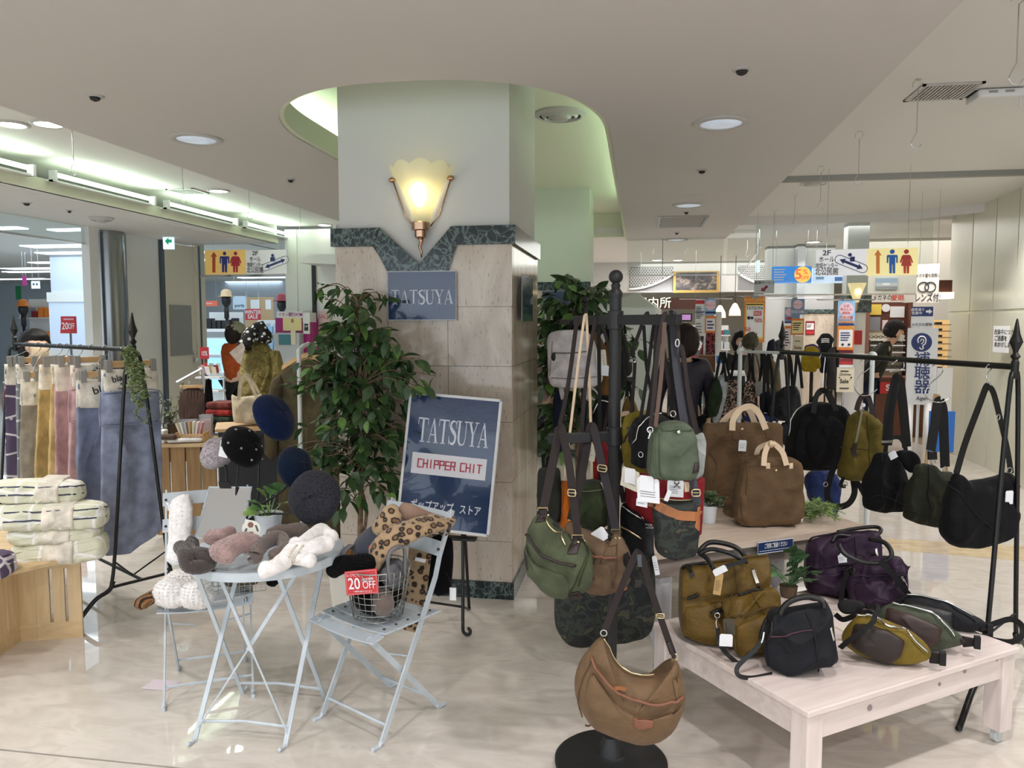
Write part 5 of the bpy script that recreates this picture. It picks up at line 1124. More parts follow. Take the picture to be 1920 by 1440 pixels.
P=[atY(338,929,Yb+.02),atY(338,960,Yb-.03),atY(337,1000,Yb-.05),atY(332,1040,Yb-.08),atY(325,1062,Yb-.1)]
slug(bb,P,lambda t:.062-.012*t,.028,nrm=(0,-1,.1),wob=.2);o=obj('boa',bb,FW,smooth=True);tag(o,'long white fur scarf hung over the left folding chair back','scarf');fuzz(o,o,5000,.009,FW,w=.0016)
for dx in(0,1):q=atY(313,950+35*dx,Yb-.02);obj('price_tag',B().cbox(q,(.02,.001,.04)),MK['white_card'],o)
q=atZ(340,1118,.455)
for lb_,px,py,r in(('white fluffy fur cuff on the left chair seat, left one',322,1110,(.075,.06,.06)),('white fluffy fur cuff on the left chair seat, right one',368,1112,(.075,.06,.055)),('white fur roll lying behind the two cuffs on the chair',345,1085,(.09,.05,.05))):
 q=atZ(px,py,.50);o=blob('fur_cuff',lb_,'cuff',FW,V((q.x,q.y,.44+r[2]*.95)),r,.12,grp='white fur on the left chair');fuzz(o,o,4200,.009,FW,w=.0016)
for lb_,pts in(('tiger striped fur muffler end sticking out of the left chair',((255,1138,.465),(275,1125,.475),(300,1112,.47),(320,1105,.465))),('brown tiger striped fur peeking from under the white cuffs',((325,1128,.455),(345,1126,.457),(362,1124,.455)))):
 bb=B();slug(bb,[atZ(*z)for z in pts],.035,.024,(0,0,1),14,6)
 def f_tig(n,l,b):
  w_=tex(n,l,'Wave',coords(n,l,(1,1,1)),Scale=9,Distortion=9,Detail=2);l.new(ramp(n,l,w_.outputs['Fac'],[(.2,(40,28,20)),(.45,(150,106,60)),(.75,(150,112,78)),(.95,(120,84,52))]),b.inputs['Base Color'])
 o=obj('muffler',bb,patmat('tiger fur',f_tig,.9),smooth=True);tag(o,lb_,'muffler');fuzz(o,o,900,.01,MATS['tiger fur'])
q=atZ(438,1108,.45);t=thing('small_wire_basket','low wire basket of small scarves on the left chair, behind the table','basket',V((q.x,q.y+.05,.443)),.5)
b=B()
for z in(0,.03,.06):b.tube([(-.11,-.06,z),(.11,-.06,z),(.11,.06,z),(-.11,.06,z)],.0018,4,closed=True)
for k in range(11):x=-.11+.022*k;b.tube([(x,-.06,.06),(x,-.06,0),(x,.06,0),(x,.06,.06)],.0014,4)
obj('wire_mesh',b,mat('galvanised wire',(176,176,172),.35,1),t,kind='stuff');
o=blob('scarf','mottled green brown scarf in the low wire basket','scarf',fabric('mottled wool',(96,90,70),nz=.35),V((q.x,q.y+.05,.485)),(.09,.05,.035),.1)
o=blob('fur_pompon','black fur pompon with a tag right of the low basket','pompon',blk,V((q.x+.13,q.y+.1,.48)),(.035,.035,.038),.15)
o=obj('paper_sheet',B().slab([(v.x,v.y)for v in[atZ(*z,0)for z in((263,1292),(312,1296),(340,1278),(290,1274))]],.0016,.0022),mat('lilac paper',(214,200,208),.6));tag(o,'pale lilac paper sheet lying on the floor under the chair','paper')
HX,HY=atY(458,990,3.0).x,3.0
t=thing('hat_stand','black wire hat stand with berets on the bistro table','hat stand',(HX,HY,TZ))
L=lambda px,py,y:atY(px,py,y)-V((HX,HY,TZ))
obj('base',B().lathe([(.075,0),(.075,.008),(.03,.014),(.008,.02)],24),MK['black_metal'],t,smooth='auto');obj('pole',B().tube([(0,0,.01),(0,0,.12)],.007,8),MK['black_metal'],t,smooth=True)
ARMS=[((458,990,3.0),(455,975,3.0),(443,940,3.0),(447,870,3.0),(445,845,2.98)),((458,985,3.0),(430,975,3.02),(425,940,3.05),(424,880,3.08),(415,860,3.08)),((458,980,3.0),(480,960,3.02),(485,900,3.03),(487,830,3.03),(505,795,3.02)),((458,990,3.0),(470,960,3.0),(530,920,2.99),(548,890,2.98)),((458,985,3.0),(490,965,2.98),(540,962,2.95),(580,945,2.93))]
for a_ in ARMS:obj('arm',B().tube(cr_path([L(*q)for q in a_],5),.005,6),MK['black_metal'],t,smooth=True)
def beret(label,px,py,y,r,mt,rot,hgt=.07,tagpx=None,dots=None,off=None):
 t=thing('beret',label,'hat',atY(px,py,y),group='berets on the hat stand');t.rotation_euler=rot
 sd=random.random()*9
 def g(u,v):
  a=2*pi*u;prof=[(.0,.75),(.3,.74),(.6,.66),(.82,.48),(.96,.22),(1.0,.0),(.95,-.2),(.8,-.34),(.62,-.40),(.6,-.46)]
  k=v*(len(prof)-1);i=min(int(k),len(prof)-2);f=k-i;rr=prof[i][0]*(1-f)+prof[i+1][0]*f;zz=prof[i][1]*(1-f)+prof[i+1][1]*f
  w_=1+.05*noise.noise(V((cos(a)*1.5,sin(a)*1.5,sd+v*2)))
  return V((r*max(rr,.01)*cos(a)*w_,r*max(rr,.01)*sin(a)*w_,hgt*zz*(1+.2*noise.noise(V((cos(a),sin(a)+sd,v*3))))))
 o=obj('crown',B().grid(g,40,24,cu=True),mt,t,smooth=True)
 obj('stalk',B().tube([(0,0,hgt*.74),(0,0,hgt*.74+.012)],.004,6),mt,t)
 obj('band',B().lathe([(r*.6,-hgt*.47),(r*.61,-hgt*.40),(r*.55,-hgt*.38),(r*.55,-hgt*.47)],28),mt,t,smooth='auto')
 if dots:
  for k in range(9):
   a=k*2.4;q=g((a/(2*pi))%1,.16+.035*k);obj('dot',B().sph(q,(.006,.006,.005),8,5),MATS['pale dots'],t,smooth=True)
 return t
mat('pale dots',(150,142,138),.9)
fl_=lambda nm,c:mat(nm,c,.95,nz=(120,.22),bp=(240,.5,.003),sheen=.08,spec=.1)
beret('grey lilac felt beret at the lower left of the hat stand',410,850,3.1,.085,fl_('lilac felt',(156,148,152)),(.55,-.35,0),.085)
beret('black dotted beret in front of the grey lilac one',455,838,2.99,.1,fl_('black felt',(14,14,16)),(.35,.95,.2),.07,dots=1)
beret('navy blue beret, highest on the hat stand',513,783,3.02,.11,fl_('navy blue felt',(13,27,56)),(.3,1.0,.2),.075)
beret('deep navy beret under the highest one',552,878,2.98,.092,fl_('deep navy felt',(15,27,46)),(.25,1.2,.1),.08)
beret('large round charcoal beret facing the camera',589,932,2.9,.111,fl_('charcoal felt',(46,46,52)),(1.32,.12,0),.075)
q=atY(420,842,2.93);t=thing('hang_tag','white price tag with a bar code on the dotted beret','tag',q);T_=M.Rotation(.2,4,'Y')
obj('card',B().box(-.02,.02,-.0006,.0006,-.035,.035,T_),MK['white_card'],t);obj('bar_code',B().box(-.016,-.002,-.0015,-.0007,.008,.028,T_),MK['ink'],t);obj('cord',B().tube([(.005,0,.034),(.03,.02,.06)],.001,4),MK['black_cord'],t)
# blanket rack on the left
RA,RB=atZ(250,656,1.46),atZ(28,645,1.46)
def rack_frame(name,label,cat,A_,B_,zr,mt,fin=True,sp=None,k=1.05):
 """clothes rail between two A-shaped ends with spear finials"""
 t=thing(name,label,cat,V((A_.x,A_.y,0)),math.atan2(B_.y-A_.y,B_.x-A_.x));L=(B_-A_).length
 obj('rail',B().tube([(0,0,zr),(L,0,zr)],.014,10),mt,t,smooth='auto')
 ca,sa=cos(t.rotation_euler.z),sin(t.rotation_euler.z);sv=V((sp.x*ca+sp.y*sa,-sp.x*sa+sp.y*ca,0))if sp else V((0,-1,0))
 for x in(0,L):
  at=lambda u,z:V((x,0,z))+sv*(-u*k)
  for s in(-1,1):
   obj('upright',B().tube(cr_path([(x,0,zr-.03),at(s*.045,zr-.12),at(s*.13,.38),at(s*.16,.16)],5),.010,8),mt,t,smooth=True)
   obj('foot',B().tube(cr_path([at(s*.145,.20),at(s*.17,.155),at(s*.24,.12),at(s*.33,.02),at(s*.345,.010)],5),.012,8),mt,t,smooth=True)
  obj('cross_bar',B().tube([at(-.16,.17),at(.16,.17)],.009,8),mt,t)
  if fin:obj('finial',B().lathe([(.014,zr-.05),(.016,zr+.02),(.011,zr+.03),(.02,zr+.045),(.009,zr+.06),(.011,zr+.07),(.026,zr+.105),(.014,zr+.14),(.004,zr+.2),(.001,zr+.205)],14,(x,0,0)),mt,t,smooth='auto')
 obj('lower_rail',B().tube([(0,0,.17),(L,0,.17)],.009,8),mt,t);[obj('brace',B().tube([sv*(u*k)+V((0,0,.3)),(.12,0,.17)],.005,6),mt,t)for u in(-.13,.13)]
 return t
rack_frame('clothes_rack','black iron rack with spear finials holding the hanging blankets','rack',RA,RB,1.46,MK['black_metal'])
RZ=math.atan2((RB-RA).y,(RB-RA).x)-pi/2
def rail_at(px):
 n=V((cos(RZ),sin(RZ),0));best=None
 for k in range(401):
  q=RA.lerp(RB,k/400*1.1-.05);d=q-EYEV;sx=d.dot(cr)/d.dot(cf)*FPX+960
  if best is None or abs(sx-px)<best[0]:best=(abs(sx-px),q)
 return best[1]
CANVAS=fabric('natural canvas',(240,232,216),wr=.35)
def f_plush(base,other):
 def f(n,l,b):
  cv=coords(n,l);v=tex(n,l,'Voronoi',cv,Scale=7,feature='DISTANCE_TO_EDGE',Randomness=.35);v2=tex(n,l,'Voronoi',cv,Scale=13,Randomness=.5)
  a=ramp(n,l,v.outputs['Distance'],[(.03,(255,255,255)),(.06,(0,0,0))]);c=ramp(n,l,v2.outputs['Distance'],[(.2,(255,255,255)),(.26,(0,0,0))])
  m1=n.new('ShaderNodeMix');m1.data_type='RGBA';m1.inputs[6].default_value=lin(base);m1.inputs[7].default_value=lin(other);l.new(a,m1.inputs[0])
  m2=n.new('ShaderNodeMix');m2.data_type='RGBA';l.new(m1.outputs[2],m2.inputs[6]);m2.inputs[7].default_value=lin(other);l.new(c,m2.inputs[0]);l.new(m2.outputs[2],b.inputs['Base Color'])
  t=tex(n,l,'Noise',cv,Scale=180);bump(n,l,t.outputs[0],.5,b,.004)
 return f
PL_PUR=patmat('purple patterned plush',f_plush((92,78,104),(216,210,214)),.95);PL_GRY=patmat('grey patterned plush',f_plush((138,144,150),(222,222,220)),.95)
PL_YEL=patmat('yellow green patterned plush',f_plush((224,224,200),(246,244,238)),.95)
def blanket(label,hook_px,outline,mt,band,pocket=None,pocket_mt=None,text=None,d=.035,i=0):
 pos=rail_at(hook_px);pl=Pl(0,0,0,RZ,pos=pos)
 bg=Bag('hanging_blanket',label,'blanket',pl,outline,d,mt,n=5,wr=.012,ws=5,group='blankets hanging on the black rack',part='cloth',rounds=1,q=.06,N=64)
 sd=i*3.1
 for v in bg.body.data.vertices:
  k=max(0,min(1,(bg.pl.l(*outline[0]).z-v.co.z)/.5));v.co.y+=.014*k*sin(v.co.x*21+sd)+.006*k*sin(v.co.x*47+sd*2)
 bd=bg.pad('canvas_band',band,.004,CANVAS,n=6,rounds=0,N=40,label='cream canvas waistband')
 if pocket:
  pk=bg.pad('pocket_flap',pocket,.02,pocket_mt or mt,n=3,rounds=2,q=.12);bg.line('piping',pocket+[pocket[0]],.004,pocket_mt or mt,.012)
 if text:
  for s,px,py,h,rot,w in text:
   q=bg.fp(px,py,.010);txt(s,h*bg.pl.m()/.72,MK['ink'],bg.root,q,rot=(pi/2,rot,0),sx=w,bold=.0004)
 hz=pl.l(*band[0]).z
 xs=[pl.l(*band[0]).x,pl.l(*band[1]).x];z=hz+.02
 h=thing('clip_hanger',['wooden clip hanger of the front blue blanket','wooden clip hanger of the second blue blanket','wooden clip hanger of the pocketed pink blanket','wooden clip hanger of the plain pink blanket','wooden clip hanger of the narrow yellow blanket','wooden clip hanger of the wide yellow blanket','wooden clip hanger of the taupe blanket','wooden clip hanger of the grey patterned blanket','wooden clip hanger of the purple patterned blanket'][i],'hanger',pos,RZ,'wooden clip hangers on the black rack')
 x0,x1=min(xs)+.03,max(xs)-.03
 obj('bar',B().box(x0-.01,x1+.01,-.022,-.008,z-.008,z+.028),MK['hanger_wood'],h,bevel=.004)
 for x in(x0,x1):obj('clip',B().box(x-.016,x+.016,-.03,-.022,z-.035,z+.035).box(x-.016,x+.016,-.006,.0,z-.02,z+.035),MK['grey_panel'],h,bevel=.002)
 xm_=(x0+x1)/2;obj('hook',B().tube(cr_path([(xm_,-.015,z+.028),(xm_*.4,-.012,-.06),(.0,-.016,-.035),(.018,0,-.0),(0,0,.018),(-.018,0,.004)],6),.0022,6),MK['chrome'],h,smooth=True)
 return bg
blue,blue2,pink_,yel,tau=fabric('slate blue blanket',(146,154,178)),fabric('deep slate blanket',(128,137,162)),fabric('dusty pink blanket',(206,168,170)),fabric('mustard cream blanket',(216,188,128)),fabric('taupe blanket',(156,146,130))
blanket('purple plush blanket with white flowers, leftmost on the rack',50,[(8,683),(36,682),(37,905),(14,905)],PL_PUR,[(8,683),(33,682),(33,722),(9,722)],i=8)
blanket('grey plush blanket with white pattern beside the purple one',72,[(29,684),(72,682),(70,905),(33,905)],PL_GRY,[(29,684),(72,682),(72,720),(31,720)],i=7)
blanket('taupe blanket with a low cream band',88,[(39,712),(78,711),(76,905),(40,905)],tau,[(39,712),(78,711),(77,760),(37,760)],i=6)
blanket('pleated yellow blanket, the wider of two',112,[(74,684),(104,682),(106,905),(64,902)],yel,[(74,684),(104,682),(103,731),(72,731)],i=5)
blanket('narrow yellow blanket behind the pink ones',125,[(95,683),(124,682),(126,900),(92,900)],yel,[(95,683),(124,682),(124,720),(96,720)],i=4)
blanket('plain dusty pink blanket with cream band',150,[(102,684),(142,682),(146,905),(104,905)],pink_,[(102,684),(142,682),(142,733),(103,734)],i=3)
blanket('pink blanket with a rounded pocket flap and script band',172,[(132,685),(200,681),(203,905),(130,903)],pink_,[(132,685),(200,681),(200,728),(133,728)],[(130,730),(200,730),(200,795),(138,792),(129,782)],text=[('blank',171,698,11,-.22,1.0)],i=2)
blanket('deep slate blue blanket with low cream band',198,[(143,713),(196,711),(205,945),(144,942)],blue2,[(143,713),(196,711),(196,764),(143,765)],text=[('bl',182,732,13,-.25,1.1)],i=1)
b_=blanket('wide slate blue blanket with pocket flap, frontmost on the rack',232,[(190,694),(293,690),(300,800),(306,985),(300,1000),(250,1038),(196,1044),(189,1036),(191,800)],blue,[(190,694),(294,690),(296,733),(191,737)],[(188,737),(297,733),(298,788),(280,792),(200,799),(187,790)],text=[('blank',228,708,11,-.22,1.0),('BY TSUKURU',241,719,3.2,-.02,1),('C\'est doux et chaud',241,727,3,-.04,1)],i=0)
fine=mat('fine fern leaf',(126,142,96),.6,nz=(30,.3));ivy=mat('dull ivy leaf',(96,116,76),.55,nz=(16,.3));twig=mat('twig',(86,70,50),.8)
t=thing('trailing_vine','fine leaved artificial vine trailing down the right rack upright','plant',RA+V((.0,-.03,.02)))
rnd=random.Random(3);b=B();bl=B()
for k in range(14):
 P=[V((0,0,0))];L=rnd.uniform(.15,.44)
 for j in range(7):P.append(V((rnd.uniform(-.03,.045)+.012*j,rnd.uniform(-.05,.03),-L*(j+1)/7)))
 b.tube(cr_path(P,3),.0014,4)
 for q in cr_path(P,10):
  for _ in range(3):
   d=V((rnd.uniform(-1,1),rnd.uniform(-1,1),rnd.uniform(-.6,.5))).normalized();s=rnd.uniform(.008,.018);x=d.orthogonal().normalized()*s*.32
   bl.add([q,q+d*s*.5+x,q+d*s,q+d*s*.5-x],[(0,1,2,3)])
obj('stems',b,twig,t);obj('leaves',bl,fine,t,kind='stuff')
P1,P0=atZ(200,1032,.43),atZ(25,1073,.43);e_=(P0-P1).normalized()
t=thing('plywood_bench','pale plywood crate bench carrying the folded plush blankets','bench',(0,0,0));
bp=[P1,P1+V((-.5,.35,0)),V((-3.9,3.6,0)),V((-3.9,2.6,0)),P1+e_*.9]
obj('top_board',B().slab([(p.x,p.y)for p in bp],.418,.435),MK['maple_h'],t)
def slatted(a,c,n,zt=.418):
 d=c-a;L=d.length;d.normalize();
 for k in range(n):
  u0,u1=a+d*(L*k/n+(0 if k==0 else.008)),a+d*(L*(k+1)/n-(0 if k==n-1 else.008));nn=V((d.y,-d.x,0))*.008
  obj('slat',B().slab([(p.x,p.y)for p in(u0-nn,u1-nn,u1+nn,u0+nn)],.09,zt-.05),MK['maple_v'],t)
 nn=V((d.y,-d.x,0))*.008
 for z0,z1 in((0,.09),(zt-.05,zt)):obj('rail_board',B().slab([(p.x,p.y)for p in(a-nn,c-nn,c+nn,a+nn)],z0,z1),MK['maple_h'],t)
g=[atZ(157,1194,0),atZ(72,1200,0),atZ(38,1201,0),V((-2.99,2.9,0))]
slatted(g[1],g[0],3);slatted(g[2],g[1],1);slatted(g[3],g[2],4)
def folded(label,r,y,mt,z,bandx,dpt=.24,band_mt=CANVAS,edge=None,wr=.012,sl=0):
 pl=Pl((r[0]+r[2])/2,r[3],y,rz=.42);x0,y0,x1,y1=r;Sl=lambda L:[(x,y+sl*(x-x0)/(x1-x0))for x,y in L]
 ol=[(x0,y0+8),(x0+12,y0),((x0+x1)/2,y0-2),(x1-12,y0+1),(x1,y0+10),(x1+1,(y0+y1)/2),(x1-2,y1-8),(x1-14,y1),((x0+x1)/2,y1),(x0+8,y1+1),(x0,y1-8)]
 bg=Bag('folded_blanket',label,'blanket',pl,Sl(ol),dpt,mt,n=3.2,wr=wr,ws=14,group='folded plush blankets on the bench',part='cloth',rounds=2)
 h=y1-y0
 for f in(.34,.64):bg.line('fold_line',Sl([(x0+6,y0+h*f),((x0+x1)/2,y0+h*(f+.03)),(x1-6,y0+h*f)]),.0045,edge or mt,-.001)
 if bandx:bg.pad('canvas_sleeve',Sl([(bandx[0],y0-1),(bandx[1],y0-1),(bandx[1]+2,y1+1),(bandx[0]+2,y1+1)]),.010,band_mt,n=8,rounds=0,wr=.004,back=.1)
 return bg
navy_e=fabric('navy binding',(74,78,98))
folded('lowest pale yellow folded plush blanket of the stack',(22,1018,203,1072),3.4,PL_YEL,0,(92,148),sl=-26);folded('second lowest pale yellow folded plush blanket',(14,990,192,1024),3.41,PL_YEL,0,(85,142),sl=-15)
folded('second folded plush blanket from the top with a cream sleeve',(-12,944,202,998),3.4,PL_YEL,0,(90,148),edge=navy_e,sl=-8);folded('topmost folded plush blanket with a navy bound edge',(-14,898,158,944),3.44,PL_YEL,0,(78,121),edge=navy_e)
folded('purple folded plush blanket at the left frame edge',(-60,1032,22,1086),3.05,PL_PUR,0,None)
p0,p1=atZ(292,840,.72),atZ(395,815,.72);YC=5.2
CT=Pl(345,830,YC,rz=.25);ct=thing('crate_table','brown slatted wooden crate table behind the hanging blankets','table',V((CT.o.x,CT.o.y,0)),CT.rz);zt=CT.o.z
CT.o.z=0
xa_,xb_=CT.l(285,838).x,CT.l(462,838).x
obj('top_board',B().box(xa_,xb_,-.06,.5,zt-.025,zt),MK['maple_h'],ct)
for k in range(6):x=xa_+.03+(xb_-xa_-.12)*k/5;obj('slat',B().box(x,x+.10,-.03,-.012,.03,zt-.025),MK['crate_v'],ct)
obj('inner_rail',B().box(xa_+.02,xb_-.02,-.012,.01,.1,.2).box(xa_+.02,xb_-.02,-.012,.01,zt-.14,zt-.04),MK['crate_v'],ct);obj('back_leg',B().box(xa_+.02,xa_+.08,.42,.48,0,zt-.025),MK['crate_v'],ct);obj('back_leg',B().box(xb_-.08,xb_-.02,.42,.48,0,zt-.025),MK['crate_v'],ct)
def on_ct(px,dy):q=CT.l(px,830,dy);return CT.w(px,830,dy).xy.to_3d()+V((0,0,zt))
def C3(name,label,cat,px,dy,fn,rz=0,grp=None):
 t=thing(name,label,cat,on_ct(px,dy),CT.rz+rz,grp);fn(t);return t
cl=mat('clear plastic',(216,220,224),.1,alpha=.35)
C3('jar','small clear glass candle jar with a metal lid ring','jar',304,.12,lambda t:(obj('body',B().lathe([(.04,0),(.045,.005),(.045,.11),(.04,.115)],20),MK['glass'],t,smooth='auto'),obj('lid',B().lathe([(.047,.1),(.047,.13),(.01,.132)],20),MK['chrome'],t,smooth='auto'),obj('filling',B().lathe([(.038,.004),(.038,.06)],16),MK['dk_leather'],t)))
def vine_pot(t):
 obj('jar',B().lathe([(.045,0),(.05,.01),(.05,.12),(.045,.125)],18),mat('brown glass',(72,62,52),.2),t,smooth='auto');r=random.Random(8);n=0
 for k in range(9):
  a=r.uniform(0,6.28);P=[V((0,0,.12)),V((.05*cos(a),.05*sin(a),.26)),V((.1*cos(a),.1*sin(a),r.uniform(.3,.44)))]if k%2 else[V((0,0,.12)),V((.07*cos(a),.07*sin(a),.2)),V((.1*cos(a),.1*sin(a),-.02+r.uniform(0,.1)))]
  P=cr_path(P,8);obj('stem',B().tube(P,.0022,4),twig,t)
  for q in P[3::2]:
   put_leaf(t,'vineleaf',lambda:leaf_mesh(.035,.022),ivy,q,V((r.uniform(-1,1),r.uniform(-1,.2),r.uniform(-.3,.8))),r.uniform(.7,1.2),r.uniform(-1,1))
C3('ivy_plant','spindly ivy in a dark jar behind the rack upright','plant',322,.2,vine_pot)
def booklets(t):
 for z in(.01,.045):obj('slat',B().box(-.105,.105,-.06,-.052,z,z+.022).box(-.105,.105,.052,.06,z,z+.022),MK['hanger_wood'],t)
 for x in(-.1,.1):obj('end',B().box(x-.005,x+.005,-.06,.06,0,.075),MK['hanger_wood'],t)
 obj('floor_board',B().box(-.1,.1,-.055,.055,.004,.008),MK['hanger_wood'],t)
C3('small_crate','little wooden crate full of upright rolled leaflets','crate',361,.04,booklets)
r=random.Random(2)
for k in range(7):
 o=obj('leaflet',B().cbox((0,0,.07),(.012,.05,.14)),CL[('cream','white','lgrey','tan','cream','white','pink')[k]],loc=on_ct(345+k*4.6,.05)+V((0,0,.012)),rot=(0,-.35+.1*k,CT.rz));tag(o,('first','second','third','fourth','fifth','sixth','seventh')[k]+' leaflet from the left in the little crate','leaflet','leaflets in the little crate')
for lb_,px,dy,c,h,w in(('grey green knit folded in a clear bag behind the crate',352,.26,'teal',.13,.16),('pink wrapped gloves standing right of the little crate',388,.2,'pink',.17,.09)):
 def f(t,c=c,h=h,w=w):bag=obj('knit',B().box(-w*.45,w*.45,-.02,.02,.004,h*.9),mat('muted '+c,tuple(int(v*.55+60)for v in dict(teal=(60,120,130),pink=(216,160,168))[c]),.9),t,bevel=.012);obj('clear_bag',B().box(-w/2,w/2,-.028,.028,0,h*1.1),cl,t)
 C3('wrapped_knit',lb_,'package',px,dy,f)
C3('white_box','small white folded paper box on the left end of the crate table','box',300,-.0,lambda t:obj('body',B().box(-.05,.05,-.04,.04,0,.1),CL['white'],t,bevel=.01))
bb=B();slug(bb,[on_ct(312,-.03)+V((0,0,.02)),on_ct(345,-.02)+V((0,0,.02)),on_ct(384,-.0)+V((0,0,.02))],.035,.018);o=obj('white_wrap',bb,fabric('white knit',(222,218,214)),smooth=True);tag(o,'white rolled cloth along the crate table edge','cloth')
bb=B();slug(bb,[on_ct(300,-.05)+V((0,0,.052)),on_ct(318,-.05)+V((0,0,.052)),on_ct(332,-.05)+V((0,0,.054))],.028,.022);o=obj('shoe',bb,mat('brown suede',(92,74,62),.9),smooth=True);tag(o,'brown suede slipper lying on the white cloth','slipper')
def hangpl(name,label,cat,px,py,y,outline,d,mt,rz=None,n=4,wr=.01,grp=None,part='cloth',N=56,rounds=2,q=.2):return Bag(name,label,cat,Pl(px,py,y,rz),outline,d,mt,n=n,wr=wr,ws=7,group=grp,part=part,N=N,rounds=rounds,q=q)
a,c=atY(332,716,6.2),atY(380,690,6.2);t=thing('display_rail','slanting chrome display arm above the skirt hanger','rack',V((a.x,a.y,0)));obj('arm',B().beam(V((0,0,a.z)),c-V((a.x,a.y,0)),.03,.014),MK['chrome'],t);obj('post',B().tube([(c.x-a.x,0,0),(c.x-a.x,0,c.z)],.014,8),MK['chrome'],t)
sk=hangpl('hanging_skirt','dark brown pleated skirt on a wooden clip hanger','skirt',360,722,6.1,[(335,729),(385,725),(388,800),(334,800)],.05,mat('brown velvet',(70,46,36),.8,bp=(60,.4),sheen=.4));sk.bits('hanger_bar',lambda b:b.box(sk.pl.l(336,725).x,sk.pl.l(382,725).x,-.03,.0,sk.pl.l(360,727).z,sk.pl.l(360,722).z),MK['hanger_wood']);sk.bits('hook',lambda b:b.tube([sk.pl.l(355,722),sk.pl.l(354,712),sk.pl.l(357,708)],.004,5),MK['chrome'])
for k in range(8):sk.line('pleat',[(338+k*6,733),(338+k*6.3,796)],.005,MATS['brown velvet'],.002)
o=hangpl('hanging_scarf','long black scarf hanging left of the white tote bag','scarf',394,710,5.9,[(383,712),(397,708),(405,830),(384,832)],.05,MATS['black fur']);zt_=o.pl.l(392,712).z;o.bits('stand_pole',lambda b:b.tube([(0,.04,-o.pl.o.z+.01),(0,.04,zt_)],.012,6).lathe([(.14,-o.pl.o.z),(.14,-o.pl.o.z+.012),(.02,-o.pl.o.z+.02)],14,(0,.04,0)),MK['black_metal'])
q=atY(420,795,5.6);bt=thing('black_table','low black table with folded red and green fabrics','table',V((q.x,q.y,0)));zb_=q.z;
obj('top',B().box(-.18,.18,-.05,.4,zb_-.03,zb_),MK['black_metal'],bt)
for x in(-.16,.16):
 for y in(-.03,.38):obj('leg',B().box(x-.015,x+.015,y-.015,y+.015,0,zb_-.03),MK['black_metal'],bt)
for k,(lb_,c)in enumerate((('dark green folded cloth on the low black table',(44,54,44)),('dark red checked folded cloth, middle of three',(132,42,38)),('red and green folded cloth on top of the three',(96,46,40)))):
 o=obj('folded_cloth',B().cbox((0,0,.03),(.22-.01*k,.2,.055)),fabric('cloth %d'%k,c,nz=.5),loc=(q.x-.06,q.y+.1,zb_+.057*k),bevel=.02);tag(o,lb_,'cloth','folded fabrics on the black table')
for lb_,r_,y in(('brown cardboard carton under the grey beret',(440,885,505,958),5.35),('brown cardboard carton behind the first one',(505,880,550,955),5.3)):
 pl=Pl((r_[0]+r_[2])/2,950,y);a,c=pl.l(r_[0],r_[3]),pl.l(r_[2],r_[1]);t=thing('carton',lb_,'box',V((pl.o.x,pl.o.y,0)),pl.rz+.2);obj('body',B().box(a.x,c.x,0,.3,0,pl.o.z+c.z),mat('cardboard',(156,118,80),.8,nz=(12,.08)),t);obj('tape',B().box(-.03,.03,-.001,.3,pl.o.z+c.z,pl.o.z+c.z+.001),MK['kraft_card'],t);obj('label_sheet',B().box(a.x+.05,a.x+.14,-.002,0,pl.o.z+c.z-.16,pl.o.z+c.z-.06),MK['white_card'],t)
gy=4.75;q0=atY(560,648,gy);gz=q0.z
t=thing('garment_rail','white tubular garment rail behind the ficus with brown knitwear','rack',V((q0.x,gy,0)),R(78));
obj('frame',B().tube(cr_path([(0,0,.09),(0,0,gz-.15),(.01,0,gz-.04),(.07,0,gz),(.2,0,gz),(1.0,0,gz)],6),.015,10),MK['white_pipe'],t,smooth=True);obj('base_bar',B().tube([(0,-.25,.09),(0,.25,.09)],.014,8),MK['white_pipe'],t);obj('base_bar',B().tube([(0,0,.09),(1.0,0,.09)],.014,8),MK['white_pipe'],t)
for y in(-.24,.24):obj('caster',B().lathe([(.028,-.01),(.028,.01)],14,T=M.Translation((0,y,.03))@M.Rotation(pi/2,4,'Y')).tube([(0,y,.03),(0,y,.09)],.007,6),MK['grey_panel'],t)
KN=[fabric('olive brown knit',(86,76,52),wr=.5,weave=160),fabric('dark brown knit',(72,58,44),wr=.5,weave=160),fabric('umber knit',(92,72,52),wr=.5,weave=160)]
kn_lb=('olive brown long cardigan, frontmost on the white rail','dark brown cardigan, second on the white rail','umber brown cardigan, third on the white rail','olive brown cardigan, fourth on the white rail','dark brown cardigan, deepest on the white rail')
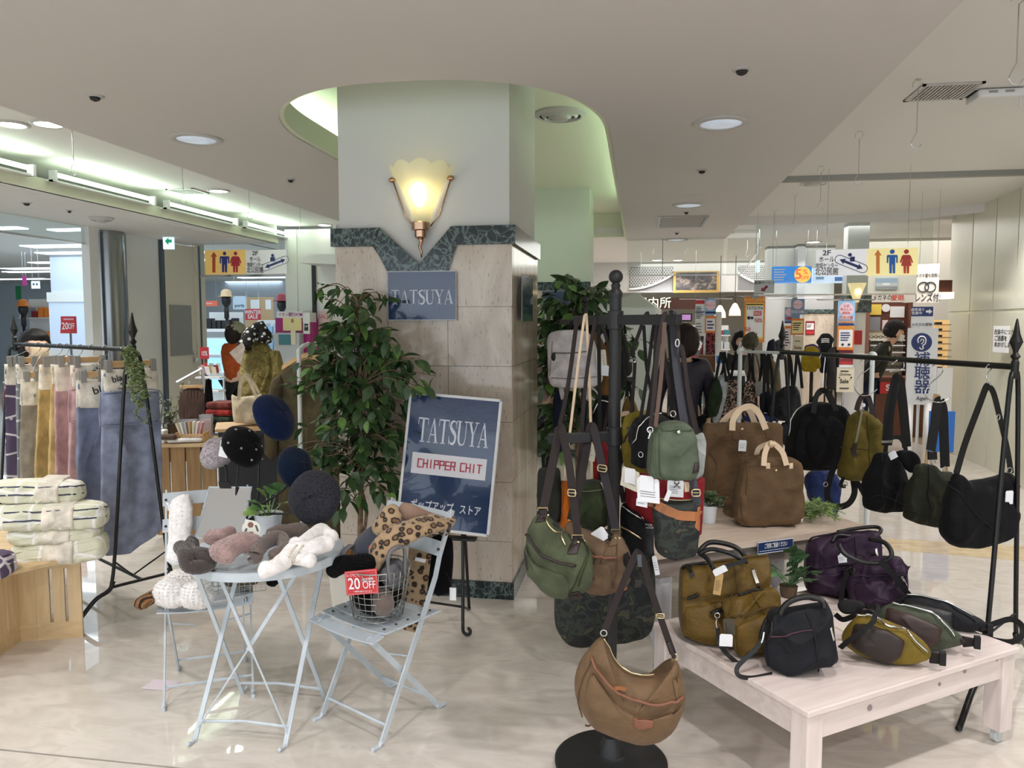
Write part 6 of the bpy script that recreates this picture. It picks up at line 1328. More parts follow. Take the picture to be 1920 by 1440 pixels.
for k in range(5):
 pos=V((q0.x,gy,0))+V((cos(R(78)),sin(R(78)),0))*(.10+.085*k);pos.z=gz
 pl=Pl(0,0,0,R(-8),pos=pos);s=pl.m()
 L=[(-.05,-.10),(-.2,-.17),(-.25,-.3),(-.26,-1.0),(-.22,-1.36),(.2,-1.36),(.24,-1.0),(.24,-.3),(.2,-.17),(.05,-.10)]
 bg=Bag('cardigan',kn_lb[k],'cardigan',pl,[(x,0,z)for x,z in L],.09,KN[k%3],n=3,wr=.02,ws=6,group='brown knitwear on the white rail',part='knit',q=.12)
 bg.pad('sleeve',[(0,0)]*4,.001)if 0 else None
 b=B();slug(b,[(-.2,-.03,-.2),(-.255,-.06,-.45),(-.26,-.07,-.78)],.045,.04,(0,1,0));obj('sleeve',b,KN[k%3],bg.root,smooth=True);b=B();slug(b,[(.2,-.03,-.2),(.255,-.06,-.45),(.26,-.07,-.78)],.045,.04,(0,1,0));obj('sleeve',b,KN[k%3],bg.root,smooth=True)
 h=thing('clothes_hanger',('wooden hanger of the frontmost cardigan','wooden hanger of the second cardigan','wooden hanger of the third cardigan','wooden hanger of the fourth cardigan','wooden hanger of the deepest cardigan')[k],'hanger',pos,pl.rz,'wooden hangers on the white rail')
 obj('bow',B().ribbon(cr_path([(-.2,0,-.155),(-.09,0,-.095),(0,0,-.068),(.09,0,-.095),(.2,0,-.155)],5),.034,.016,side=(0,.2,1)),MK['hanger_wood'],h,smooth='auto');obj('hook',B().tube(cr_path([(0,0,-.06),(0,0,-.03),(.018,0,-.01),(.012,0,.016),(-.006,0,.02)],5),.0025,6),MK['chrome'],h)
tt=Bag('canvas_tote','cream canvas tote bag with looped handles beside the berets','bag',Pl(462,790,4.9),[(433,738),(446,745),(480,741),(492,738),(489,792),(486,797),(440,793),(437,788)],.16,fabric('cream canvas',(222,206,176)),n=4,wr=.012,ws=8,q=.12)
tt.strap('handle',[(448,750,-.1),(450,722,-.08),(457,706,-.07),(466,712,-.07),(478,738,-.08),(483,748,-.09)],.022,MATS['cream canvas']);tt.strap('handle',[(449,745,.05),(452,715,.04),(462,702,.03),(472,712,.04),(488,741,.05)],.02,MATS['cream canvas'])
q=tt.root.location;t=thing('tote_plinth','wooden plinth under the cream tote bag','plinth',V((q.x,q.y,0)),tt.root.rotation_euler.z);zz=tt.pl.w(462,797).z;obj('body',B().box(-.18,.2,-.15,.2,0,zz-.02),MK['black_metal'],t);obj('top_board',B().box(-.2,.22,-.17,.22,zz-.02,zz),MK['hanger_wood'],t)
mq=Bag('display_coat','mustard green quilted coat with a black patterned hood on a dress form','coat',Pl(478,840,6.0),[(462,640),(490,636),(508,648),(516,690),(521,745),(517,790),(505,838),(446,838),(441,780),(450,690),(455,652)],.3,mat('quilted mustard',(136,122,66),.6,nz=(12,.15),bp=(28,.9,.03)),n=2.4,wr=.02,ws=12)
for k in range(11):
 y=655+k*16;mq.line('quilt_seam',[(452,y),(465,y+7),(480,y),(495,y+7),(510,y)],.003,mat('seam mustard',(92,80,42),.8),-.002)
b=B();slug(b,[mq.pl.l(508,655,0),mq.pl.l(518,700,-.06),mq.pl.l(520,750,-.08)],.07,.06,(0,1,0));obj('sleeve',b,MATS['quilted mustard'],mq.root,smooth=True)
def f_spot(n,l,b_):
 v=tex(n,l,'Voronoi',coords(n,l),Scale=22,Randomness=.9);l.new(ramp(n,l,v.outputs['Distance'],[(.28,(232,230,224)),(.33,(28,28,28))]),b_.inputs['Base Color'])
b=B();slug(b,[mq.pl.l(456,656,-.13),mq.pl.l(463,638,-.1),mq.pl.l(474,624,-.05),mq.pl.l(487,615,-.04),mq.pl.l(496,628,-.05),mq.pl.l(499,644,-.08)],.058,.06,(0,1,0),wob=.4);obj('hood_scarf',b,patmat('black spotted plush',f_spot,.9),mq.root,smooth=True,label='black plush hood with white spots')
b=B();slug(b,[mq.pl.l(432,662,-.14),mq.pl.l(445,662,-.16),mq.pl.l(456,640,-.14)],.05,.03,(0,1,0));b2=mq.root;obj('shawl',B().prism([(v.x,v.z)for v in[mq.pl.l(*z)for z in((431,660),(455,640),(460,650),(452,682),(446,678))]],-.17,-.14),fabric('pale shawl',(206,194,182)),b2)
obj('stand_pole',B().tube([(0,0,-mq.pl.o.z+.02),(0,0,.1)],.018,8).lathe([(.18,-mq.pl.o.z),(.18,-mq.pl.o.z+.015),(.02,-mq.pl.o.z+.03)],18),MK['black_metal'],mq.root)
q=atY(400,750,7.6);t=thing('card_rack','red edged rack of small cards in front of the doorway','rack',V((q.x,q.y,0)));z=atY(400,700,7.6).z
obj('frame',B().tube([(-.13,0,0),(-.13,0,z),(.13,0,z),(.13,0,0)],.012,6),MK['chrome'],t)
for k in range(3):obj('tray',B().box(-.13,.15,-.12-.03*k,.0,z-.05-.14*k,z-.03-.14*k),CL['white'],t)
obj('red_skirt',B().box(-.12,.2,-.05,-.03,z-.62,z-.36),CL['maroon'],t)
for k in range(9):o=obj('card',B().cbox((0,0,0),(.05,.004,.09)),CL[('cream','pink','red','white','tan','lgrey','cream','maroon','white')[k]],t,loc=(-.1+.025*k,-.05,z+.03+.02*(k%3)),rot=(.3,0,0))
# poster on the pillar, easel sign, two ficus trees
NAVY=mat('navy print',(40,58,92),.16,nz=(3,.12),bp=(34,.10,.006),coat=.6);LETT=mat('pale lettering',(214,218,230),.3)
FR=mat('white aluminium frame',(222,224,226),.35)
p=Pl(791,554,PY0-.022,0);t=thing('pillar_poster','glossy navy poster with pale serif lettering high on the pillar','poster',p.o,0);a,c=p.l(728,600),p.l(855,508)
obj('sheet',B().box(a.x,c.x,0,.004,a.z,c.z),NAVY,t);obj('border',B().tube([(a.x,-.001,a.z),(c.x,-.001,a.z),(c.x,-.001,c.z),(a.x,-.001,c.z)],.0035,4,closed=True),LETT,t)
l0,l1=p.l(733,571),p.l(850,543);bb=B();serif('TATSUYA',bb,l0.x,l0.z,l1.x-l0.x,l1.z-l0.z,-.002,0);obj('lettering',bb,LETT,t)
t['label']='glossy navy poster with pale serif lettering high on the pillar'
q0,q1=atX(978,602,PX1+.032),atX(998,522,PX1+.032);o=obj('poster',B().box(PX1+.031,PX1+.036,q0.y,q1.y,q0.z,q1.z),NAVY);tag(o,'narrow dark poster on the right side of the pillar','poster')
p=Pl(840,1003,3.93,-.03);A_=p.l(751,975),p.l(922,1004),p.l(941,744),p.l(766,741)
t=thing('pop_up_sign','large white framed navy sign with serif letters leaning on a black easel','sign',p.o,p.rz)
w_,h_=.50,.70;ang=-math.atan2((A_[1]-A_[0]).z,(A_[1]-A_[0]).x)
c0=(A_[0]+A_[1]+A_[2]+A_[3])/4;wx=((A_[1]-A_[0]).length+(A_[2]-A_[3]).length)/2;hz=((A_[3]-A_[0]).length+(A_[2]-A_[1]).length)/2
T_=M.Translation(c0+V((0,-.02,0)))@M.Rotation(-.045+.062+.05,4,'Y')@M.Rotation(-.16,4,'X')
W2,H2=wx/2,hz/2*1.01
obj('panel',B().box(-W2+.008,W2-.008,-.004,.008,-H2+.008,H2-.008,T_),NAVY,t)
for r_ in((-W2,W2,-H2,-H2+.014),(-W2,W2,H2-.014,H2),(-W2,-W2+.014,-H2,H2),(W2-.014,W2,-H2,H2)):obj('frame_bar',B().box(r_[0],r_[1],-.01,.012,r_[2],r_[3],T_),FR,t)
bb=B();serif('TATSUYA',bb,-W2*.74,H2*.27,W2*1.53,H2*.36,-.006,-.004,T_);obj('lettering',bb,LETT,t)
obj('white_strip',B().box(-W2*.80,W2*.80,-.0055,-.004,-H2*.20,H2*.11,T_),mat('strip white',(222,222,228),.3),t)
bb=B();cw=W2*1.36/11.45;pixword('CHIPPER CHIT',bb,-W2*.66,-H2*.10,cw,H2*.115,.006,-.008,-.0055)
bb.v=[tuple(T_@V(v))for v in bb.v];obj('lettering',bb,mat('crimson print',(186,44,70),.4),t)
for s,x,sz in(('ポップアップ',-W2*.27,.055),('ストア',W2*.55,.055)):
 o=txt(s,sz,LETT,t,T_@V((x,-.006,-H2*.66)),sx=.72,bold=.0006);o.rotation_euler=(T_@M.Rotation(pi/2,4,'X')).to_euler()
E0=p.o;ez=-E0.z
t2=thing('easel','black iron easel with scrolled feet holding the navy sign','easel',V((E0.x,E0.y,0)),p.rz)
lp=lambda px,py,y:(lambda v:V(((v-V((E0.x,E0.y,0))).dot(p.X),(v-V((E0.x,E0.y,0))).dot(p.N),v.z)))(atY(px,py,y))
def scroll(c,r,s):return[c+V((r*(1-k/14)*s*sin(a)if 0 else s*(r*.95)*(1-cos(a))*.9,0,r*(1.0-sin(a)*0)-r*cos(a)*0-r))for k,a in enumerate([0])]
def foot(px,py,y,s):
 c=lp(px,py,y);r=.026;return[V((c.x+s*(r+r*(1-k/20)*cos(pi+a)),c.y,.008+r+r*(1-k/24)*sin(pi+a)))for k,a in enumerate([R(18*q)for q in range(16)])]
for top,px,py,y,s in(((868,960),868,1195,3.74,1),((852,960),722,1178,3.80,1)):
 tp=lp(top[0],top[1],3.94);f_=foot(px,py,y,s)
 obj('leg',B().tube(cr_path([tp+V((0,.04,.42)),tp,tp.lerp(f_[0],.55)],4)[:-1]+[tp.lerp(f_[0],.55),f_[0]+V((0,0,.06))]+f_,.009,8),MK['black_metal'],t2,smooth=True)
tp=lp(866,900,3.99);obj('leg',B().tube([tp,lp(880,1148,4.12)],.009,8),MK['black_metal'],t2)
obj('ledge',B().box(lp(760,1000,3.9).x,lp(893,1000,3.9).x,-.06,.0,-ez*0+lp(840,1006,3.9).z-.012,lp(840,1006,3.9).z),MK['black_metal'],t2);obj('lip_hook',B().tube([lp(866,1006,3.87),lp(866,990,3.865)],.006,6),MK['black_metal'],t2)
obj('crossbar',B().tube([lp(745,1120,3.84),lp(868,1138,3.84)],.007,6),MK['black_metal'],t2);obj('crossbar',B().tube([lp(868,1138,3.84),lp(879,1143,4.1)],.007,6),MK['black_metal'],t2)
LFD=mat('dark ficus leaf',(58,86,48),.42,nz=(9,.3));LFL=mat('light ficus leaf',(104,142,68),.45,nz=(9,.25));BARK=mat('ficus bark',(118,98,78),.85,nz=(30,.3),bp=(60,.6))
def ficus(label,base,height,clusters,pot_r,pot_h,pot_mt,y0,n_obj=300,Lf=.085,seed=1,trunk=None,dep=.2):
 t=thing('potted_ficus',label,'plant',base);r=random.Random(seed)
 obj('pot',B().lathe([(pot_r*.8,0),(pot_r*.84,.004),(pot_r,pot_h),(pot_r*1.04,pot_h+.004),(pot_r*.97,pot_h+.006),(pot_r*.93,pot_h-.03),(.01,pot_h-.03)],26),pot_mt,t,smooth='auto')
 obj('soil',B().lathe([(pot_r*.92,pot_h-.035),(pot_r*.5,pot_h-.022),(.01,pot_h-.02)],18),mat('moss filler',(70,62,46),.95,nz=(60,.4)),t)
 tr=[V(base)*0+V((0,0,pot_h-.04))]+[q-V(base)for q in trunk]
 tp=cr_path(tr,6);obj('trunk',B().tube(tp,[.019-.012*i/len(tp)for i in range(len(tp))],8),BARK,t,smooth=True)
 tp2=[q+V((.02*sin(i*.7)+.012,.012*cos(i*.6),0))for i,q in enumerate(tp)];obj('trunk',B().tube(tp2,[.011-.006*i/len(tp)for i in range(len(tp))],7),BARK,t,smooth=True)
 stems=B();leaves=[]
 for px,py,rad,n in clusters:
  c=atY(px,py,y0)-V(base);m=rad*(atY(px,py,y0)-EYEV).length/FPX
  k0=min(range(len(tp)),key=lambda i:abs(tp[i].z-(c.z-m*.7))+.0*i);s=tp[k0]
  n=int(n*1.7)
  for k in range(max(3,n//6)):
   e=c+V((r.uniform(-1,1)*m,r.uniform(-1,1)*max(m,dep),r.uniform(-.9,.9)*m));mid=s.lerp(e,.5)+V((0,0,.05))
   P=cr_path([s,mid,e],8);stems.tube(P,.0026,4)
   q_=n/max(3,n//6)
   for j in range(int(q_)+(r.random()<q_%1)):
    u=r.uniform(.5,1)if j else 1;i=min(len(P)-1,int(u*(len(P)-1)));q=P[i]+V((r.uniform(-1,1),r.uniform(-1,1),r.uniform(-1,1)))*m*.22
    d=(q-s).normalized()*.5+V((r.uniform(-1,1),r.uniform(-1,.6),r.uniform(-1.5,.1)));leaves.append((q,d,r.uniform(.75,1.25),r.random(),r.uniform(-.7,.7)))
    stems.tube([P[i],q],.0014,3)
 obj('branches',stems,BARK,t,kind='stuff')
 leaves.sort(key=lambda L:L[0].y-(0 if L[3]>.12 else.2));big=leaves[:n_obj];rest=leaves[n_obj:]
 for q,d,s,h,ro in big:put_leaf(t,'fic%d%s'%(h<.13,Lf),lambda:leaf_mesh(Lf,Lf*.52,.28,.25),LFL if h<.13 else LFD,q,d,s,ro)
 if rest:
  b=B();pm=leaf_mesh(Lf,Lf*.52,.28,.25)
  for q,d,s,h,ro in rest:b.add([V(v)for v in pm.v],pm.f,M.Translation(q)@leaf_mat(d,roll=ro)@M.Scale(s,4))
  obj('inner_leaves',b,LFD,t,smooth=True,kind='stuff')
 return t
YP=4.02;base=atY(645,1135,YP+.0);base=V((atY(660,1100,YP).x,YP,0))
cl_=[(622,545,14,5),(648,560,20,8),(690,555,20,8),(655,590,30,18),(690,605,36,22),(622,612,30,16),(640,645,40,26),(705,640,44,30),(600,640,20,8),(745,635,26,12),(590,695,34,26),(640,690,44,38),(700,690,46,38),(755,700,40,26),(795,712,22,9),(575,735,34,22),(625,740,44,36),(690,745,44,36),(745,755,36,22),(600,785,22,10),(640,800,30,16),(720,800,44,34),(755,820,32,18),(605,840,34,20),(575,830,22,9),(650,850,40,26),(715,850,42,30),(620,885,26,12),(660,900,32,18),(735,885,30,14),(655,930,18,8),(740,910,20,8),(692,925,20,6)]
tr_=[atY(x,y,YP)for x,y in((673,1050),(676,950),(678,850),(676,760),(675,690),(672,620),(668,560))]
ficus('tall potted ficus in a white bucket in front of the pillar',base,1.8,cl_,.13,.24,mat('white bucket',(214,210,200),.5),YP,300,.085,4,tr_)
YQ=5.9;base=V((atY(1085,900,YQ).x,YQ,0))
cl2=[(1062,515,16,8),(1075,540,24,14),(1050,570,34,22),(1095,575,34,22),(1020,570,16,6),(1125,560,20,8),(1140,545,14,5),(1035,605,34,26),(1080,610,40,30),(1130,600,30,16),(1010,610,18,8),(1160,640,30,14),(1190,640,20,8),(1185,715,22,8),(1020,660,26,18),(1060,660,36,24),(1010,700,22,14),(1030,730,26,18),(1075,735,36,24),(1020,775,30,22),(1060,780,36,24),(1100,770,30,18),(1025,815,22,12),(1060,830,26,14)]
tr_=[atY(x,y,YQ)for x,y in((1082,850),(1082,760),(1080,680),(1076,600),(1070,540))]
ficus('second potted ficus behind the bag stand, right of the pillar',base,1.9,cl2,.15,.26,MK['white_wood'],YQ,200,.12,9,tr_,.25)
FABS[:]=[.86,8,.03]
# bag stands in the middle
BM=mat('charcoal painted steel',(26,27,28),.5,bp=(240,.2,.002))
def stand(label,c,arms,base=True):
 t=thing('bag_stand',label,'stand',c)
 obj('base',B().lathe([(.205,0),(.205,.012),(.19,.024),(.06,.034),(.05,.04),(.045,.06),(.03,.085),(.024,.1)],40),BM,t,smooth='auto')
 obj('pole',B().lathe([(.017,.09),(.017,.72),(.021,.73),(.021,1.69)],16),BM,t,smooth='auto')
 for z in(1.205,1.615):obj('collar',B().lathe([(.026,z-.032),(.028,z-.03),(.028,z+.03),(.026,z+.032)],18),BM,t,smooth='auto')
 obj('finial',B().lathe([(.021,1.69),(.024,1.7),(.024,1.71),(.014,1.725),(.017,1.735),(.012,1.745)]+[(.024*sin(a)+.001,1.765-.024*cos(a))for a in[R(20+16*k)for k in range(11)]],20),BM,t,smooth='auto')
 for e,z in arms:
  d=V((e[0],e[1],0));obj('arm',B().beam(V((0,0,z))+d.normalized()*.02,V((0,0,z))+d,.026,.034),BM,t,bevel=.002)
 return t
SC=V((-.085,2.72,0))
u1=atY(1274,600,2.5);u2=atY(1080,600,2.95);l1=atY(1029,812,2.62)
A1,A2,A3=(u1-SC),(u2-SC),(l1-SC);A4=V((.24,.15,0));q=atY(1197,1042,2.42)-SC
t=stand('black steel bag stand with a round base, nearest the camera',SC,[(A1,1.615),(A2,1.615),(A3,1.205),(A4,1.205)])
for e in(q,V((-.1,.3,0))):obj('arm',B().beam(V((0,0,.85))+e.normalized()*.015,V((e.x,e.y,.775)),.022,.028),BM,t,bevel=.002)
GRN_=fabric('olive green waxed canvas',(94,102,78),wr=.3,nz=.16);TANC=fabric('tan waxed canvas',(126,104,82),wr=.3,nz=.14);BRN=fabric('brown nylon canvas',(132,106,78),r=.6,wr=.15,nz=.08)
def f_camo(n,l,b):
 cv=coords(n,l,(1,1,1.25));t=tex(n,l,'Noise',cv,Scale=17,Detail=2.5,Distortion=.6);l.new(ramp(n,l,t.outputs[0],[(0,(12,14,16)),(.44,(36,43,36)),(.53,(18,21,21)),(.6,(60,58,42))],'CONSTANT'),b.inputs['Base Color'])
CAMO=patmat('dark camouflage canvas',f_camo,.75)
DKG=fabric('dark green waxed canvas',(62,72,48),wr=.3,nz=.25);ORG=fabric('orange canvas',(206,112,34));DKO=fabric('dark olive canvas',(44,46,40));REDC=fabric('deep red canvas',(150,30,40),r=.7);BLKC=fabric('black canvas',(26,26,30),wr=.3);MUST=fabric('mustard canvas',(138,122,44));SAGE=fabric('sage green nylon',(100,112,92),r=.55,wr=.2)
GREYC=fabric('pale grey twill',(246,240,240),wr=.2);NAVYC=fabric('navy canvas',(36,46,70))
GS='bags hanging on the near bag stand'
g=Bag('shoulder_bag','large brown crescent shoulder bag hanging lowest, nearest the camera','bag',Pl(1180,1300,2.40,.02),[(1130,1184),(1136,1210),(1152,1240),(1172,1262),(1200,1271),(1228,1272),(1258,1268),(1261,1240),(1264,1234),(1272,1240),(1280,1270),(1287,1302),(1284,1335),(1270,1365),(1246,1390),(1226,1400),(1190,1398),(1150,1387),(1115,1368),(1096,1350),(1083,1322),(1076,1296),(1078,1262),(1090,1232),(1110,1206)],.17,BRN,n=2.3,wr=.012,ws=7,group=GS,rounds=2,N=88,c=(1180,1325))
g.pad('front_pocket',[(1110,1240),(1120,1258),(1140,1284),(1165,1306),(1195,1319),(1230,1323),(1262,1318),(1280,1308),(1282,1330),(1262,1362),(1232,1386),(1190,1390),(1150,1378),(1118,1356),(1100,1326),(1096,1285)],.014,BRN,n=4,wr=.006)
g.line('piping',[(1108,1238),(1120,1258),(1140,1284),(1165,1306),(1195,1319),(1230,1323),(1262,1318),(1281,1306)],.0045,mat('rust leather',(124,78,58),.5),.014)
g.line('seam',[(1112,1234),(1090,1280),(1084,1315),(1092,1345)],.0022,mat('dark seam',(88,66,46),.8),.002)
g.pad('leather_patch',[(1187,1316),(1224,1324),(1222,1336),(1203,1338),(1187,1332)],.003,mat('rust leather',(124,78,58),.5),n=6,rounds=0).location.y-=.014
g.line('zipper',[(1131,1205),(1146,1234),(1168,1260),(1200,1270),(1228,1274)],.003,MK['brass'],.004)
g.line('dart',[(1097,1360),(1105,1361),(1112,1355)],.003,mat('dark seam',(88,66,46),.8),.002)
g.bits('zip_pull',lambda b:b.ribbon([g.fp(1152,1291,.02),g.fp(1163,1295,.022),g.fp(1174,1299,.02)],.012,.003,nrm=(0,1,0)),MK['tan_leather'])
g.pad('side_panel',[(1256,1232),(1266,1232),(1276,1262),(1286,1300),(1270,1312),(1262,1280)],.006,BRN,n=4)
g.strap('strap',[(1132,1186,-.01),(1150,1140,-.0),(1176,1075,.0),(1192,1040,.01),(1197,1034,.02)],.021,MK['brn_web']);g.strap('strap',[(1194,1034,.02),(1205,1050,.02),(1222,1110,.03),(1246,1180,.03),(1262,1226,.02)],.021,MK['brn_web'])
g.pad('strap_tab',[(1249,1205),(1256,1203),(1268,1232),(1262,1238)],.004,MK['dk_leather'],rounds=0);g.ring(1132,1187,.010,MK['silver'],-.01);g.ring(1265,1232,.010,MK['brass'],.0);g.buckle(1238,1155,.024,.014,MK['brass'],.03)
g.bits('gripper',lambda b:b.ribbon([g.pl.l(1199,1040,-.02),g.pl.l(1199,1052,-.025),g.pl.l(1200,1062,-.02)],.013,.006,nrm=(0,1,0)),mat('slate rubber',(70,74,84),.6))
g=Bag('shoulder_bag','olive green canvas shoulder bag with brown trim, left on the near stand','bag',Pl(1045,1050,2.48,-.25),[(1010,960),(1027,962),(1040,978),(1060,998),(1076,1016),(1084,1010),(1094,1012),(1100,1032),(1106,1050),(1105,1090),(1098,1114),(1080,1122),(1050,1128),(1030,1122),(1010,1100),(994,1074),(987,1045),(990,1010),(996,985)],.16,GRN_,n=2.4,wr=.014,ws=8,group=GS,N=72,c=(1048,1062))
g.pad('front_pocket',[(992,1005),(1005,1030),(1025,1048),(1050,1058),(1076,1064),(1082,1090),(1074,1118),(1048,1124),(1026,1114),(1004,1084),(990,1050)],.014,GRN_,wr=.008)
g.line('piping',[(992,998),(1005,1026),(1025,1046),(1050,1057),(1077,1063)],.005,MK['dk_leather'],.014)
g.pad('leather_patch',[(996,1022),(1014,1042),(1006,1056),(998,1048)],.003,MK['dk_leather'],rounds=0).location.y-=.012
g.pad('leather_corner',[(1080,1102),(1095,1101),(1094,1121),(1070,1124)],.004,MK['dk_leather'],rounds=0).location.y-=.006
g.line('zipper',[(1017,975),(1024,990),(1040,1008),(1055,1026)],.0035,MK['brass'],.005);g.bits('zip_pull',lambda b:b.ribbon([g.fp(1027,988,.01),g.fp(1038,990,.012),g.fp(1046,989,.01)],.012,.003,nrm=(0,1,0)),MK['dk_leather'])
g.line('gusset_seam',[(1086,1018),(1090,1050),(1080,1090),(1065,1120)],.0025,DKG,.003);g.line('gusset_seam',[(1094,1030),(1092,1060),(1085,1100)],.0025,DKG,.003)
for x0,x1,y0,y1,px,py in((1012,1026,958,974,1019,966),(1074,1092,1008,1030,1083,1018)):
 g.pad('leather_tab',[(x0,y0-4),(x1,y0-4),(x1+1,y1),(x0+1,y1)],.004,MK['dk_leather'],rounds=0)
 for dx in(-4,4):g.stud(px+dx,py+3,.005,MK['brass'],'rivet')
g.bits('loop',lambda b:b.tube([g.pl.l(1009,958,-.01),g.pl.l(1009,952,-.01),g.pl.l(1027,952,-.01),g.pl.l(1027,958,-.01)],.0025,6),MK['brass']);g.bits('loop',lambda b:b.tube([g.pl.l(1073,1010,-.01),g.pl.l(1073,1003,-.01),g.pl.l(1093,1003,-.01),g.pl.l(1093,1010,-.01)],.0025,6),MK['brass'])
g.strap('strap',[(1019,955,-.01),(1030,900,.03),(1042,840,.06),(1047,806,.08),(1050,799,.1)],.030,MK['brn_web']);g.strap('strap',[(1050,799,.08),(1054,806,.05),(1065,860,.02),(1075,930,.0),(1083,1005,-.01)],.027,MK['brn_web']);g.buckle(1072,924,.026,.022,MK['brass'],-.012)
g=Bag('shoulder_bag','tan canvas shoulder bag beside the olive green one','bag',Pl(1130,1040,2.60,-.2),[(1062,980),(1072,975),(1086,988),(1110,998),(1135,1012),(1148,1018),(1152,1000),(1166,1002),(1178,1030),(1184,1060),(1180,1095),(1165,1112),(1130,1120),(1100,1112),(1075,1090),(1062,1040)],.15,TANC,n=2.4,wr=.016,ws=9,group=GS,N=70,c=(1128,1060))
g.pad('front_pocket',[(1105,1042),(1130,1048),(1154,1048),(1158,1080),(1150,1108),(1126,1114),(1104,1104)],.012,TANC,wr=.006);g.line('pocket_edge',[(1105,1040),(1130,1047),(1155,1047)],.004,mat('rust leather',(124,78,58),.5),.012)
g.line('seam',[(1155,1010),(1155,1050),(1150,1110)],.0022,mat('dark seam',(88,66,46),.8),.003);g.pad('leather_corner',[(1164,1096),(1177,1090),(1175,1106),(1162,1110)],.004,MK['tan_leather'],rounds=0)
g.pad('leather_tab',[(1148,994),(1163,994),(1164,1016),(1149,1018)],.004,TANC,rounds=0)
for dx in(1152,1159):g.stud(dx,1012,.0045,MK['brass'],'rivet')
g.bits('loop',lambda b:b.tube([g.pl.l(1147,1000,-.012),g.pl.l(1146,993,-.012),g.pl.l(1163,993,-.012),g.pl.l(1164,1000,-.012)],.0025,6),MK['brass'])
g.strap('strap',[(1070,975,.02),(1088,905,.04),(1100,840,.06),(1106,804,.08),(1110,798,.1)],.028,MK['brn_web']);g.strap('strap',[(1109,798,.08),(1114,806,.06),(1128,868,.02),(1142,930,.0),(1155,996,-.012)],.028,MK['plum_web']);g.buckle(1129,878,.030,.022,MK['brass'],.0,.1)
g.stud(1143,1006,.007,MK['black_cord'],'cord_stop',-.03);g.card(1136,996,.045,.05,-.01,MK['white_card'],rot=.9)
g=Bag('flat_pouch','dark olive flat bag behind the green shoulder bag','bag',Pl(1030,920,2.85,-.3),[(1012,876),(1052,876),(1050,960),(1044,985),(1004,980),(1008,930)],.05,DKO,n=5,wr=.006,group=GS,q=.1)
g.strap('strap',[(1030,878,0),(1062,740,0),(1080,614,0),(1083,595,0)],.016,MK['brn_web'])
g=Bag('flat_pouch','orange canvas pouch between the dark olive and green bags','bag',Pl(1058,950,2.86,-.5),[(1052,900),(1070,902),(1072,990),(1058,995),(1043,978),(1045,930)],.05,ORG,n=4,wr=.006,group=GS,q=.12)
g.line('seam',[(1058,903),(1055,950),(1052,985)],.0018,mat('orange seam',(160,84,30),.8),.002);g.strap('strap',[(1058,902,0),(1082,700,0),(1095,600,0),(1098,594,0)],.010,MK['nat_web']);g.strap('strap',[(1110,900,.02),(1106,740,.02),(1100,600,.01),(1097,594,.0)],.010,MK['nat_web'])
g=Bag('shoulder_bag','dark green waxed shoulder pouch behind the tan bag','bag',Pl(1112,945,2.80,-.1),[(1082,902),(1128,900),(1140,960),(1142,985),(1120,997),(1096,992),(1080,980)],.08,DKG,n=3,wr=.012,ws=10,group=GS,q=.15)
g.line('hem_seam',[(1083,920),(1105,921),(1130,919)],.0018,mat('pale seam',(112,120,92),.8),.002);g.band('rim',[(1082,903),(1105,903),(1128,902)],.010,MK['dk_leather'],.006,.004)
g.strap('strap',[(1084,902,.0),(1098,720,.0),(1116,600,.0),(1119,594,.0)],.014,MK['brn_web']);g.strap('strap',[(1126,902,.02),(1124,740,.02),(1122,600,.0),(1119,594,.0)],.014,MK['blk_web']);g.stud(1068,974,.006,MK['brass'],'stud',-.07)
g.card(1108,832,.045,.062,-.05,MK['cream_card'],rot=.15,string_to=(1108,812),lines=5)
g=Bag('tote_bag','dark camouflage tote with rounded bottom, low behind the others','bag',Pl(1130,1150,2.92,.05),[(1040,1085),(1100,1075),(1180,1020),(1205,990),(1226,1010),(1230,1120),(1228,1170),(1218,1196),(1190,1206),(1130,1216),(1070,1218),(1050,1196),(1038,1170)],.12,CAMO,n=3,wr=.012,group=GS,q=.2,N=64)
g.strap('strap',[(1210,1000,-.03),(1216,950,-.03),(1214,905,-.03),(1206,860,0),(1196,812,0)],.028,mat('slate webbing',(58,58,66),.8,bp=(500,.3,.002)));g.strap('strap',[(1060,1085,0),(1120,960,0),(1168,850,0),(1180,806,0)],.028,MATS['slate webbing']);g.pad('leather_tab',[(1208,985),(1226,985),(1226,1026),(1220,1034),(1212,1028)],.005,MATS['slate webbing'],rounds=0);g.card(1226,1042,.018,.075,-.05,MK['white_card'],rot=-.2,lines=4);g.buckle(1217,986,.035,.014,MK['silver'],-.065)
g=Bag('shoulder_bag','black nylon bag with brass zips behind the near stand pole','bag',Pl(1195,990,2.84,.1),[(1164,940),(1180,945),(1208,972),(1212,1000),(1214,1060),(1170,1050),(1162,990)],.08,BLKC,n=3,wr=.008,group=GS)
g.line('zipper',[(1163,987),(1182,997),(1202,1010)],.003,MK['brass'],.003);g.line('zipper',[(1166,948),(1184,962),(1205,974)],.003,MK['silver'],.003);g.strap('strap',[(1170,942,0),(1160,880,.0),(1178,812,0)],.02,MK['blk_web'])
g=Bag('tote_bag','deep red tote bag just left of the near stand pole','bag',Pl(1138,870,2.95,-.05),[(1112,812),(1152,806),(1158,870),(1156,945),(1128,900),(1108,900)],.06,REDC,n=4,wr=.012,group=GS,q=.08);g.line('seam',[(1132,815),(1133,880)],.002,MK['black_cord'],.002);g.strap('strap',[(1132,812,0),(1150,700,0),(1130,610,0)],.012,MK['brn_web'])
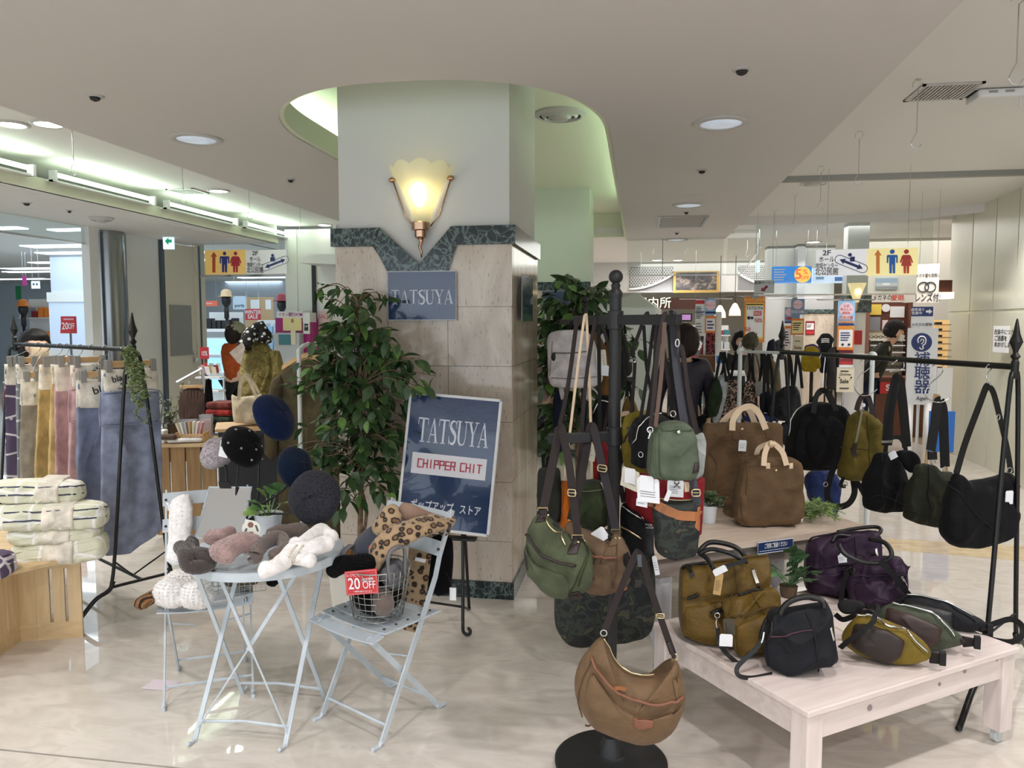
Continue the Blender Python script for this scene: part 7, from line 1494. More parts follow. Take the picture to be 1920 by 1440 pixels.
g=Bag('tote_bag','large deep red tote bag behind the camouflage crossbody','bag',Pl(1245,950,2.86,.0),[(1170,868),(1200,880),(1240,896),(1290,898),(1322,894),(1320,930),(1316,1008),(1240,1000),(1206,970),(1172,950)],.09,REDC,n=4,wr=.016,ws=9,group=GS,q=.08)
g.pad('natural_stripe',[(1281,900),(1292,900),(1291,918),(1282,918)],.003,MK['nat_web'],rounds=0);g.card(1267,900,.058,.062,-.075,MK['white_card'],rot=.02,lines=5);g.strap('strap',[(1206,890,0),(1222,820,0),(1232,770,0),(1228,700,0),(1230,606,0)],.014,MK['brn_web']);g.strap('strap',[(1300,895,0),(1262,760,0),(1242,640,0),(1236,606,0)],.014,MK['brn_web'])
ci=g.pl.l(1269,905,-.078);g.bits('emblem',lambda b:b.tube([ci+V((.008*cos(a*pi/5),0,.008*sin(a*pi/5)+.004))for a in range(10)],.001,4,closed=True).tube([ci+V((-.012,0,-.02)),ci+V((.01,0,.0))],.001,4).tube([ci+V((.012,0,-.02)),ci+V((-.01,0,.0))],.001,4),MK['ink'])
g=Bag('crossbody_bag','dark camouflage crossbody bag with a tan leather belt','bag',Pl(1265,990,2.52,.12),[(1222,938),(1245,940),(1280,938),(1304,936),(1310,940),(1310,985),(1307,1040),(1290,1048),(1268,1052),(1244,1046),(1230,1034),(1226,990)],.10,CAMO,n=4,wr=.010,group=GS,q=.15)
g.band('leather_belt',[(1218,940),(1240,952),(1265,964),(1290,968),(1312,966)],.030,MK['tan_leather'],.004,.004);g.stud(1243,952,.007,MK['brass']);g.pad('leather_tab',[(1303,946),(1313,944),(1312,985),(1306,990),(1296,980),(1300,966)],.004,MK['tan_leather'],rounds=0)
g.line('zipper',[(1232,940),(1238,935),(1270,938),(1303,937)],.003,MK['brass'],.003);g.strap('strap',[(1308,945,-.02),(1302,918,-.02),(1296,880,.0),(1270,700,.03),(1262,598,.03),(1258,588,.03)],.026,mat('slate webbing',(58,58,66),.8));g.buckle(1305,924,.026,.022,MK['brass'],-.03);g.bits('clear_tag',lambda b:b.ribbon([g.pl.l(1256,920,-.08),g.pl.l(1252,930,-.08),g.pl.l(1248,939,-.075)],.014,.002,nrm=(0,1,0)),mat('clear tag',(216,218,222),.2))
g.line('seam',[(1290,970),(1285,1046)],.0018,MK['black_cord'],.002)
def small(label,r,y,rz,mt,d,pk=None,strapcol=None,sx=()):
 x0,y0,x1,y1=r;w=x1-x0;h=y1-y0
 g=Bag('small_shoulder_bag',label,'bag',Pl((x0+x1)/2,y1,y,rz),[(x0+w*.02,y0+h*.55),(x0+w*.05,y0+h*.25),(x0+w*.22,y0+h*.06),(x0+w*.5,y0),(x0+w*.78,y0+h*.05),(x0+w*.93,y0+h*.22),(x1,y0+h*.75),(x1-w*.01,y1-h*.1),(x1-w*.12,y1),(x0+w*.14,y1-h*.01),(x0,y1-h*.12)],d,mt,n=4.5,wr=.012,ws=12,group=GS,q=.22)
 return g
g=small('mustard small shoulder bag, rearmost of three on the right arm',(1172,768,1240,888),2.72,-.6,MUST,.10);g.line('zipper',[(1174,840),(1184,800),(1204,780),(1222,772)],.004,MK['dk_leather'],.003)
g.strap('strap',[(1178,802,-.04),(1184,770,-.03),(1188,720,0),(1190,676,.0),(1184,660,.0),(1196,630,.0),(1210,592,.0),(1217,587,0)],.013,MK['brn_web']);g.strap('strap',[(1236,790,0),(1214,700,.01),(1207,610,0)],.012,MK['blk_web'])
g.bits('clasp',lambda b:b.tube([g.pl.l(1178,800,-.05),g.pl.l(1178,808,-.052),g.pl.l(1182,813,-.052)],.004,6).tube([g.pl.l(1186,676,-.01)+V((.012*cos(a),0,.008*sin(a)))for a in[k*pi/5 for k in range(10)]],.003,6,closed=True),MK['silver'])
g.card(1182,878,.046,.052,-.14,MK['white_card'],rot=.03,string_to=(1183,808));g.card(1184,880,.078,.068,-.135,MK['cream_card'],rot=.16,lines=4)
g=small('black small shoulder bag with silver ring, middle of three',(1186,774,1262,880),2.62,-.55,BLKC,.12);g.line('zipper',[(1190,835),(1200,800),(1222,778),(1240,775)],.003,MK['silver'],.003);g.ring(1203,852,.009,MK['silver'])
g.strap('strap',[(1200,792,-.05),(1214,700,-.02),(1226,610,0),(1234,590,.0)],.012,MK['blk_web']);g.strap('strap',[(1212,790,-.04),(1224,710,-.02),(1236,612,0),(1238,590,0)],.012,MK['blk_web']);g.strap('strap',[(1258,782,.0),(1262,705,.0),(1258,670,0),(1254,620,0),(1246,592,0)],.014,MK['blk_web']);g.ring(1268,676,.012,MK['silver'],-.01,sx=.5);g.ring(1262,776,.010,MK['silver'],-.03)
g.card(1212,892,.052,.05,-.14,MK['white_card'],rot=-.02,string_to=(1210,850));g.card(1215,897,.080,.078,-.135,MK['white_card'],rot=-.04,lines=5,name='swing_tag');g.card(1204,934,.04,.028,-.13,MK['white_card'],rot=.05,lines=2)
g=small('sage green small shoulder bag with brown label, front of three',(1215,786,1308,902),2.50,.18,SAGE,.11)
g.pad('front_pocket',[(1228,806),(1244,803),(1280,804),(1300,806),(1306,850),(1304,890),(1285,895),(1240,894),(1230,886),(1228,840)],.014,SAGE,wr=.012);g.line('pocket_edge',[(1229,806),(1262,804),(1300,806)],.0022,mat('sage seam',(76,88,66),.8),.014);g.line('piping',[(1230,800),(1227,850),(1230,884),(1246,898)],.0025,MATS['sage seam'],.002)
g.stud(1271,809,.007,MK['silver']).location.y-=.014;g.pad('leather_label',[(1292,860),(1302,859),(1300,878),(1288,880)],.003,MK['dk_leather'],rounds=0).location.y-=.014
g.strap('strap',[(1220,800,-.02),(1226,740,-.01),(1234,650,.0),(1244,594,.0),(1252,587,.0)],.013,MK['brn_web']);g.strap('strap',[(1229,800,-.03),(1240,700,0),(1246,604,0)],.013,mat('mid brown leather',(84,62,50),.5));g.strap('strap',[(1305,815,.02),(1292,750,.02),(1281,660,.02),(1273,645,.02),(1270,610,.02),(1258,588,.01)],.013,MK['brn_web']);g.ring(1270,643,.012,MK['silver'],.0,sx=.5)
g.bits('clasp',lambda b:b.tube([g.pl.l(1219,806,-.045),g.pl.l(1219,814,-.05),g.pl.l(1216,822,-.045)],.004,6).tube([g.pl.l(1219,806,-.05)+V((.009*cos(a),0,.009*sin(a)))for a in[k*pi/5 for k in range(10)]],.0025,6,closed=True),MK['silver'])
g=Bag('paper_liner','pale cloth pouch hanging behind the sage green bag','bag',Pl(1308,850,2.75,.1),[(1300,815),(1318,810),(1324,830),(1320,890),(1304,902),(1298,870)],.03,fabric('pale liner',(186,192,188)),n=4,wr=.012,group=GS,q=.1);g.strap('strap',[(1310,812,0),(1285,700,0),(1266,598,0)],.008,MK['brn_web'])
S2=V((-.37,5.25,0));b1,b2=atY(1018,712,5.2)-S2,atY(1188,712,5.35)-S2
t=stand('second black bag stand behind, carrying the grey backpack',S2,[(V((-.16,-.22,0)),1.615),(V((.25,.1,0)),1.615),(V((b1.x,b1.y,0)),1.22),(V((b2.x,b2.y,0)),1.22)])
GT='backpacks on the farther bag stand'
g=Bag('backpack','pale grey backpack with a front zip, upper left on the farther stand','backpack',Pl(1076,728,4.95,-.12),[(1028,640),(1034,624),(1050,619),(1080,618),(1100,620),(1112,632),(1118,660),(1126,690),(1125,718),(1112,727),(1076,729),(1034,728),(1027,715),(1027,680)],.16,GREYC,n=7,wr=.012,ws=6,group=GT,q=.2)
g.line('zipper',[(1039,662),(1070,662),(1100,659)],.005,mat('grey zip',(120,112,104),.5),.003);g.bits('zip_pull',lambda b:b.sph(g.fp(1038,669,.006),(.014,.008,.028),10,6),MK['blk_leather']);g.line('seam',[(1028,708),(1070,710),(1124,706)],.004,mat('grey seam',(142,134,128),.8),.002);g.line('seam',[(1036,640),(1033,680),(1031,715)],.003,MATS['grey seam'],.002);g.strap('handle',[(1066,620,0),(1072,606,0),(1080,600,0),(1088,606,0),(1092,620,0)],.02,MK['blk_web']);g.card(1126,656,.065,.1,-.1,MK['cream_card'],rot=-.1,lines=3);g.card(1133,685,.06,.065,-.12,MK['white_card'],rot=.05,string_to=(1126,640))
for x in(1052,1098):g.strap('shoulder_strap',[(x,727,.08),(x+2,740,.08),(x+4,748,.06)],.03,GREYC)
g=Bag('backpack','camel brown backpack hanging behind the pale grey one','backpack',Pl(1125,740,5.2,-.5),[(1108,622),(1120,620),(1135,650),(1144,700),(1142,740),(1132,748),(1116,730),(1108,680)],.14,fabric('camel suede',(128,92,50)),n=3.5,wr=.012,group=GT);g.strap('handle',[(1112,624,0),(1114,606,0),(1120,622,0)],.02,MK['dk_leather'])
g=Bag('backpack','black backpack with a white paper stuck in its top','backpack',Pl(1145,690,5.3,-.4),[(1126,620),(1150,614),(1166,640),(1172,690),(1166,735),(1140,730),(1128,690)],.14,BLKC,n=3.5,wr=.014,group=GT);g.card(1134,628,.05,.06,-.1,MK['white_card'],rot=.5);g.strap('handle',[(1136,620,0),(1140,606,0),(1148,618,0)],.02,MK['blk_web'])
g=Bag('backpack','dark olive backpack, rightmost on the upper arm of the farther stand','backpack',Pl(1170,700,5.35,-.3),[(1158,630),(1172,622),(1178,660),(1182,690),(1178,708),(1160,705)],.12,DKO,n=3.5,wr=.014,group=GT);g.strap('handle',[(1164,630,0),(1168,606,0),(1173,626,0)],.02,MK['blk_web'])
g=Bag('backpack','black backpack on the lower arm behind the near pole','backpack',Pl(1135,790,5.15,.0),[(1116,745),(1130,738),(1150,745),(1158,790),(1152,840),(1110,842),(1106,790)],.16,BLKC,n=3.5,wr=.014,group=GT);g.strap('handle',[(1124,745,0),(1128,716,0),(1136,744,0)],.02,MK['blk_web']);g.line('zipper',[(1112,775),(1125,752),(1148,756)],.006,MK['silver'],.003)
g=Bag('backpack','mustard backpack with black straps on the lower right arm','backpack',Pl(1183,790,5.3,-.1),[(1168,758),(1178,740),(1188,745),(1198,775),(1200,812),(1166,815),(1164,790)],.15,fabric('mustard nylon',(140,112,48),r=.6),n=3.2,wr=.014,group=GT);g.strap('shoulder_strap',[(1182,742,-.08),(1186,770,-.1),(1172,800,-.1)],.022,MK['blk_web']);g.strap('handle',[(1176,744,0),(1178,716,0),(1184,742,0)],.02,MK['blk_web']);g.strap('natural_handle',[(1147,805,-.1),(1152,785,-.1),(1172,775,-.1),(1190,778,-.1)],.03,MK['nat_web'])
g=Bag('backpack','dark navy bag low on the left arm of the farther stand','backpack',Pl(1045,780,5.1,.0),[(1038,735),(1052,730),(1060,780),(1056,850),(1040,850),(1036,790)],.1,NAVYC,n=3.5,wr=.014,group=GT);g.strap('handle',[(1042,735,0),(1044,714,0),(1050,733,0)],.02,MK['blk_web'])
# display tables on the right
KN_=mat('knot',(150,138,140),.5)
c0=V((.541,2.468,0));ex=(V((1.422,3.102,0))-c0);LX=ex.length;rz_=math.atan2(ex.y,ex.x);LY=.80
t=thing('low_display_table','low whitewashed pine table on casters holding colourful bags','table',c0,rz_)
obj('tabletop',B().box(-.01,LX+.01,-.01,LY+.01,.358,.38),MK['white_wood'],t,bevel=.004)
for x0,x1,y0,y1 in((.02,LX-.02,.012,.036),(.02,LX-.02,LY-.036,LY-.012),(.012,.036,.02,LY-.02),(LX-.036,LX-.012,.02,LY-.02)):obj('apron',B().box(x0,x1,y0,y1,.265,.358),MK['white_wood'],t)
for x in(0,LX-.07):
 for y in(0,LY-.07):
  l_=obj('leg',B().box(x,x+.07,y,y+.07,.055,.358),wood('whitewashed leg',(214,200,194),(232,220,214),(9,9,1.2),.45),t,bevel=.003)
  obj('caster',B().lathe([(.025,-.011),(.027,-.009),(.027,.009),(.025,.011)],16,T=M.Translation((x+.035,y+.035,.027))@M.Rotation(pi/2,4,'X')).box(x+.02,x+.05,y+.022,y+.026,.02,.057).box(x+.02,x+.05,y+.044,y+.048,.02,.057),mat('clear caster',(190,196,196),.2),l_,smooth='auto')
for k,(x,z,r)in enumerate(((.30,.315,.011),(.66,.32,.007),(.80,.34,.009),(.99,.345,.006))):obj('knot',B().disc((x,z),r,.0095,.0125,12),KN_,t)
for x,y,r in((.12,.2,.006),(.5,.3,.008),(.9,.55,.007),(.25,.6,.006)):obj('knot',B().lathe([(r,.3798),(r*.5,.3806)],10,(x,y,0)),KN_,t)
LT=lambda px,py,z=.38:atZ(px,py,z)
d0=atZ(1236,1036,.6);d1=atZ(1624,985,.6);ez=(d1-d0);DX=ez.length;rz2=math.atan2(ez.y,ez.x)
t=thing('high_display_table','higher wooden table with turned grey legs and a washed oak top','table',V((d0.x,d0.y,0)),rz2);DY=.62
for k in range(5):obj('top_plank',B().box(-.02,DX,DY*k/5+.001,DY*(k+1)/5-.001,.575,.6),MK['oak_top'],t)
for x0,x1,y0,y1 in((.0,DX-.02,.012,.034),(0,DX-.02,DY-.034,DY-.012),(.0,.024,.03,DY-.03),(DX-.044,DX-.02,.03,DY-.03)):obj('apron',B().box(x0,x1,y0,y1,.48,.574),MK['grey_wood'],t)
obj('edge_moulding',B().box(-.03,DX+.01,-.012,.0,.572,.602),MK['oak_top'],t)
for x in(.045,DX-.075):
 for y in(.05,DY-.07):
  obj('leg',B().box(x-.035,x+.035,y-.035,y+.035,.45,.574).lathe([(.02,0),(.026,.03),(.032,.06),(.02,.075),(.028,.09),(.03,.10),(.018,.12),(.034,.15),(.044,.18),(.048,.22),(.048,.44),(.04,.452)],22,(x,y,0)),MK['grey_wash'],t,smooth='auto')
u_=min((k/200 for k in range(201)),key=lambda k:abs(((d0.lerp(d1,k)-EYEV).dot(cr)/(d0.lerp(d1,k)-EYEV).dot(cf))*FPX+960-1447));q=d0.lerp(d1,u_)
p=Pl(0,0,0,rz2,pos=q);s=thing('notice_plate','dark blue notice plate with white Japanese writing on the table edge','sign',q,rz2);a,c=p.l(1414,1044),p.l(1480,1014);yy=-.024
k_=(c.z+a.z)/2-(-.034);a.z-=k_;c.z-=k_
obj('plate',B().box(a.x,c.x,yy,yy+.004,a.z,c.z),mat('plate blue',(36,54,104),.35),s);obj('border',B().tube([(a.x,yy,a.z),(c.x,yy,a.z),(c.x,yy,c.z),(a.x,yy,c.z)],.0022,4,closed=True),MK['white_card'],s);obj('rule',B().box(a.x+.01,c.x-.01,yy-.001,yy,a.z+.010,a.z+.012),MK['white_card'],s)
txt('ご利用ご容赦ください',.026,MK['white_card'],s,((a.x+c.x)/2,yy-.002,(a.z+c.z)/2+.005),sx=.52,bold=.0003)
CAM=fabric('camel paraffin canvas',(124,98,70),r=.7,wr=.2,nz=.1)
g=Bag('tote_bag','large camel canvas tote with pale webbing handles, back of the higher table','bag',Pl(1390,950,3.72,.1),[(1318,790),(1360,790),(1410,789),(1462,790),(1464,850),(1460,955),(1340,945),(1325,935),(1320,860)],.16,CAM,n=10,taper=.6,wr=.022,ws=6,q=.05,rounds=2,group='bags on the higher table',rest=.602)
g.strap('handle',[(1352,792,.05),(1368,776,.05),(1388,764,.04),(1404,766,.05),(1416,792,.06)],.032,MK['nat_web']);g.strap('handle',[(1373,805,-.092),(1375,785,-.08),(1388,766,-.05),(1408,760,-.04),(1424,775,-.06),(1436,803,-.09)],.032,MK['nat_web'])
g.pad('handle_patch',[(1369,805),(1380,805),(1380,821),(1369,820)],.005,CAM,rounds=0);g.pad('handle_patch',[(1428,804),(1436,803),(1440,818),(1433,819)],.005,CAM,rounds=0);g.stud(1392,803,.009,MK['brass']);g.card(1393,823,.042,.06,-.1,MK['white_card'],rot=.05,string_to=(1384,806),lines=3);g.line('seam',[(1323,795),(1328,870),(1340,940)],.003,mat('camel seam',(98,74,46),.8),.001);g.line('seam',[(1330,845),(1345,870),(1338,900)],.004,CAM,.004)
g=Bag('backpack','camel canvas backpack standing in front of the big tote','backpack',Pl(1445,985,3.45,.12),[(1388,868),(1400,856),(1430,851),(1470,853),(1492,858),(1498,872),(1503,910),(1508,960),(1508,978),(1496,984),(1440,989),(1405,988),(1388,984),(1380,974),(1383,920)],.17,CAM,n=9,wr=.016,ws=7,q=.18,group='bags on the higher table',rest=.602)
g.strap('handle',[(1432,872,-.09),(1434,850,-.07),(1440,834,-.05),(1446,829,-.03),(1450,834,-.02)],.026,MK['nat_web']);g.strap('handle',[(1475,871,-.09),(1468,848,-.07),(1456,834,-.05),(1446,829,-.04)],.026,MK['nat_web']);g.strap('handle',[(1418,852,.03),(1424,838,.02),(1444,830,.0),(1450,836,0)],.024,MK['nat_web']);g.bits('handle_wrap',lambda b:b.tube([g.pl.l(1442,830,-.05),g.pl.l(1453,831,-.05)],.014,8),MK['nat_web']);g.pad('handle_patch',[(1429,862),(1437,862),(1437,873),(1429,873)],.004,MK['nat_web'],rounds=0);g.pad('handle_patch',[(1470,862),(1479,862),(1479,872),(1471,873)],.004,MK['nat_web'],rounds=0)
SEAM=MATS['camel seam'];g.line('top_seam',[(1402,874),(1440,872),(1495,873)],.002,SEAM,.002);g.line('piping',[(1403,866),(1402,900),(1398,950),(1396,984)],.003,SEAM,.003);g.line('top_edge',[(1390,868),(1405,858),(1445,854),(1490,860)],.003,SEAM,.003);g.stud(1456,881,.008,MK['brass']);g.pad('white_label',[(1493,965),(1505,963),(1505,977),(1493,979)],.002,MK['cream_card'],rounds=0);g.pad('side_pocket',[(1381,918),(1397,922),(1395,975),(1384,972)],.01,CAM);g.pad('side_pocket',[(1500,915),(1508,920),(1510,965),(1503,972)],.008,CAM);g.strap('shoulder_strap',[(1384,965,.06),(1368,962,.05),(1360,955,.06),(1372,950,.1)],.03,CAM)
q=atZ(1329,980,.601);t=thing('potted_plant','small round leaved plant in a ribbed white pot left of the camel bags','plant',q)
obj('pot',B().lathe([(.030,0),(.032,.003),(.04,.085),(.041,.088),(.037,.09),(.034,.075),(.005,.074)],22),mat('white glazed pot',(218,222,226),.3),t,smooth='auto');r=random.Random(5);gl_=mat('grey green leaf',(112,128,92),.55,nz=(14,.25))
st_=B()
for k in range(22):
 a,el,L=r.uniform(0,6.28),r.uniform(.4,1.4),r.uniform(.05,.115);d=V((cos(a)*cos(el),sin(a)*cos(el),sin(el)));P=cr_path([V((0,0,.075)),V((0,0,.08))+d*L*.5,V((0,0,.075))+d*L+V((0,0,-.01))],4);st_.tube(P,.0012,4)
 for u in P[3:]:
  for s in(-1,1):put_leaf(t,'oval',lambda:leaf_mesh(.026,.017),gl_,u,d+V((r.uniform(-1,1),r.uniform(-1,.5),r.uniform(-.4,.4))),r.uniform(.8,1.3),r.uniform(-1,1))
obj('stems',st_,twig,t,kind='stuff')
q=atZ(1520,978,.601);t=thing('fern_spray','feathery green artificial fern spray beside the camel backpack','plant',q);bl=B();r=random.Random(6);fg=mat('feathery green',(118,142,82),.6,nz=(22,.35))
for k in range(60):
 a=r.uniform(0,6.28);L=r.uniform(.06,.17);tip=V((cos(a)*L*.95+.01,sin(a)*L*.55,r.uniform(.02,.13)*(1-L*2)));P=cr_path([V((0,.02,.005)),tip*.5+V((0,0,.05)),V((tip.x,tip.y,max(.006,tip.z)))],7);bl.tube(P,.0011,3)
 for u in P[2:]:
  for _ in range(4):d=V((r.uniform(-1,1),r.uniform(-1,1),r.uniform(-.6,.8))).normalized()*r.uniform(.012,.026);x=d.orthogonal().normalized()*.0022;w=u+d;w.z=max(w.z,.002);bl.add([u-x,u+x,w],[(0,1,2)])
obj('fronds',bl,fg,t,kind='stuff')
MU=fabric('olive mustard nylon',(122,96,40),r=.5,wr=.12,nz=.1);BK=fabric('blue black nylon',(26,29,36),r=.6,wr=.12,nz=.12);PU=fabric('dark purple nylon',(62,40,66),r=.5,wr=.12,nz=.12);BL=MK['blk_leather'];GL='bags on the low table'
mseam=mat('mustard seam',(78,60,22),.8)
g=Bag('tote_bag','large olive mustard tote with black leather handles on the low table','bag',Pl(1350,1200,3.0,(.14,)),[(1276,1066),(1282,1056),(1330,1048),(1400,1036),(1440,1032),(1442,1070),(1441,1150),(1440,1190),(1380,1205),(1326,1209),(1300,1200),(1280,1190),(1277,1130)],.2,MU,n=9,taper=.35,wr=.02,ws=7,q=.1,group=GL,rest=.381)
g.line('edge',[(1278,1060),(1310,1054),(1370,1042),(1440,1033)],.004,mseam,.001);g.line('panel_seam',[(1376,1048),(1382,1080),(1386,1108)],.0025,mseam,.002);g.pad('front_pocket',[(1279,1118),(1330,1112),(1384,1106),(1438,1098),(1438,1188),(1378,1202),(1327,1206),(1281,1188)],.012,MU,rounds=1,q=.08,wr=.008);g.line('pocket_edge',[(1279,1118),(1330,1112),(1384,1105),(1438,1098)],.003,mseam,.011)
g.strap('handle',[(1300,1070,-.1),(1308,1040,-.05),(1330,1022,.0),(1290,1010,.1),(1340,1010,.1),(1376,1020,.06),(1398,1042,-.0)],.02,BL,rnd=True)if 0 else None
g.strap('handle',[(1338,1060,-.10),(1326,1040,-.06),(1312,1030,-.02),(1310,1024,.0)],.018,BL,rnd=True);g.strap('handle',[(1310,1026,.02),(1330,1010,.06),(1360,1012,.06),(1385,1022,.05),(1400,1040,.04)],.02,BL,rnd=True);g.strap('handle',[(1311,1030,-.03),(1335,1022,-.03),(1370,1030,-.05),(1396,1044,-.06),(1402,1044,-.06)],.018,BL,rnd=True);g.strap('handle_strap',[(1352,1056,-.10),(1375,1050,-.09),(1398,1043,-.08)],.016,BL)
g.bits('zip_pull',lambda b:b.ribbon([g.fp(1292,1059,.012),g.fp(1297,1068,.014),g.fp(1300,1076,.012)],.014,.003,nrm=(0,1,0)),BL);g.line('rear_zip',[(1280,1058),(1300,1054),(1330,1056)],.005,BL,.006);g.bits('pen_loop',lambda b:b.ribbon([g.fp(1413,1062,.006),g.fp(1418,1076,.008),g.fp(1421,1086,.006)],.012,.004,nrm=(0,1,0)),MK['silver']);g.line('zip_slit',[(1411,1060),(1418,1078),(1423,1096)],.005,BL,.003);g.line('pen',[(1290,1116),(1300,1113),(1310,1108)],.007,BL,.016)
g.card(1347,1056,.052,.026,-.13,MK['white_card'],rot=-.5);g.card(1350,1066,.028,.085,-.125,MK['kraft_card'],rot=.12,lines=8)
g=Bag('shoulder_bag','smaller olive mustard bag slumped before the large mustard tote','bag',Pl(1400,1232,2.82,(.14,)),[(1352,1124),(1365,1116),(1392,1108),(1420,1098),(1452,1092),(1464,1110),(1466,1180),(1462,1215),(1430,1230),(1398,1234),(1382,1226),(1366,1190),(1358,1150)],.16,MU,n=6,taper=.35,wr=.024,ws=9,q=.14,group=GL,rest=.381)
g.pad('front_pocket',[(1372,1154),(1400,1144),(1434,1134),(1462,1132),(1464,1200),(1430,1226),(1400,1230),(1378,1200)],.014,MU,rounds=1,q=.12,wr=.008);g.line('pocket_edge',[(1371,1154),(1400,1145),(1434,1134),(1462,1132)],.003,mseam,.013);g.line('panel_seam',[(1409,1106),(1422,1126),(1436,1150)],.0025,mseam,.004);g.line('seam',[(1376,1116),(1372,1134),(1369,1150)],.0025,mseam,.003);g.line('rear_zip',[(1385,1112),(1410,1104),(1430,1097)],.005,BL,.002)
g.pad('leather_tab',[(1344,1134),(1358,1132),(1352,1144),(1326,1145)],.006,BL,rounds=1);g.ring(1345,1147,.009,MK['silver'],-.09);g.bits('clasp',lambda b:b.tube([g.pl.l(1345,1150,-.09),g.pl.l(1343,1160,-.09),g.pl.l(1345,1170,-.085)],.004,6),MK['silver']);g.strap('strap',[(1346,1170,-.085),(1349,1200,-.08),(1366,1222,-.11),(1385,1238,-.1),(1396,1246,-.08)],.016,BL)
g.card(1362,1182,.046,.045,-.15,MK['white_card'],rot=.02,string_to=(1360,1160));g.card(1366,1153,.04,.06,-.12,mat('dark swing tag',(70,64,52),.6),rot=-.1,name='swing_tag')
g=Bag('handbag','blue black square handbag at the middle of the low table','bag',Pl(1505,1262,2.72,(.14,)),[(1441,1146),(1448,1138),(1480,1132),(1530,1124),(1550,1120),(1558,1136),(1566,1190),(1576,1238),(1560,1246),(1520,1256),(1482,1268),(1452,1256),(1438,1248),(1434,1200)],.15,BK,n=9,taper=.35,wr=.016,ws=7,q=.1,group=GL,rest=.381)
bs=mat('black seam',(12,12,15),.8);g.line('pocket_edge',[(1440,1186),(1475,1186),(1505,1180),(1524,1176)],.003,mat('wine piping',(70,36,48),.6),.003);g.line('panel_seam',[(1512,1142),(1524,1170),(1532,1210),(1535,1252)],.003,bs,.003);g.pad('metal_label',[(1551,1160),(1555,1158),(1561,1181),(1557,1184)],.003,MK['silver'],rounds=0)
g.strap('handle',[(1462,1146,-.07),(1472,1128,-.06),(1492,1116,-.05),(1520,1112,-.04),(1542,1120,-.05),(1546,1134,-.06)],.020,BL,rnd=True);g.strap('handle',[(1466,1140,.04),(1480,1122,.03),(1505,1112,.02),(1528,1116,.04)],.018,BL,rnd=True);g.pad('side_tab',[(1434,1150),(1448,1144),(1444,1170),(1428,1196),(1420,1190)],.008,BL);g.bits('clasp',lambda b:b.tube([g.pl.l(1433,1178,-.07),g.pl.l(1431,1190,-.075),g.pl.l(1428,1198,-.075)],.004,6),MK['silver'])
g.strap('strap',[(1430,1192,-.07),(1415,1212,-.075),(1395,1230,-.09),(1382,1246,-.1),(1386,1260,-.11),(1410,1264,-.1),(1448,1257,-.06)],.016,BL)
g=Bag('tote_bag','large dark purple tote with black handles at the back of the low table','bag',Pl(1570,1140,3.22,(.14,)),[(1514,1014),(1530,1004),(1580,995),(1640,990),(1652,1000),(1654,1040),(1653,1090),(1640,1112),(1560,1119),(1526,1116),(1512,1108),(1512,1060)],.18,PU,n=8,taper=.35,wr=.022,ws=9,q=.12,group=GL,rest=.381)
ps=mat('purple seam',(34,20,38),.8);g.pad('front_pocket',[(1516,1064),(1560,1060),(1600,1056),(1600,1108),(1550,1112),(1518,1106)],.010,PU,rounds=1,q=.08,wr=.01);g.line('pocket_edge',[(1516,1062),(1560,1060),(1600,1055)],.003,ps,.009);g.line('edge',[(1516,1012),(1560,1000),(1645,993)],.004,ps,.0);g.pad('metal_label',[(1636,1019),(1641,1018),(1643,1033),(1638,1034)],.003,MK['silver'],rounds=0);g.line('panel_seam',[(1604,1002),(1607,1050)],.0025,ps,.003)
g.strap('handle',[(1560,1012,-.09),(1570,1000,-.05),(1600,1002,-.02),(1640,1000,.0),(1652,990,.03),(1640,984,.06),(1600,988,.06),(1570,994,.04)],.017,BL,rnd=True);g.card(1578,1036,.035,.036,-.13,MK['white_card'],rot=-.2,lines=2);g.card(1586,1034,.035,.03,-.125,MK['white_card'],rot=.6)
g=Bag('shoulder_bag','smaller dark purple bag in front of the purple tote','bag',Pl(1650,1142,3.05,(.14,)),[(1596,1058),(1612,1046),(1640,1038),(1672,1036),(1690,1040),(1700,1058),(1705,1090),(1704,1120),(1690,1130),(1640,1142),(1606,1136),(1592,1120),(1590,1080)],.16,PU,n=6,taper=.35,wr=.024,ws=9,q=.14,group=GL,rest=.381)
g.pad('front_pocket',[(1598,1080),(1640,1077),(1676,1074),(1678,1130),(1640,1138),(1606,1132)],.012,PU,rounds=1,q=.1,wr=.008);g.line('pocket_edge',[(1596,1079),(1640,1076),(1700,1072)],.003,ps,.011);g.pad('metal_label',[(1684,1070),(1689,1068),(1697,1086),(1692,1088)],.003,MK['silver'],rounds=0);g.pad('corner_ear',[(1694,1050),(1703,1058),(1708,1057),(1698,1066)],.006,PU,rounds=0)
g.strap('handle',[(1572,1016,-.06),(1586,1036,-.09),(1620,1050,-.1),(1655,1050,-.1),(1672,1036,-.1),(1660,1014,-.06),(1630,1006,-.02)],.020,BL,rnd=True);g.strap('strap',[(1650,1048,-.11),(1672,1070,-.12),(1695,1100,-.12),(1714,1120,-.1)],.022,MK['blk_web']);g.pad('leather_tab',[(1580,1064),(1600,1054),(1602,1062),(1588,1073)],.01,BL,rounds=0);g.strap('strap',[(1588,1070,-.08),(1580,1095,-.06),(1577,1125,-.05)],.02,MK['blk_web'])
o=Bag('strap_coil','coiled black strap lying in front of the purple bags','strap',Pl(1590,1146,2.98,(.14,)),[(1568,1130),(1590,1122),(1616,1126),(1625,1140),(1600,1152),(1575,1150)],.05,MK['blk_web'],n=2.5,wr=.01,rounds=2)
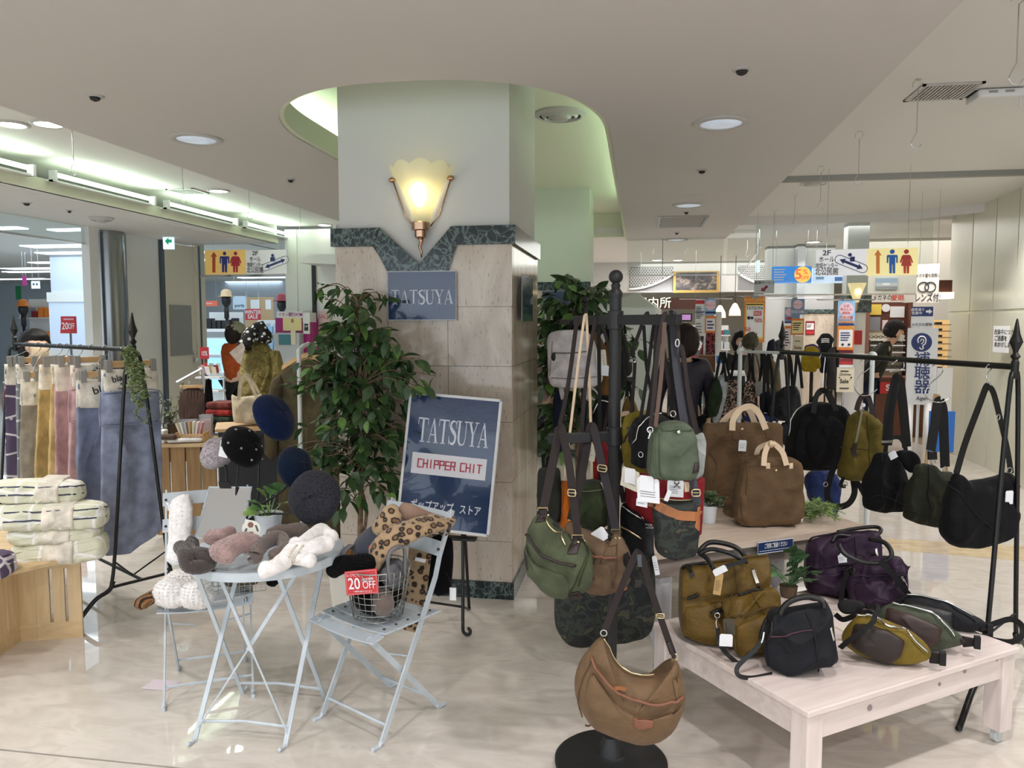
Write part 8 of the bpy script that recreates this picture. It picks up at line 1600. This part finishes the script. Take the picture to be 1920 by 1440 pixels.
def bum(label,ol,y,rz,mt,lea,lea_m,zipc,end,tip,extra=None,d=.10):
 g=Bag('waist_bag',label,'bag',Pl(ol[0][0]+80,max(q[1]for q in ol),y,rz),ol,d,mt,n=3,wr=.008,ws=9,q=.2,group='waist bags on the low table',N=64,rest=.381)
 g.pad('leather_pocket',lea,.022,lea_m,n=5,rounds=2,q=.07);g.line('zipper',zipc,.0045,MK['silver'],.006);g.band('tape',[(x,y+4)for x,y in zipc],.006,mt,.002,.008)
 g.pad('webbing_end',end,.006,MK['brn_web']if lea_m!=BL else MK['blk_web'],rounds=0);g.bits('buckle',lambda b:b.cbox(g.pl.l(*tip,dy=-.02),(.02,.02,.045)),MK['black_cord'])
 return g
LB=mat('dark brown smooth leather',(48,39,35),.45,spec=.35,bp=(120,.15,.002),nz=(5,.12));LB2=mat('brown smooth leather',(60,44,40),.45,spec=.35,bp=(120,.15,.002),nz=(5,.12))
GR2=fabric('sage grey canvas',(88,96,78),r=.65,wr=.15);MU2=fabric('mustard canvas duck',(142,120,44),r=.6,wr=.15)
def put(*a,**k):return bum(*a,**k)
g=put('black waist bag, rearmost of the three',[(1658,1150),(1672,1134),(1695,1122),(1720,1120),(1760,1128),(1790,1140),(1820,1158),(1850,1174),(1856,1188),(1830,1190),(1790,1186),(1740,1176),(1690,1166)],3.04,(.14,),BK,[(1692,1124),(1730,1130),(1788,1148),(1780,1176),(1740,1168),(1690,1150)],BL,[(1700,1119),(1730,1122),(1770,1134),(1830,1168)],[(1836,1174),(1856,1182),(1852,1194),(1832,1188)],(1856,1186))
g.strap('strap',[(1850,1180,0),(1870,1172,.02),(1895,1166,.04),(1914,1176,.03),(1916,1196,.0),(1898,1208,-.03),(1868,1206,-.04),(1840,1196,-.03)],.022,MK['blk_web']);g.strap('strap',[(1660,1148,0),(1640,1142,-.02),(1625,1142,-.03)],.022,MK['blk_web'])
g=put('sage green waist bag with a brown leather pocket, middle of the three',[(1643,1160),(1652,1142),(1668,1134),(1700,1136),(1740,1148),(1770,1164),(1790,1188),(1808,1200),(1812,1212),(1780,1220),(1740,1224),(1700,1214),(1660,1196),(1646,1180)],2.93,(.14,),GR2,[(1662,1138),(1700,1146),(1764,1172),(1758,1196),(1742,1210),(1700,1196),(1656,1166)],LB2,[(1672,1132),(1705,1142),(1745,1154),(1774,1176),(1790,1196)],[(1796,1194),(1828,1200),(1826,1214),(1806,1216)],(1832,1207))
g.strap('strap',[(1645,1160,-.02),(1625,1150,-.03),(1600,1158,-.05),(1580,1164,-.06),(1566,1154,-.06)],.02,MK['blk_web'])
g=put('mustard waist bag with a dark leather pocket, nearest of the three',[(1578,1196),(1590,1176),(1604,1160),(1625,1156),(1660,1166),(1700,1184),(1730,1206),(1746,1226),(1748,1240),(1720,1250),(1690,1252),(1650,1248),(1615,1236),(1590,1220),(1578,1208)],2.78,(.14,),MU2,[(1600,1170),(1624,1168),(1662,1178),(1694,1198),(1686,1222),(1664,1244),(1640,1234),(1590,1206)],LB,[(1606,1158),(1630,1162),(1664,1180),(1700,1192),(1720,1212),(1740,1228)],[(1744,1226),(1764,1231),(1762,1250),(1742,1248)],(1767,1240))
g.strap('strap',[(1640,1160,-.08),(1636,1172,-.1),(1615,1190,-.12),(1592,1206,-.11),(1575,1220,-.08)],.018,MK['blk_web']);g.strap('strap',[(1640,1160,-.08),(1648,1145,-.04),(1646,1140,-.0)],.02,MK['blk_web'])
o=obj('white_slip',B().cbox((0,0,0),(.07,.05,.001)),MK['cream_card'],loc=atZ(1588,1178,.382),rot=(0,0,.4));tag(o,'white paper slip on the low table beside the mustard waist bag','paper')
o=obj('white_slip',B().cbox((0,0,0),(.05,.04,.001)),MK['cream_card'],loc=atZ(1576,1150,.382),rot=(0,0,.1));tag(o,'cream paper slip on the low table near the strap coil','paper')
q=atZ(1478,1118,.381);t=thing('ivy_plant','variegated ivy plant between the mustard and purple bags','plant',q);r=random.Random(11);iv=mat('ivy leaf',(84,118,80),.45,nz=(30,.35))
obj('pot',B().lathe([(.03,0),(.034,.003),(.04,.05),(.036,.052),(.005,.045)],18),mat('brown plastic pot',(92,74,56),.6),t,smooth='auto')
def ivy_leaf():
 P=[(0,0),(.022,-.004),(.03,.014),(.016,.02),(.014,.034),(0,.056),(-.014,.034),(-.016,.02),(-.03,.014),(-.022,-.004)];b=B();return b.add([(0,.02,.004)]+[(x,y,-.006*abs(x)/.03)for x,y in P],[(0,i+1,(i+1)%10+1)for i in range(10)])
for k in range(20):
 a,el,L=r.uniform(0,6.28),r.uniform(.1,1.4),r.uniform(.06,.16);d=V((cos(a)*cos(el),sin(a)*cos(el),sin(el)));tip=V((0,0,.045))+d*L;obj('stem',B().tube([(0,0,.04),tip],.0015,4),iv,t);put_leaf(t,'ivyl',ivy_leaf,iv,tip,d+V((r.uniform(-.5,.5),-.9,-.2)),r.uniform(1.1,1.7),r.uniform(-.6,.6))
RC,RD=atZ(1903,688,1.42),atZ(1466,660,1.42)
rack_frame('clothes_rack','black iron rack with spear finials holding black and olive bags, right','rack',RC,RD,1.42,MK['black_metal'],sp=V((-.62,-.78,0)),k=1.45)
def on_rail(px):
 best=None
 for k in range(401):
  q=RC.lerp(RD,k/400);d=q-EYEV;sx=d.dot(cr)/d.dot(cf)*FPX+960
  if best is None or abs(sx-px)<best[0]:best=(abs(sx-px),q)
 return best[1]
GR='bags on the right black rack'
def shook(px,py0,pl,label,pts):
 q=on_rail(px);t=thing('wire_hanger',label,'hanger',q,pl.rz,'steel hooks on the right black rack')
 P=[pl.l(*z)for z in pts];off=pl.o-q;o_=V((off.dot(pl.X),off.dot(pl.N),off.z))
 obj('wire',B().tube(cr_path([p+o_ for p in P],5),.003,6),MK['chrome'],t,smooth=True);return t
y=on_rail(1544).y;g=Bag('backpack','black canvas backpack hanging at the left of the right rack','backpack',Pl(1538,880,y,.2),[(1487,800),(1494,770),(1512,756),(1540,752),(1570,758),(1588,776),(1592,820),(1585,870),(1575,884),(1510,884),(1486,878),(1484,830)],.18,fabric('jet canvas',(20,20,23)),n=8,wr=.014,ws=6,q=.2,group=GR)
g.line('zipper',[(1489,820),(1493,785),(1506,766),(1536,756)],.005,MK['silver'],.002);g.stud(1552,786,.011,MK['silver']);g.pad('front_panel',[(1500,776),(1575,776),(1580,870),(1500,872)],.01,MATS['jet canvas']);g.strap('handle',[(1525,775,-.1),(1530,745,-.06),(1540,732,-.02),(1554,738,-.05),(1568,770,-.1)],.032,MK['blk_web']);g.strap('handle',[(1520,758,.04),(1535,738,.03),(1548,734,.02),(1560,756,.04)],.03,MK['blk_web'])
shook(1541,668,g.pl,'steel hook of the black backpack on the right rack',[(1536,672),(1541,664),(1547,670),(1545,690),(1543,715),(1540,735),(1546,740)])
g=Bag('duffel','royal blue bag showing under the black backpack','bag',Pl(1545,940,y+.25,.2),[(1506,880),(1575,880),(1572,970),(1556,978),(1516,940)],.12,fabric('royal blue nylon',(42,62,118),r=.6),n=4,wr=.012,group=GR)
y=on_rail(1613).y;g=Bag('backpack','mustard olive backpack seen from its side on the right rack','backpack',Pl(1618,900,y,.25),[(1588,800),(1594,780),(1608,768),(1625,770),(1640,788),(1654,800),(1656,845),(1640,870),(1622,903),(1596,903),(1578,898),(1584,850)],.16,fabric('olive yellow canvas',(124,110,46),r=.7),n=4,wr=.016,ws=9,q=.16,group=GR)
g.line('zipper',[(1605,832),(1610,800),(1616,780),(1620,768)],.006,mat('zip tape',(148,140,118),.5),.005);g.bits('zip_pull',lambda b:b.ribbon([g.fp(1606,832,.012),g.fp(1604,845,.014),g.fp(1605,856,.012)],.024,.004,nrm=(0,1,0)),MK['dk_leather']);g.line('seam',[(1586,842),(1605,842),(1628,842)],.003,mat('olive seam',(80,72,30),.8),.003);g.line('seam',[(1628,780),(1630,840),(1624,900)],.003,MATS['olive seam'],.003);g.strap('handle',[(1606,770,-.04),(1610,755,-.02),(1616,744,.0),(1624,742,0)],.03,MK['brn_web']);g.strap('handle',[(1640,792,-.06),(1634,765,-.03),(1628,745,0),(1620,741,0)],.03,MK['brn_web']);g.stud(1619,760,.012,MK['white_card'],'white_tag',-.03)
g.strap('shoulder_strap',[(1588,800,.03),(1572,850,.02),(1554,905,.0),(1552,935,.0),(1566,950,.0),(1590,945,0),(1602,925,.0),(1600,900,.02)],.035,MK['blk_web']);g.strap('shoulder_strap',[(1582,895,-.05),(1576,910,-.05),(1586,912,-.05)],.02,MK['blk_leather']);g.ring(1548,908,.012,MK['silver'],-.02);g.ring(1585,908,.012,MK['silver'],-.06)
g.strap('shoulder_strap',[(1604,900,.05),(1614,915,.04),(1622,930,.03)],.03,MK['blk_web'])
shook(1618,676,g.pl,'steel hook of the mustard backpack on the right rack',[(1612,682),(1620,671),(1632,675),(1630,690),(1610,706),(1602,725),(1612,740),(1628,741),(1645,730)])
y=on_rail(1690).y
def bucket(label,ol,y,rz,mt,d,g_=GR,seams=()):
 g=Bag('bucket_bag',label,'bag',Pl(sum(q[0]for q in ol)/len(ol),max(q[1]for q in ol),y,rz),ol,d,mt,n=3.5,wr=.014,ws=8,q=.12,group=g_,taper=.4)
 for s in seams:g.line('seam',s,.0025,mat('jet seam',(8,8,10),.8),.002)
 return g
JET=MATS['jet canvas']
g=bucket('black bucket bag with a wide black strap on the right rack',[(1640,852),(1648,848),(1672,847),(1684,862),(1695,880),(1706,910),(1704,945),(1695,960),(1660,965),(1632,958),(1624,930),(1628,890)],y,.28,JET,.14,seams=[[(1655,850),(1655,920),(1658,962)],[(1625,940),(1655,930),(1700,950)]])
g.pad('flap_lobe',[(1676,850),(1690,843),(1715,845),(1728,868),(1712,890),(1696,880)],.02,JET);g.strap('strap',[(1663,835,-.03),(1668,770,-.02),(1680,715,0),(1684,708,.0)],.055,MK['blk_web']);g.strap('strap',[(1682,708,.02),(1688,720,.03),(1694,770,.04),(1700,838,.05)],.05,MK['blk_web']);g.strap('handle',[(1660,848,-.02),(1665,825,-.02),(1685,820,0),(1696,835,.0),(1702,870,.0)],.022,BL);g.bits('buckle',lambda b:b.cbox(g.pl.l(1663,828,-.05),(.06,.008,.012)),MK['silver']);g.card(1671,847,.04,.04,-.08,MK['white_card'],rot=-.5)
shook(1688,680,g.pl,'steel hook of the black bucket bag',[(1672,683),(1684,675),(1694,680),(1692,692),(1668,697)])
y=on_rail(1745).y;g=bucket('dark olive green bucket bag with a black strap on the right rack',[(1716,872),(1730,868),(1752,872),(1762,884),(1786,884),(1786,930),(1780,985),(1762,992),(1730,986),(1706,976),(1702,950),(1708,910)],y,.3,fabric('dark olive twill',(48,52,36),r=.7),.13,seams=[[(1742,872),(1744,930),(1742,985)],[(1703,955),(1744,972),(1780,982)]])
g.strap('strap',[(1745,845,-.04),(1752,800,-.02),(1758,757,0),(1764,752,0)],.05,MK['blk_web']);g.strap('strap',[(1762,752,.02),(1768,770,.03),(1770,820,.04),(1772,876,.05)],.05,MK['blk_web']);g.pad('leather_tab',[(1740,846),(1756,846),(1757,862),(1740,862)],.006,BL,rounds=0);g.ring(1750,867,.012,MK['silver'],-.05);g.ring(1772,880,.012,MK['silver'],.0)
shook(1758,683,g.pl,'steel hook of the dark olive bucket bag',[(1748,688),(1757,680),(1768,684),(1766,700),(1742,722),(1735,740),(1748,752),(1766,754),(1782,745)])
y=on_rail(1855).y-.02;g=bucket('big black hobo bag at the right end of the right rack',[(1786,886),(1796,888),(1812,902),(1832,900),(1866,892),(1890,884),(1905,905),(1911,960),(1905,1005),(1880,1022),(1840,1033),(1800,1030),(1780,1010),(1774,970),(1778,930)],y,.3,JET,.16,seams=[[(1782,900),(1815,945),(1870,1000)]])
g.strap('strap',[(1793,888,-.02),(1810,830,-.01),(1836,760,0),(1848,728,0),(1853,722,0)],.03,BL);g.strap('strap',[(1850,722,0),(1862,735,.01),(1874,780,.02),(1888,840,.02),(1896,888,.02)],.026,BL);g.ring(1872,782,.012,MK['silver'],.0,sx=.6);g.ring(1893,882,.012,MK['silver'],.0);g.bits('tail',lambda b:b.ribbon([g.pl.l(1897,890,0),g.pl.l(1904,902,-.02),g.pl.l(1911,914,-.02)],.014,.004,nrm=(0,1,0)),BL);g.card(1893,920,.04,.06,-.06,MK['white_card'],rot=.0)
shook(1855,687,g.pl,'steel hook of the big black hobo bag',[(1848,690),(1854,684),(1860,690),(1851,700),(1850,712),(1858,722),(1857,716)])
WA,WB=atZ(1388,659,1.385),atZ(1636,667,1.385);f0=atZ(1610,978,0)
t=thing('pipe_rack','white plastic pipe rack behind the right black rack','rack',V((WA.x,WA.y,0)),math.atan2((WB-WA).y,(WB-WA).x));L=(WB-WA).length
obj('frame',B().tube([(0,0,.02),(0,0,1.385),(L,0,1.385),(L,0,.02)],.019,12),MK['white_pipe'],t,smooth='auto')
for x in(0,L):
 obj('elbow',B().sph((x,0,1.385),.03,12,8),MK['white_pipe'],t,smooth=True);obj('sleeve',B().tube([(x,0,.85),(x,0,.92)],.024,12),MK['white_pipe'],t);obj('foot',B().tube([(x,-.25,.02),(x,.25,.02)],.019,10),MK['white_pipe'],t,smooth='auto')
GW='bags on the white pipe rack';yw=WA.y
def f_lm(n,l,b):
 v=tex(n,l,'Noise',coords(n,l),Scale=60,Detail=2);l.new(ramp(n,l,v.outputs[0],[(.45,(34,28,26)),(.52,(176,148,130))],'CONSTANT'),b.inputs['Base Color'])
LEOM=patmat('fine leopard print',f_lm,.8)
wa=lambda px:WA.lerp(WB,max(0,min(1,(px-1388)/(1636-1388)))).y
for lb_,ol,dy,mt,nm,sp in(('dark green bag, leftmost beside the white pipe rack',[(1336,715),(1348,710),(1356,740),(1345,782),(1326,784),(1328,745)],-.1,fabric('bottle green',(46,62,40)),'bag',(1342,1352)),('crinkled silver white bag beside the leopard print ones',[(1346,704),(1362,700),(1366,730),(1350,790),(1334,795),(1336,740)],-.05,fabric('silver crinkle',(190,198,200),r=.5),'bag',(1352,1358)),('fine leopard print bag left of the white pipe',[(1356,722),(1372,710),(1392,716),(1396,760),(1396,795),(1338,795),(1342,760)],-.02,LEOM,'bag',(1370,1380)),('fine leopard print bag right of the white pipe',[(1396,715),(1412,712),(1420,740),(1424,772),(1410,795),(1392,795),(1392,740)],.0,LEOM,'bag',(1402,1404)),('white drawstring bag in the middle of the pipe rack',[(1416,720),(1428,712),(1446,722),(1440,735),(1424,745),(1416,740)],-.02,fabric('milk white',(206,204,196)),'bag',(1424,1428)),('navy handbag hung behind the black rack upright',[(1424,738),(1440,732),(1456,738),(1462,770),(1440,776),(1424,770)],-.03,NAVYC,'bag',(1436,1440)),('big black nylon duffel on the pipe rack',[(1450,740),(1470,724),(1492,722),(1500,735),(1504,770),(1490,790),(1460,790),(1438,775)],-.08,fabric('black shiny nylon',(30,31,38),r=.4),'bag',(1488,1494)),('flat royal blue bag lying low under the pipe rack bags',[(1392,782),(1420,774),(1468,776),(1468,790),(1400,792)],-.12,fabric('royal blue nylon',(42,62,118)),'bag',(1430,1432)),('slate grey bag low behind the black rack uprights',[(1463,790),(1495,795),(1490,840),(1466,835)],-.05,fabric('slate grey',(66,68,78)),'bag',(1475,1478))):
 cxp=sum(q[0]for q in ol)/len(ol);g=Bag('hanging_bag',lb_,'bag',Pl(cxp,max(q[1]for q in ol),wa(cxp)+dy+.16),ol,.12,mt,n=3,wr=.014,ws=7,group=GW,q=.15)
 g.strap('strap',[(sp[0],min(q[1]for q in ol)+4,0),(sp[0]+4,690,.0),(sp[1],660,-dy-.16)],.022,MK['blk_web']);g.strap('strap',[(sp[1]+10,min(q[1]for q in ol)+6,0),(sp[1]+6,690,.0),(sp[1],660,-dy-.16)],.022,MK['blk_web'])
for lb_,ol,y,mt,nm,cat in(('black printed T-shirt on a stand near the beige wall',[(1541,625),(1555,625),(1565,636),(1560,645),(1558,700),(1536,700),(1534,645),(1529,642)],11.8,fabric('black jersey',(24,24,27)),'tee_shirt','shirt'),('bright mustard sweater on a wheeled rack',[(1512,650),(1524,648),(1536,655),(1540,690),(1532,692),(1530,698),(1506,697),(1500,690),(1504,660)],9.6,fabric('mustard knit',(170,146,34)),'sweater','sweater'),('purple top behind the mustard sweater',[(1508,648),(1525,644),(1538,652),(1540,680),(1506,680)],9.85,fabric('violet knit',(86,66,120)),'sweater','sweater'),('dark grey coat beside the bright posters',[(1552,656),(1566,648),(1568,730),(1548,732)],9.3,fabric('dark grey wool',(62,60,62)),'coat','coat'),('black coat right of the dark grey one',[(1562,650),(1574,650),(1574,730),(1558,732)],9.55,fabric('black wool',(30,30,32)),'coat','coat'),('beige fleece jacket behind the white pipe rack',[(1398,668),(1415,660),(1422,690),(1424,722),(1404,722),(1394,690)],6.9,fabric('beige fleece',(150,136,118)),'jacket','jacket'),('long khaki coat behind the pipe rack bags',[(1428,668),(1442,664),(1462,690),(1466,740),(1430,735)],7.1,fabric('khaki gabardine',(112,98,70)),'coat','coat'),('dark navy jacket on the rack below the red notice',[(1440,640),(1452,634),(1456,662),(1436,662)],8.6,fabric('navy wool',(38,40,54)),'jacket','jacket'),('grey striped jacket on the rack below the red notice',[(1452,640),(1466,634),(1468,662),(1454,662)],9.0,fabric('grey wool',(76,74,78)),'jacket','jacket')):
 cxp=sum(q[0]for q in ol)/len(ol);g=Bag(nm,lb_,cat,Pl(cxp,max(q[1]for q in ol),y),ol,.14,mt,n=3,wr=.02,ws=5,q=.12,part='cloth')
 zt_=g.pl.l(cxp,min(q[1]for q in ol)).z;g.bits('stand_pole',lambda b:b.tube([(0,.05,-g.pl.o.z+.01),(0,.05,zt_-.02)],.014,6).lathe([(.17,-g.pl.o.z),(.17,-g.pl.o.z+.012),(.02,-g.pl.o.z+.02)],14,(0,.05,0)),MK['black_metal'])
 if nm=='tee_shirt':
  for k in range(3):g.band('print_line',[(1540,636+k*3),(1548,635+k*3),(1555,636+k*3)],.012,CL['white'],.002,.004)
hd=Bag('knit_hat','khaki corduroy cap on top of the racks behind the bags','hat',Pl(1412,655,6.7),[(1388,640),(1398,626),(1412,620),(1420,628),(1424,642),(1418,654),(1396,656)],.2,fabric('khaki corduroy',(96,92,74)),n=2.2,wr=.015)
hd.root['label']='khaki corduroy cap on top of the racks behind the bags';hd.bits('stand_pole',lambda b:b.tube([(0,.0,-hd.pl.o.z+.01),(0,.0,.03)],.014,6).lathe([(.15,-hd.pl.o.z),(.15,-hd.pl.o.z+.012),(.02,-hd.pl.o.z+.02)],14),MK['black_metal'])
for k in range(4):hd.line('rib',[(1390+k*8,650),(1396+k*7,636),(1404+k*5,624)],.004,MATS['khaki corduroy'],.004)
q=atY(1352,720,8.6);t=thing('folding_table','white folding table with a brown box behind the dark coated woman','table',V((q.x,q.y,0)));z=atY(1352,697,8.6).z;obj('top',B().box(-.35,.35,-.2,.3,z-.03,z),CL['white'],t)
for x in(-.3,.3):obj('leg',B().beam((x,-.18,0),(x,.28,z-.03),.03,.02),CL['white'],t);obj('leg',B().beam((x,.28,0),(x,-.18,z-.03),.03,.02),CL['white'],t)
o=obj('brown_box',B().box(-.12,.12,-.1,.1,0,.18),mat('rattan brown',(110,70,44),.7,bp=(90,.5)),loc=V((q.x-.12,q.y,z)),bevel=.006);tag(o,'brown woven box on the white folding table','box');p=Pl(1337,675,8.45);t=thing('price_board','small blue and white price board by the brown box','sign',V((q.x-.02,q.y-.15,z)));obj('card',B().box(-.06,.06,0,.004,0,.2),CL['white'],t);obj('print',B().box(-.05,.05,-.001,0,.1,.18),CL['blue'],t)
q=atY(1332,665,9.7);t=thing('decorated_tree','small red decorated tree standing among the posters','plant',V((q.x,q.y,0)));zt_=atY(1330,616,9.7).z;bl=B();r=random.Random(3)
for k in range(260):
 u=r.random();a=r.uniform(0,6.28);rr=.13*(1-u)+.03;c_=V((rr*cos(a),rr*sin(a),zt_-.45+.45*u));bl.sph(c_,r.uniform(.012,.026),6,4)
obj('baubles',bl,mat('red bauble',(120,52,58),.4,nz=(20,.5)),t,smooth=True,kind='stuff');obj('trunk',B().lathe([(.1,0),(.1,.02),(.02,.03),(.02,zt_-.1)],12),CL['black'],t)
# people
SK=mat('skin',(214,176,150),.55);HAIR=mat('dark hair',(22,18,18),.55,spec=.3,bp=(90,.5,.006));MASK=mat('white mask',(222,224,224),.7);HAIR2=mat('dark brown hair',(36,26,22),.6,spec=.25,bp=(90,.5,.006));EYE_=mat('dark eye',(28,22,22),.3)
def skin_mesh(name,P,E,rad,mt,parent,root=0,sub=1):
 me=bpy.data.meshes.new(name);me.from_pydata([tuple(p)for p in P],E,[]);me.materials.append(mt);o=bpy.data.objects.new(name,me);C.objects.link(o);o.parent=parent
 md=o.modifiers.new('skin','SKIN');md.use_smooth_shade=True
 for v,r in zip(me.skin_vertices[0].data,rad):v.radius=(r,r)if not isinstance(r,tuple)else r
 me.skin_vertices[0].data[root].use_root=True
 s=o.modifiers.new('sub','SUBSURF');s.levels=sub;s.render_levels=sub
 return o
def person(label,x,y,rz,h,coat,legs,hair,mask=MASK,arms=None,lean=0,tilt=0,turn=0,long_coat=False,cap=None,bob=.03):
 t=thing('person',label,'person',(x,y,0),rz);k=h
 L=lambda px,py,pz:V((px,py-lean*max(0,pz-.53)*1.6,pz-abs(lean)*max(0,pz-.53)*.25))*k
 P=[];Rr=[];E=[]
 def a(p,r,par=None):
  P.append(p);Rr.append((r[0]*k,r[1]*k)if isinstance(r,tuple)else r*k)
  if par is not None:E.append((par,len(P)-1))
  return len(P)-1
 pel=a(L(0,0,.53),.078);sp=a(L(0,.01,.63),.075,pel);ch=a(L(0,.005,.73),.088,sp);nb=a(L(0,.005,.815),.046,ch);nk=a(L(0,-.004,.85),.033,nb)
 hc=L(0,-.012,.925);T_=M.Translation(hc)@M.Rotation(turn,4,'Z')@M.Rotation(tilt,4,'X')
 H=lambda u,v,w:T_@(V((u,v,w))*k)
 h1=a(H(0,-.006,-.035),.044,nk);h2=a(H(0,-.002,.01),.058,h1);h3=a(H(0,.002,.05),.044,h2);a(H(0,-.062,-.005),.010,h2)
 for s in(-1,1):a(H(s*.06,.0,.0),.012,h2)
 arms=arms or{-1:((-.135,.01,.63),(-.13,-.03,.49)),1:((.135,.01,.63),(.13,-.03,.49))}
 sleeve=[]
 for s in(-1,1):
  el,wr=arms[s];sh=a(L(s*.098,.005,.795),.042,ch);e=a(L(*el),.030,sh);w=a(L(*wr),.021,e);d=(V(wr)-V(el)).normalized();pm=a(L(*(V(wr)+d*.035)),.019,w);sleeve.append((sh,e,w))
  sd=d.cross(V((0,1,0)));sd=sd.normalized()if sd.length>.1 else V((1,0,0))
  for q,(of,ln)in enumerate(((-.017,.045),(-.006,.052),(.006,.048),(.017,.038))):
   m_=V(wr)+d*(.045+ln*.5)+sd*of;f1=a(L(*m_),.0052,pm);a(L(*(m_+d*ln*.4+V((0,-.014,0)))),.0045,f1)
  th=a(L(*(V(wr)+d*.03+sd*-.024+V((0,-.012,0)))),.006,pm);a(L(*(V(wr)+d*.05+sd*-.028+V((0,-.02,0)))),.005,th)
 lg=[]
 for s in(-1,1):
  hp=a(V((s*.05,0,.49))*k,.062,pel);kn=a(V((s*.055,-.012,.28))*k,.044,hp);an=a(V((s*.055,.012,.05))*k,.027,kn);a(V((s*.062,-.08,.02))*k,(.026,.018),an);lg.append((hp,kn,an))
 skin_mesh('body',P,E,Rr,SK,t,pel)
 CP=[P[pel]+V((0,0,-.02*k)),P[sp],P[ch],P[nb]+V((0,0,-.012*k))];CR=[.098*k,.094*k,.106*k,.058*k];CE=[(0,1),(1,2),(2,3)]
 if long_coat:CP.append(V((0,0,.42))*k);CR.append(.112*k);CE.append((0,4));CP.append(V((0,0,.36))*k);CR.append(.114*k);CE.append((4,5))
 for sh,e,w in sleeve:
  b0=len(CP);CP+=[P[sh],P[e],P[w]];CR+=[.056*k,.042*k,.032*k];CE+=[(2,b0),(b0,b0+1),(b0+1,b0+2)]
 skin_mesh('coat',CP,CE,CR,coat,t)
 LP=[P[pel]];LR_=[.088*k];LE=[]
 for hp,kn,an in lg:b0=len(LP);LP+=[P[hp],P[kn],P[an]];LR_+=[.07*k,.05*k,.038*k];LE+=[(0,b0),(b0,b0+1),(b0+1,b0+2)]
 skin_mesh('trousers',LP,LE,LR_,legs,t)
 for hp,kn,an in lg:obj('shoe',B().sph((P[an].x*1.08,P[an].y-.04*k,.028*k),(.03*k,.075*k,.028*k),12,8),EYE_,t,smooth=True)
 hb=B()
 def hf(q):return 1+.09*noise.noise(q*4)+.03*noise.noise(q*12)-(.32 if q.y<-.45 and q.z<.35 else 0)
 hb.sph((0,0,0),(.073*k,.082*k,.078*k),22,14,fn=hf)
 hb.sph((0,.028*k,-.03*k),(.074*k,.056*k,(.055+bob)*k),20,12,fn=lambda q:1+.06*noise.noise(q*5))
 o=obj('hair',hb,hair,t,smooth=True);o.matrix_local=T_@M.Translation(V((0,.016,.022))*k)
 if cap:
  o=obj('knit_cap',B().lathe([(.08*k,-.01*k),(.084*k,.0),(.082*k,.03*k),(.07*k,.06*k),(.03*k,.085*k),(.004,.09*k)],20),cap,t,smooth=True);o.matrix_local=T_@M.Translation(V((0,.01,.012))*k)
 for s in(-1,1):obj('eye',B().sph(H(s*.024,-.056,.008),(.008*k,.004*k,.005*k),8,5),EYE_,t,smooth=True)
 if mask:o=obj('face_mask',B().grid(lambda u,v:H(.05*sin((u-.5)*2.4),-.066*cos((u-.5)*2.2)-.006*sin(pi*v),-.052+.054*v),9,6),mask,t,smooth=True);o.modifiers.new('thick','SOLIDIFY').thickness=.003
 else:obj('mouth',B().sph(H(0,-.055,-.036),(.016*k,.004*k,.004*k),8,5),mat('lips',(170,100,96),.5),t)
 return t
q=atY(66,640,5.55);person('woman with black hair and a beige mask behind the blanket rack',q.x,5.55,R(62),1.53,fabric('dusty rose knit',(150,110,112)),fabric('charcoal cloth',(52,52,56)),HAIR,mat('beige mask',(206,184,152),.7),bob=.05)
q=atY(1012,650,7.3);person('woman in pink with a white mask peeking past the pillar edge',q.x,7.3,R(-8),1.52,fabric('pale pink knit',(196,164,170)),fabric('charcoal cloth',(52,52,56)),HAIR2,bob=.04)
q=atY(1284,700,6.5);person('woman in a long dark coat seen from behind among the bags',q.x,6.5,R(176),1.57,fabric('dark plum coat',(64,60,70),r=.5),fabric('black cloth',(30,30,32)),HAIR2,None,arms={-1:((-.15,-.02,.62),(-.12,-.1,.52)),1:((.15,.02,.62),(.15,-.02,.48))},long_coat=True,bob=.02)
q=atY(1628,700,10.9);person('man in a dark jacket with a white mask bending over the eyeglass shelf',q.x,10.9,R(72),1.66,fabric('dark olive jacket',(62,64,60)),fabric('navy denim',(40,48,70)),mat('greying hair',(44,41,42),.8,spec=.15),lean=.28,tilt=.35,bob=-.01,arms={-1:((-.13,.04,.62),(-.1,.05,.5)),1:((.13,.03,.62),(.12,-.02,.49))})
q=atY(443,660,9.4);person('woman in an orange down jacket and grey knit hat seen from behind',q.x,9.4,R(165),1.6,fabric('orange down',(196,92,36),r=.5),fabric('black cloth',(30,30,32)),HAIR2,None,cap=fabric('grey green knit cap',(172,168,144),weave=90),arms={-1:((-.16,-.06,.68),(-.08,-.12,.78)),1:((.15,-.04,.65),(.1,-.1,.6))})
q=atY(1391,640,9.6);person('far masked shopper in a dark scarf behind the pipe rack',q.x,9.6,R(15),1.5,fabric('charcoal wool',(66,66,70)),fabric('black cloth',(30,30,32)),HAIR)
q=atY(1332,640,10.7);person('far black haired person half hidden by the white tube',q.x,10.7,R(100),1.58,fabric('black wool',(30,30,32)),fabric('black cloth',(30,30,32)),HAIR)
# lettering becomes mesh
dg=bpy.context.evaluated_depsgraph_get()
for o in[o for o in S.objects if o.type=='FONT']:
 me=bpy.data.meshes.new_from_object(o.evaluated_get(dg));n_=bpy.data.objects.new('tmp',me);C.objects.link(n_)
 n_.parent=o.parent;n_.matrix_local=o.matrix_local.copy()
 d_=o.data;bpy.data.objects.remove(o);bpy.data.curves.remove(d_);n_.name='lettering'
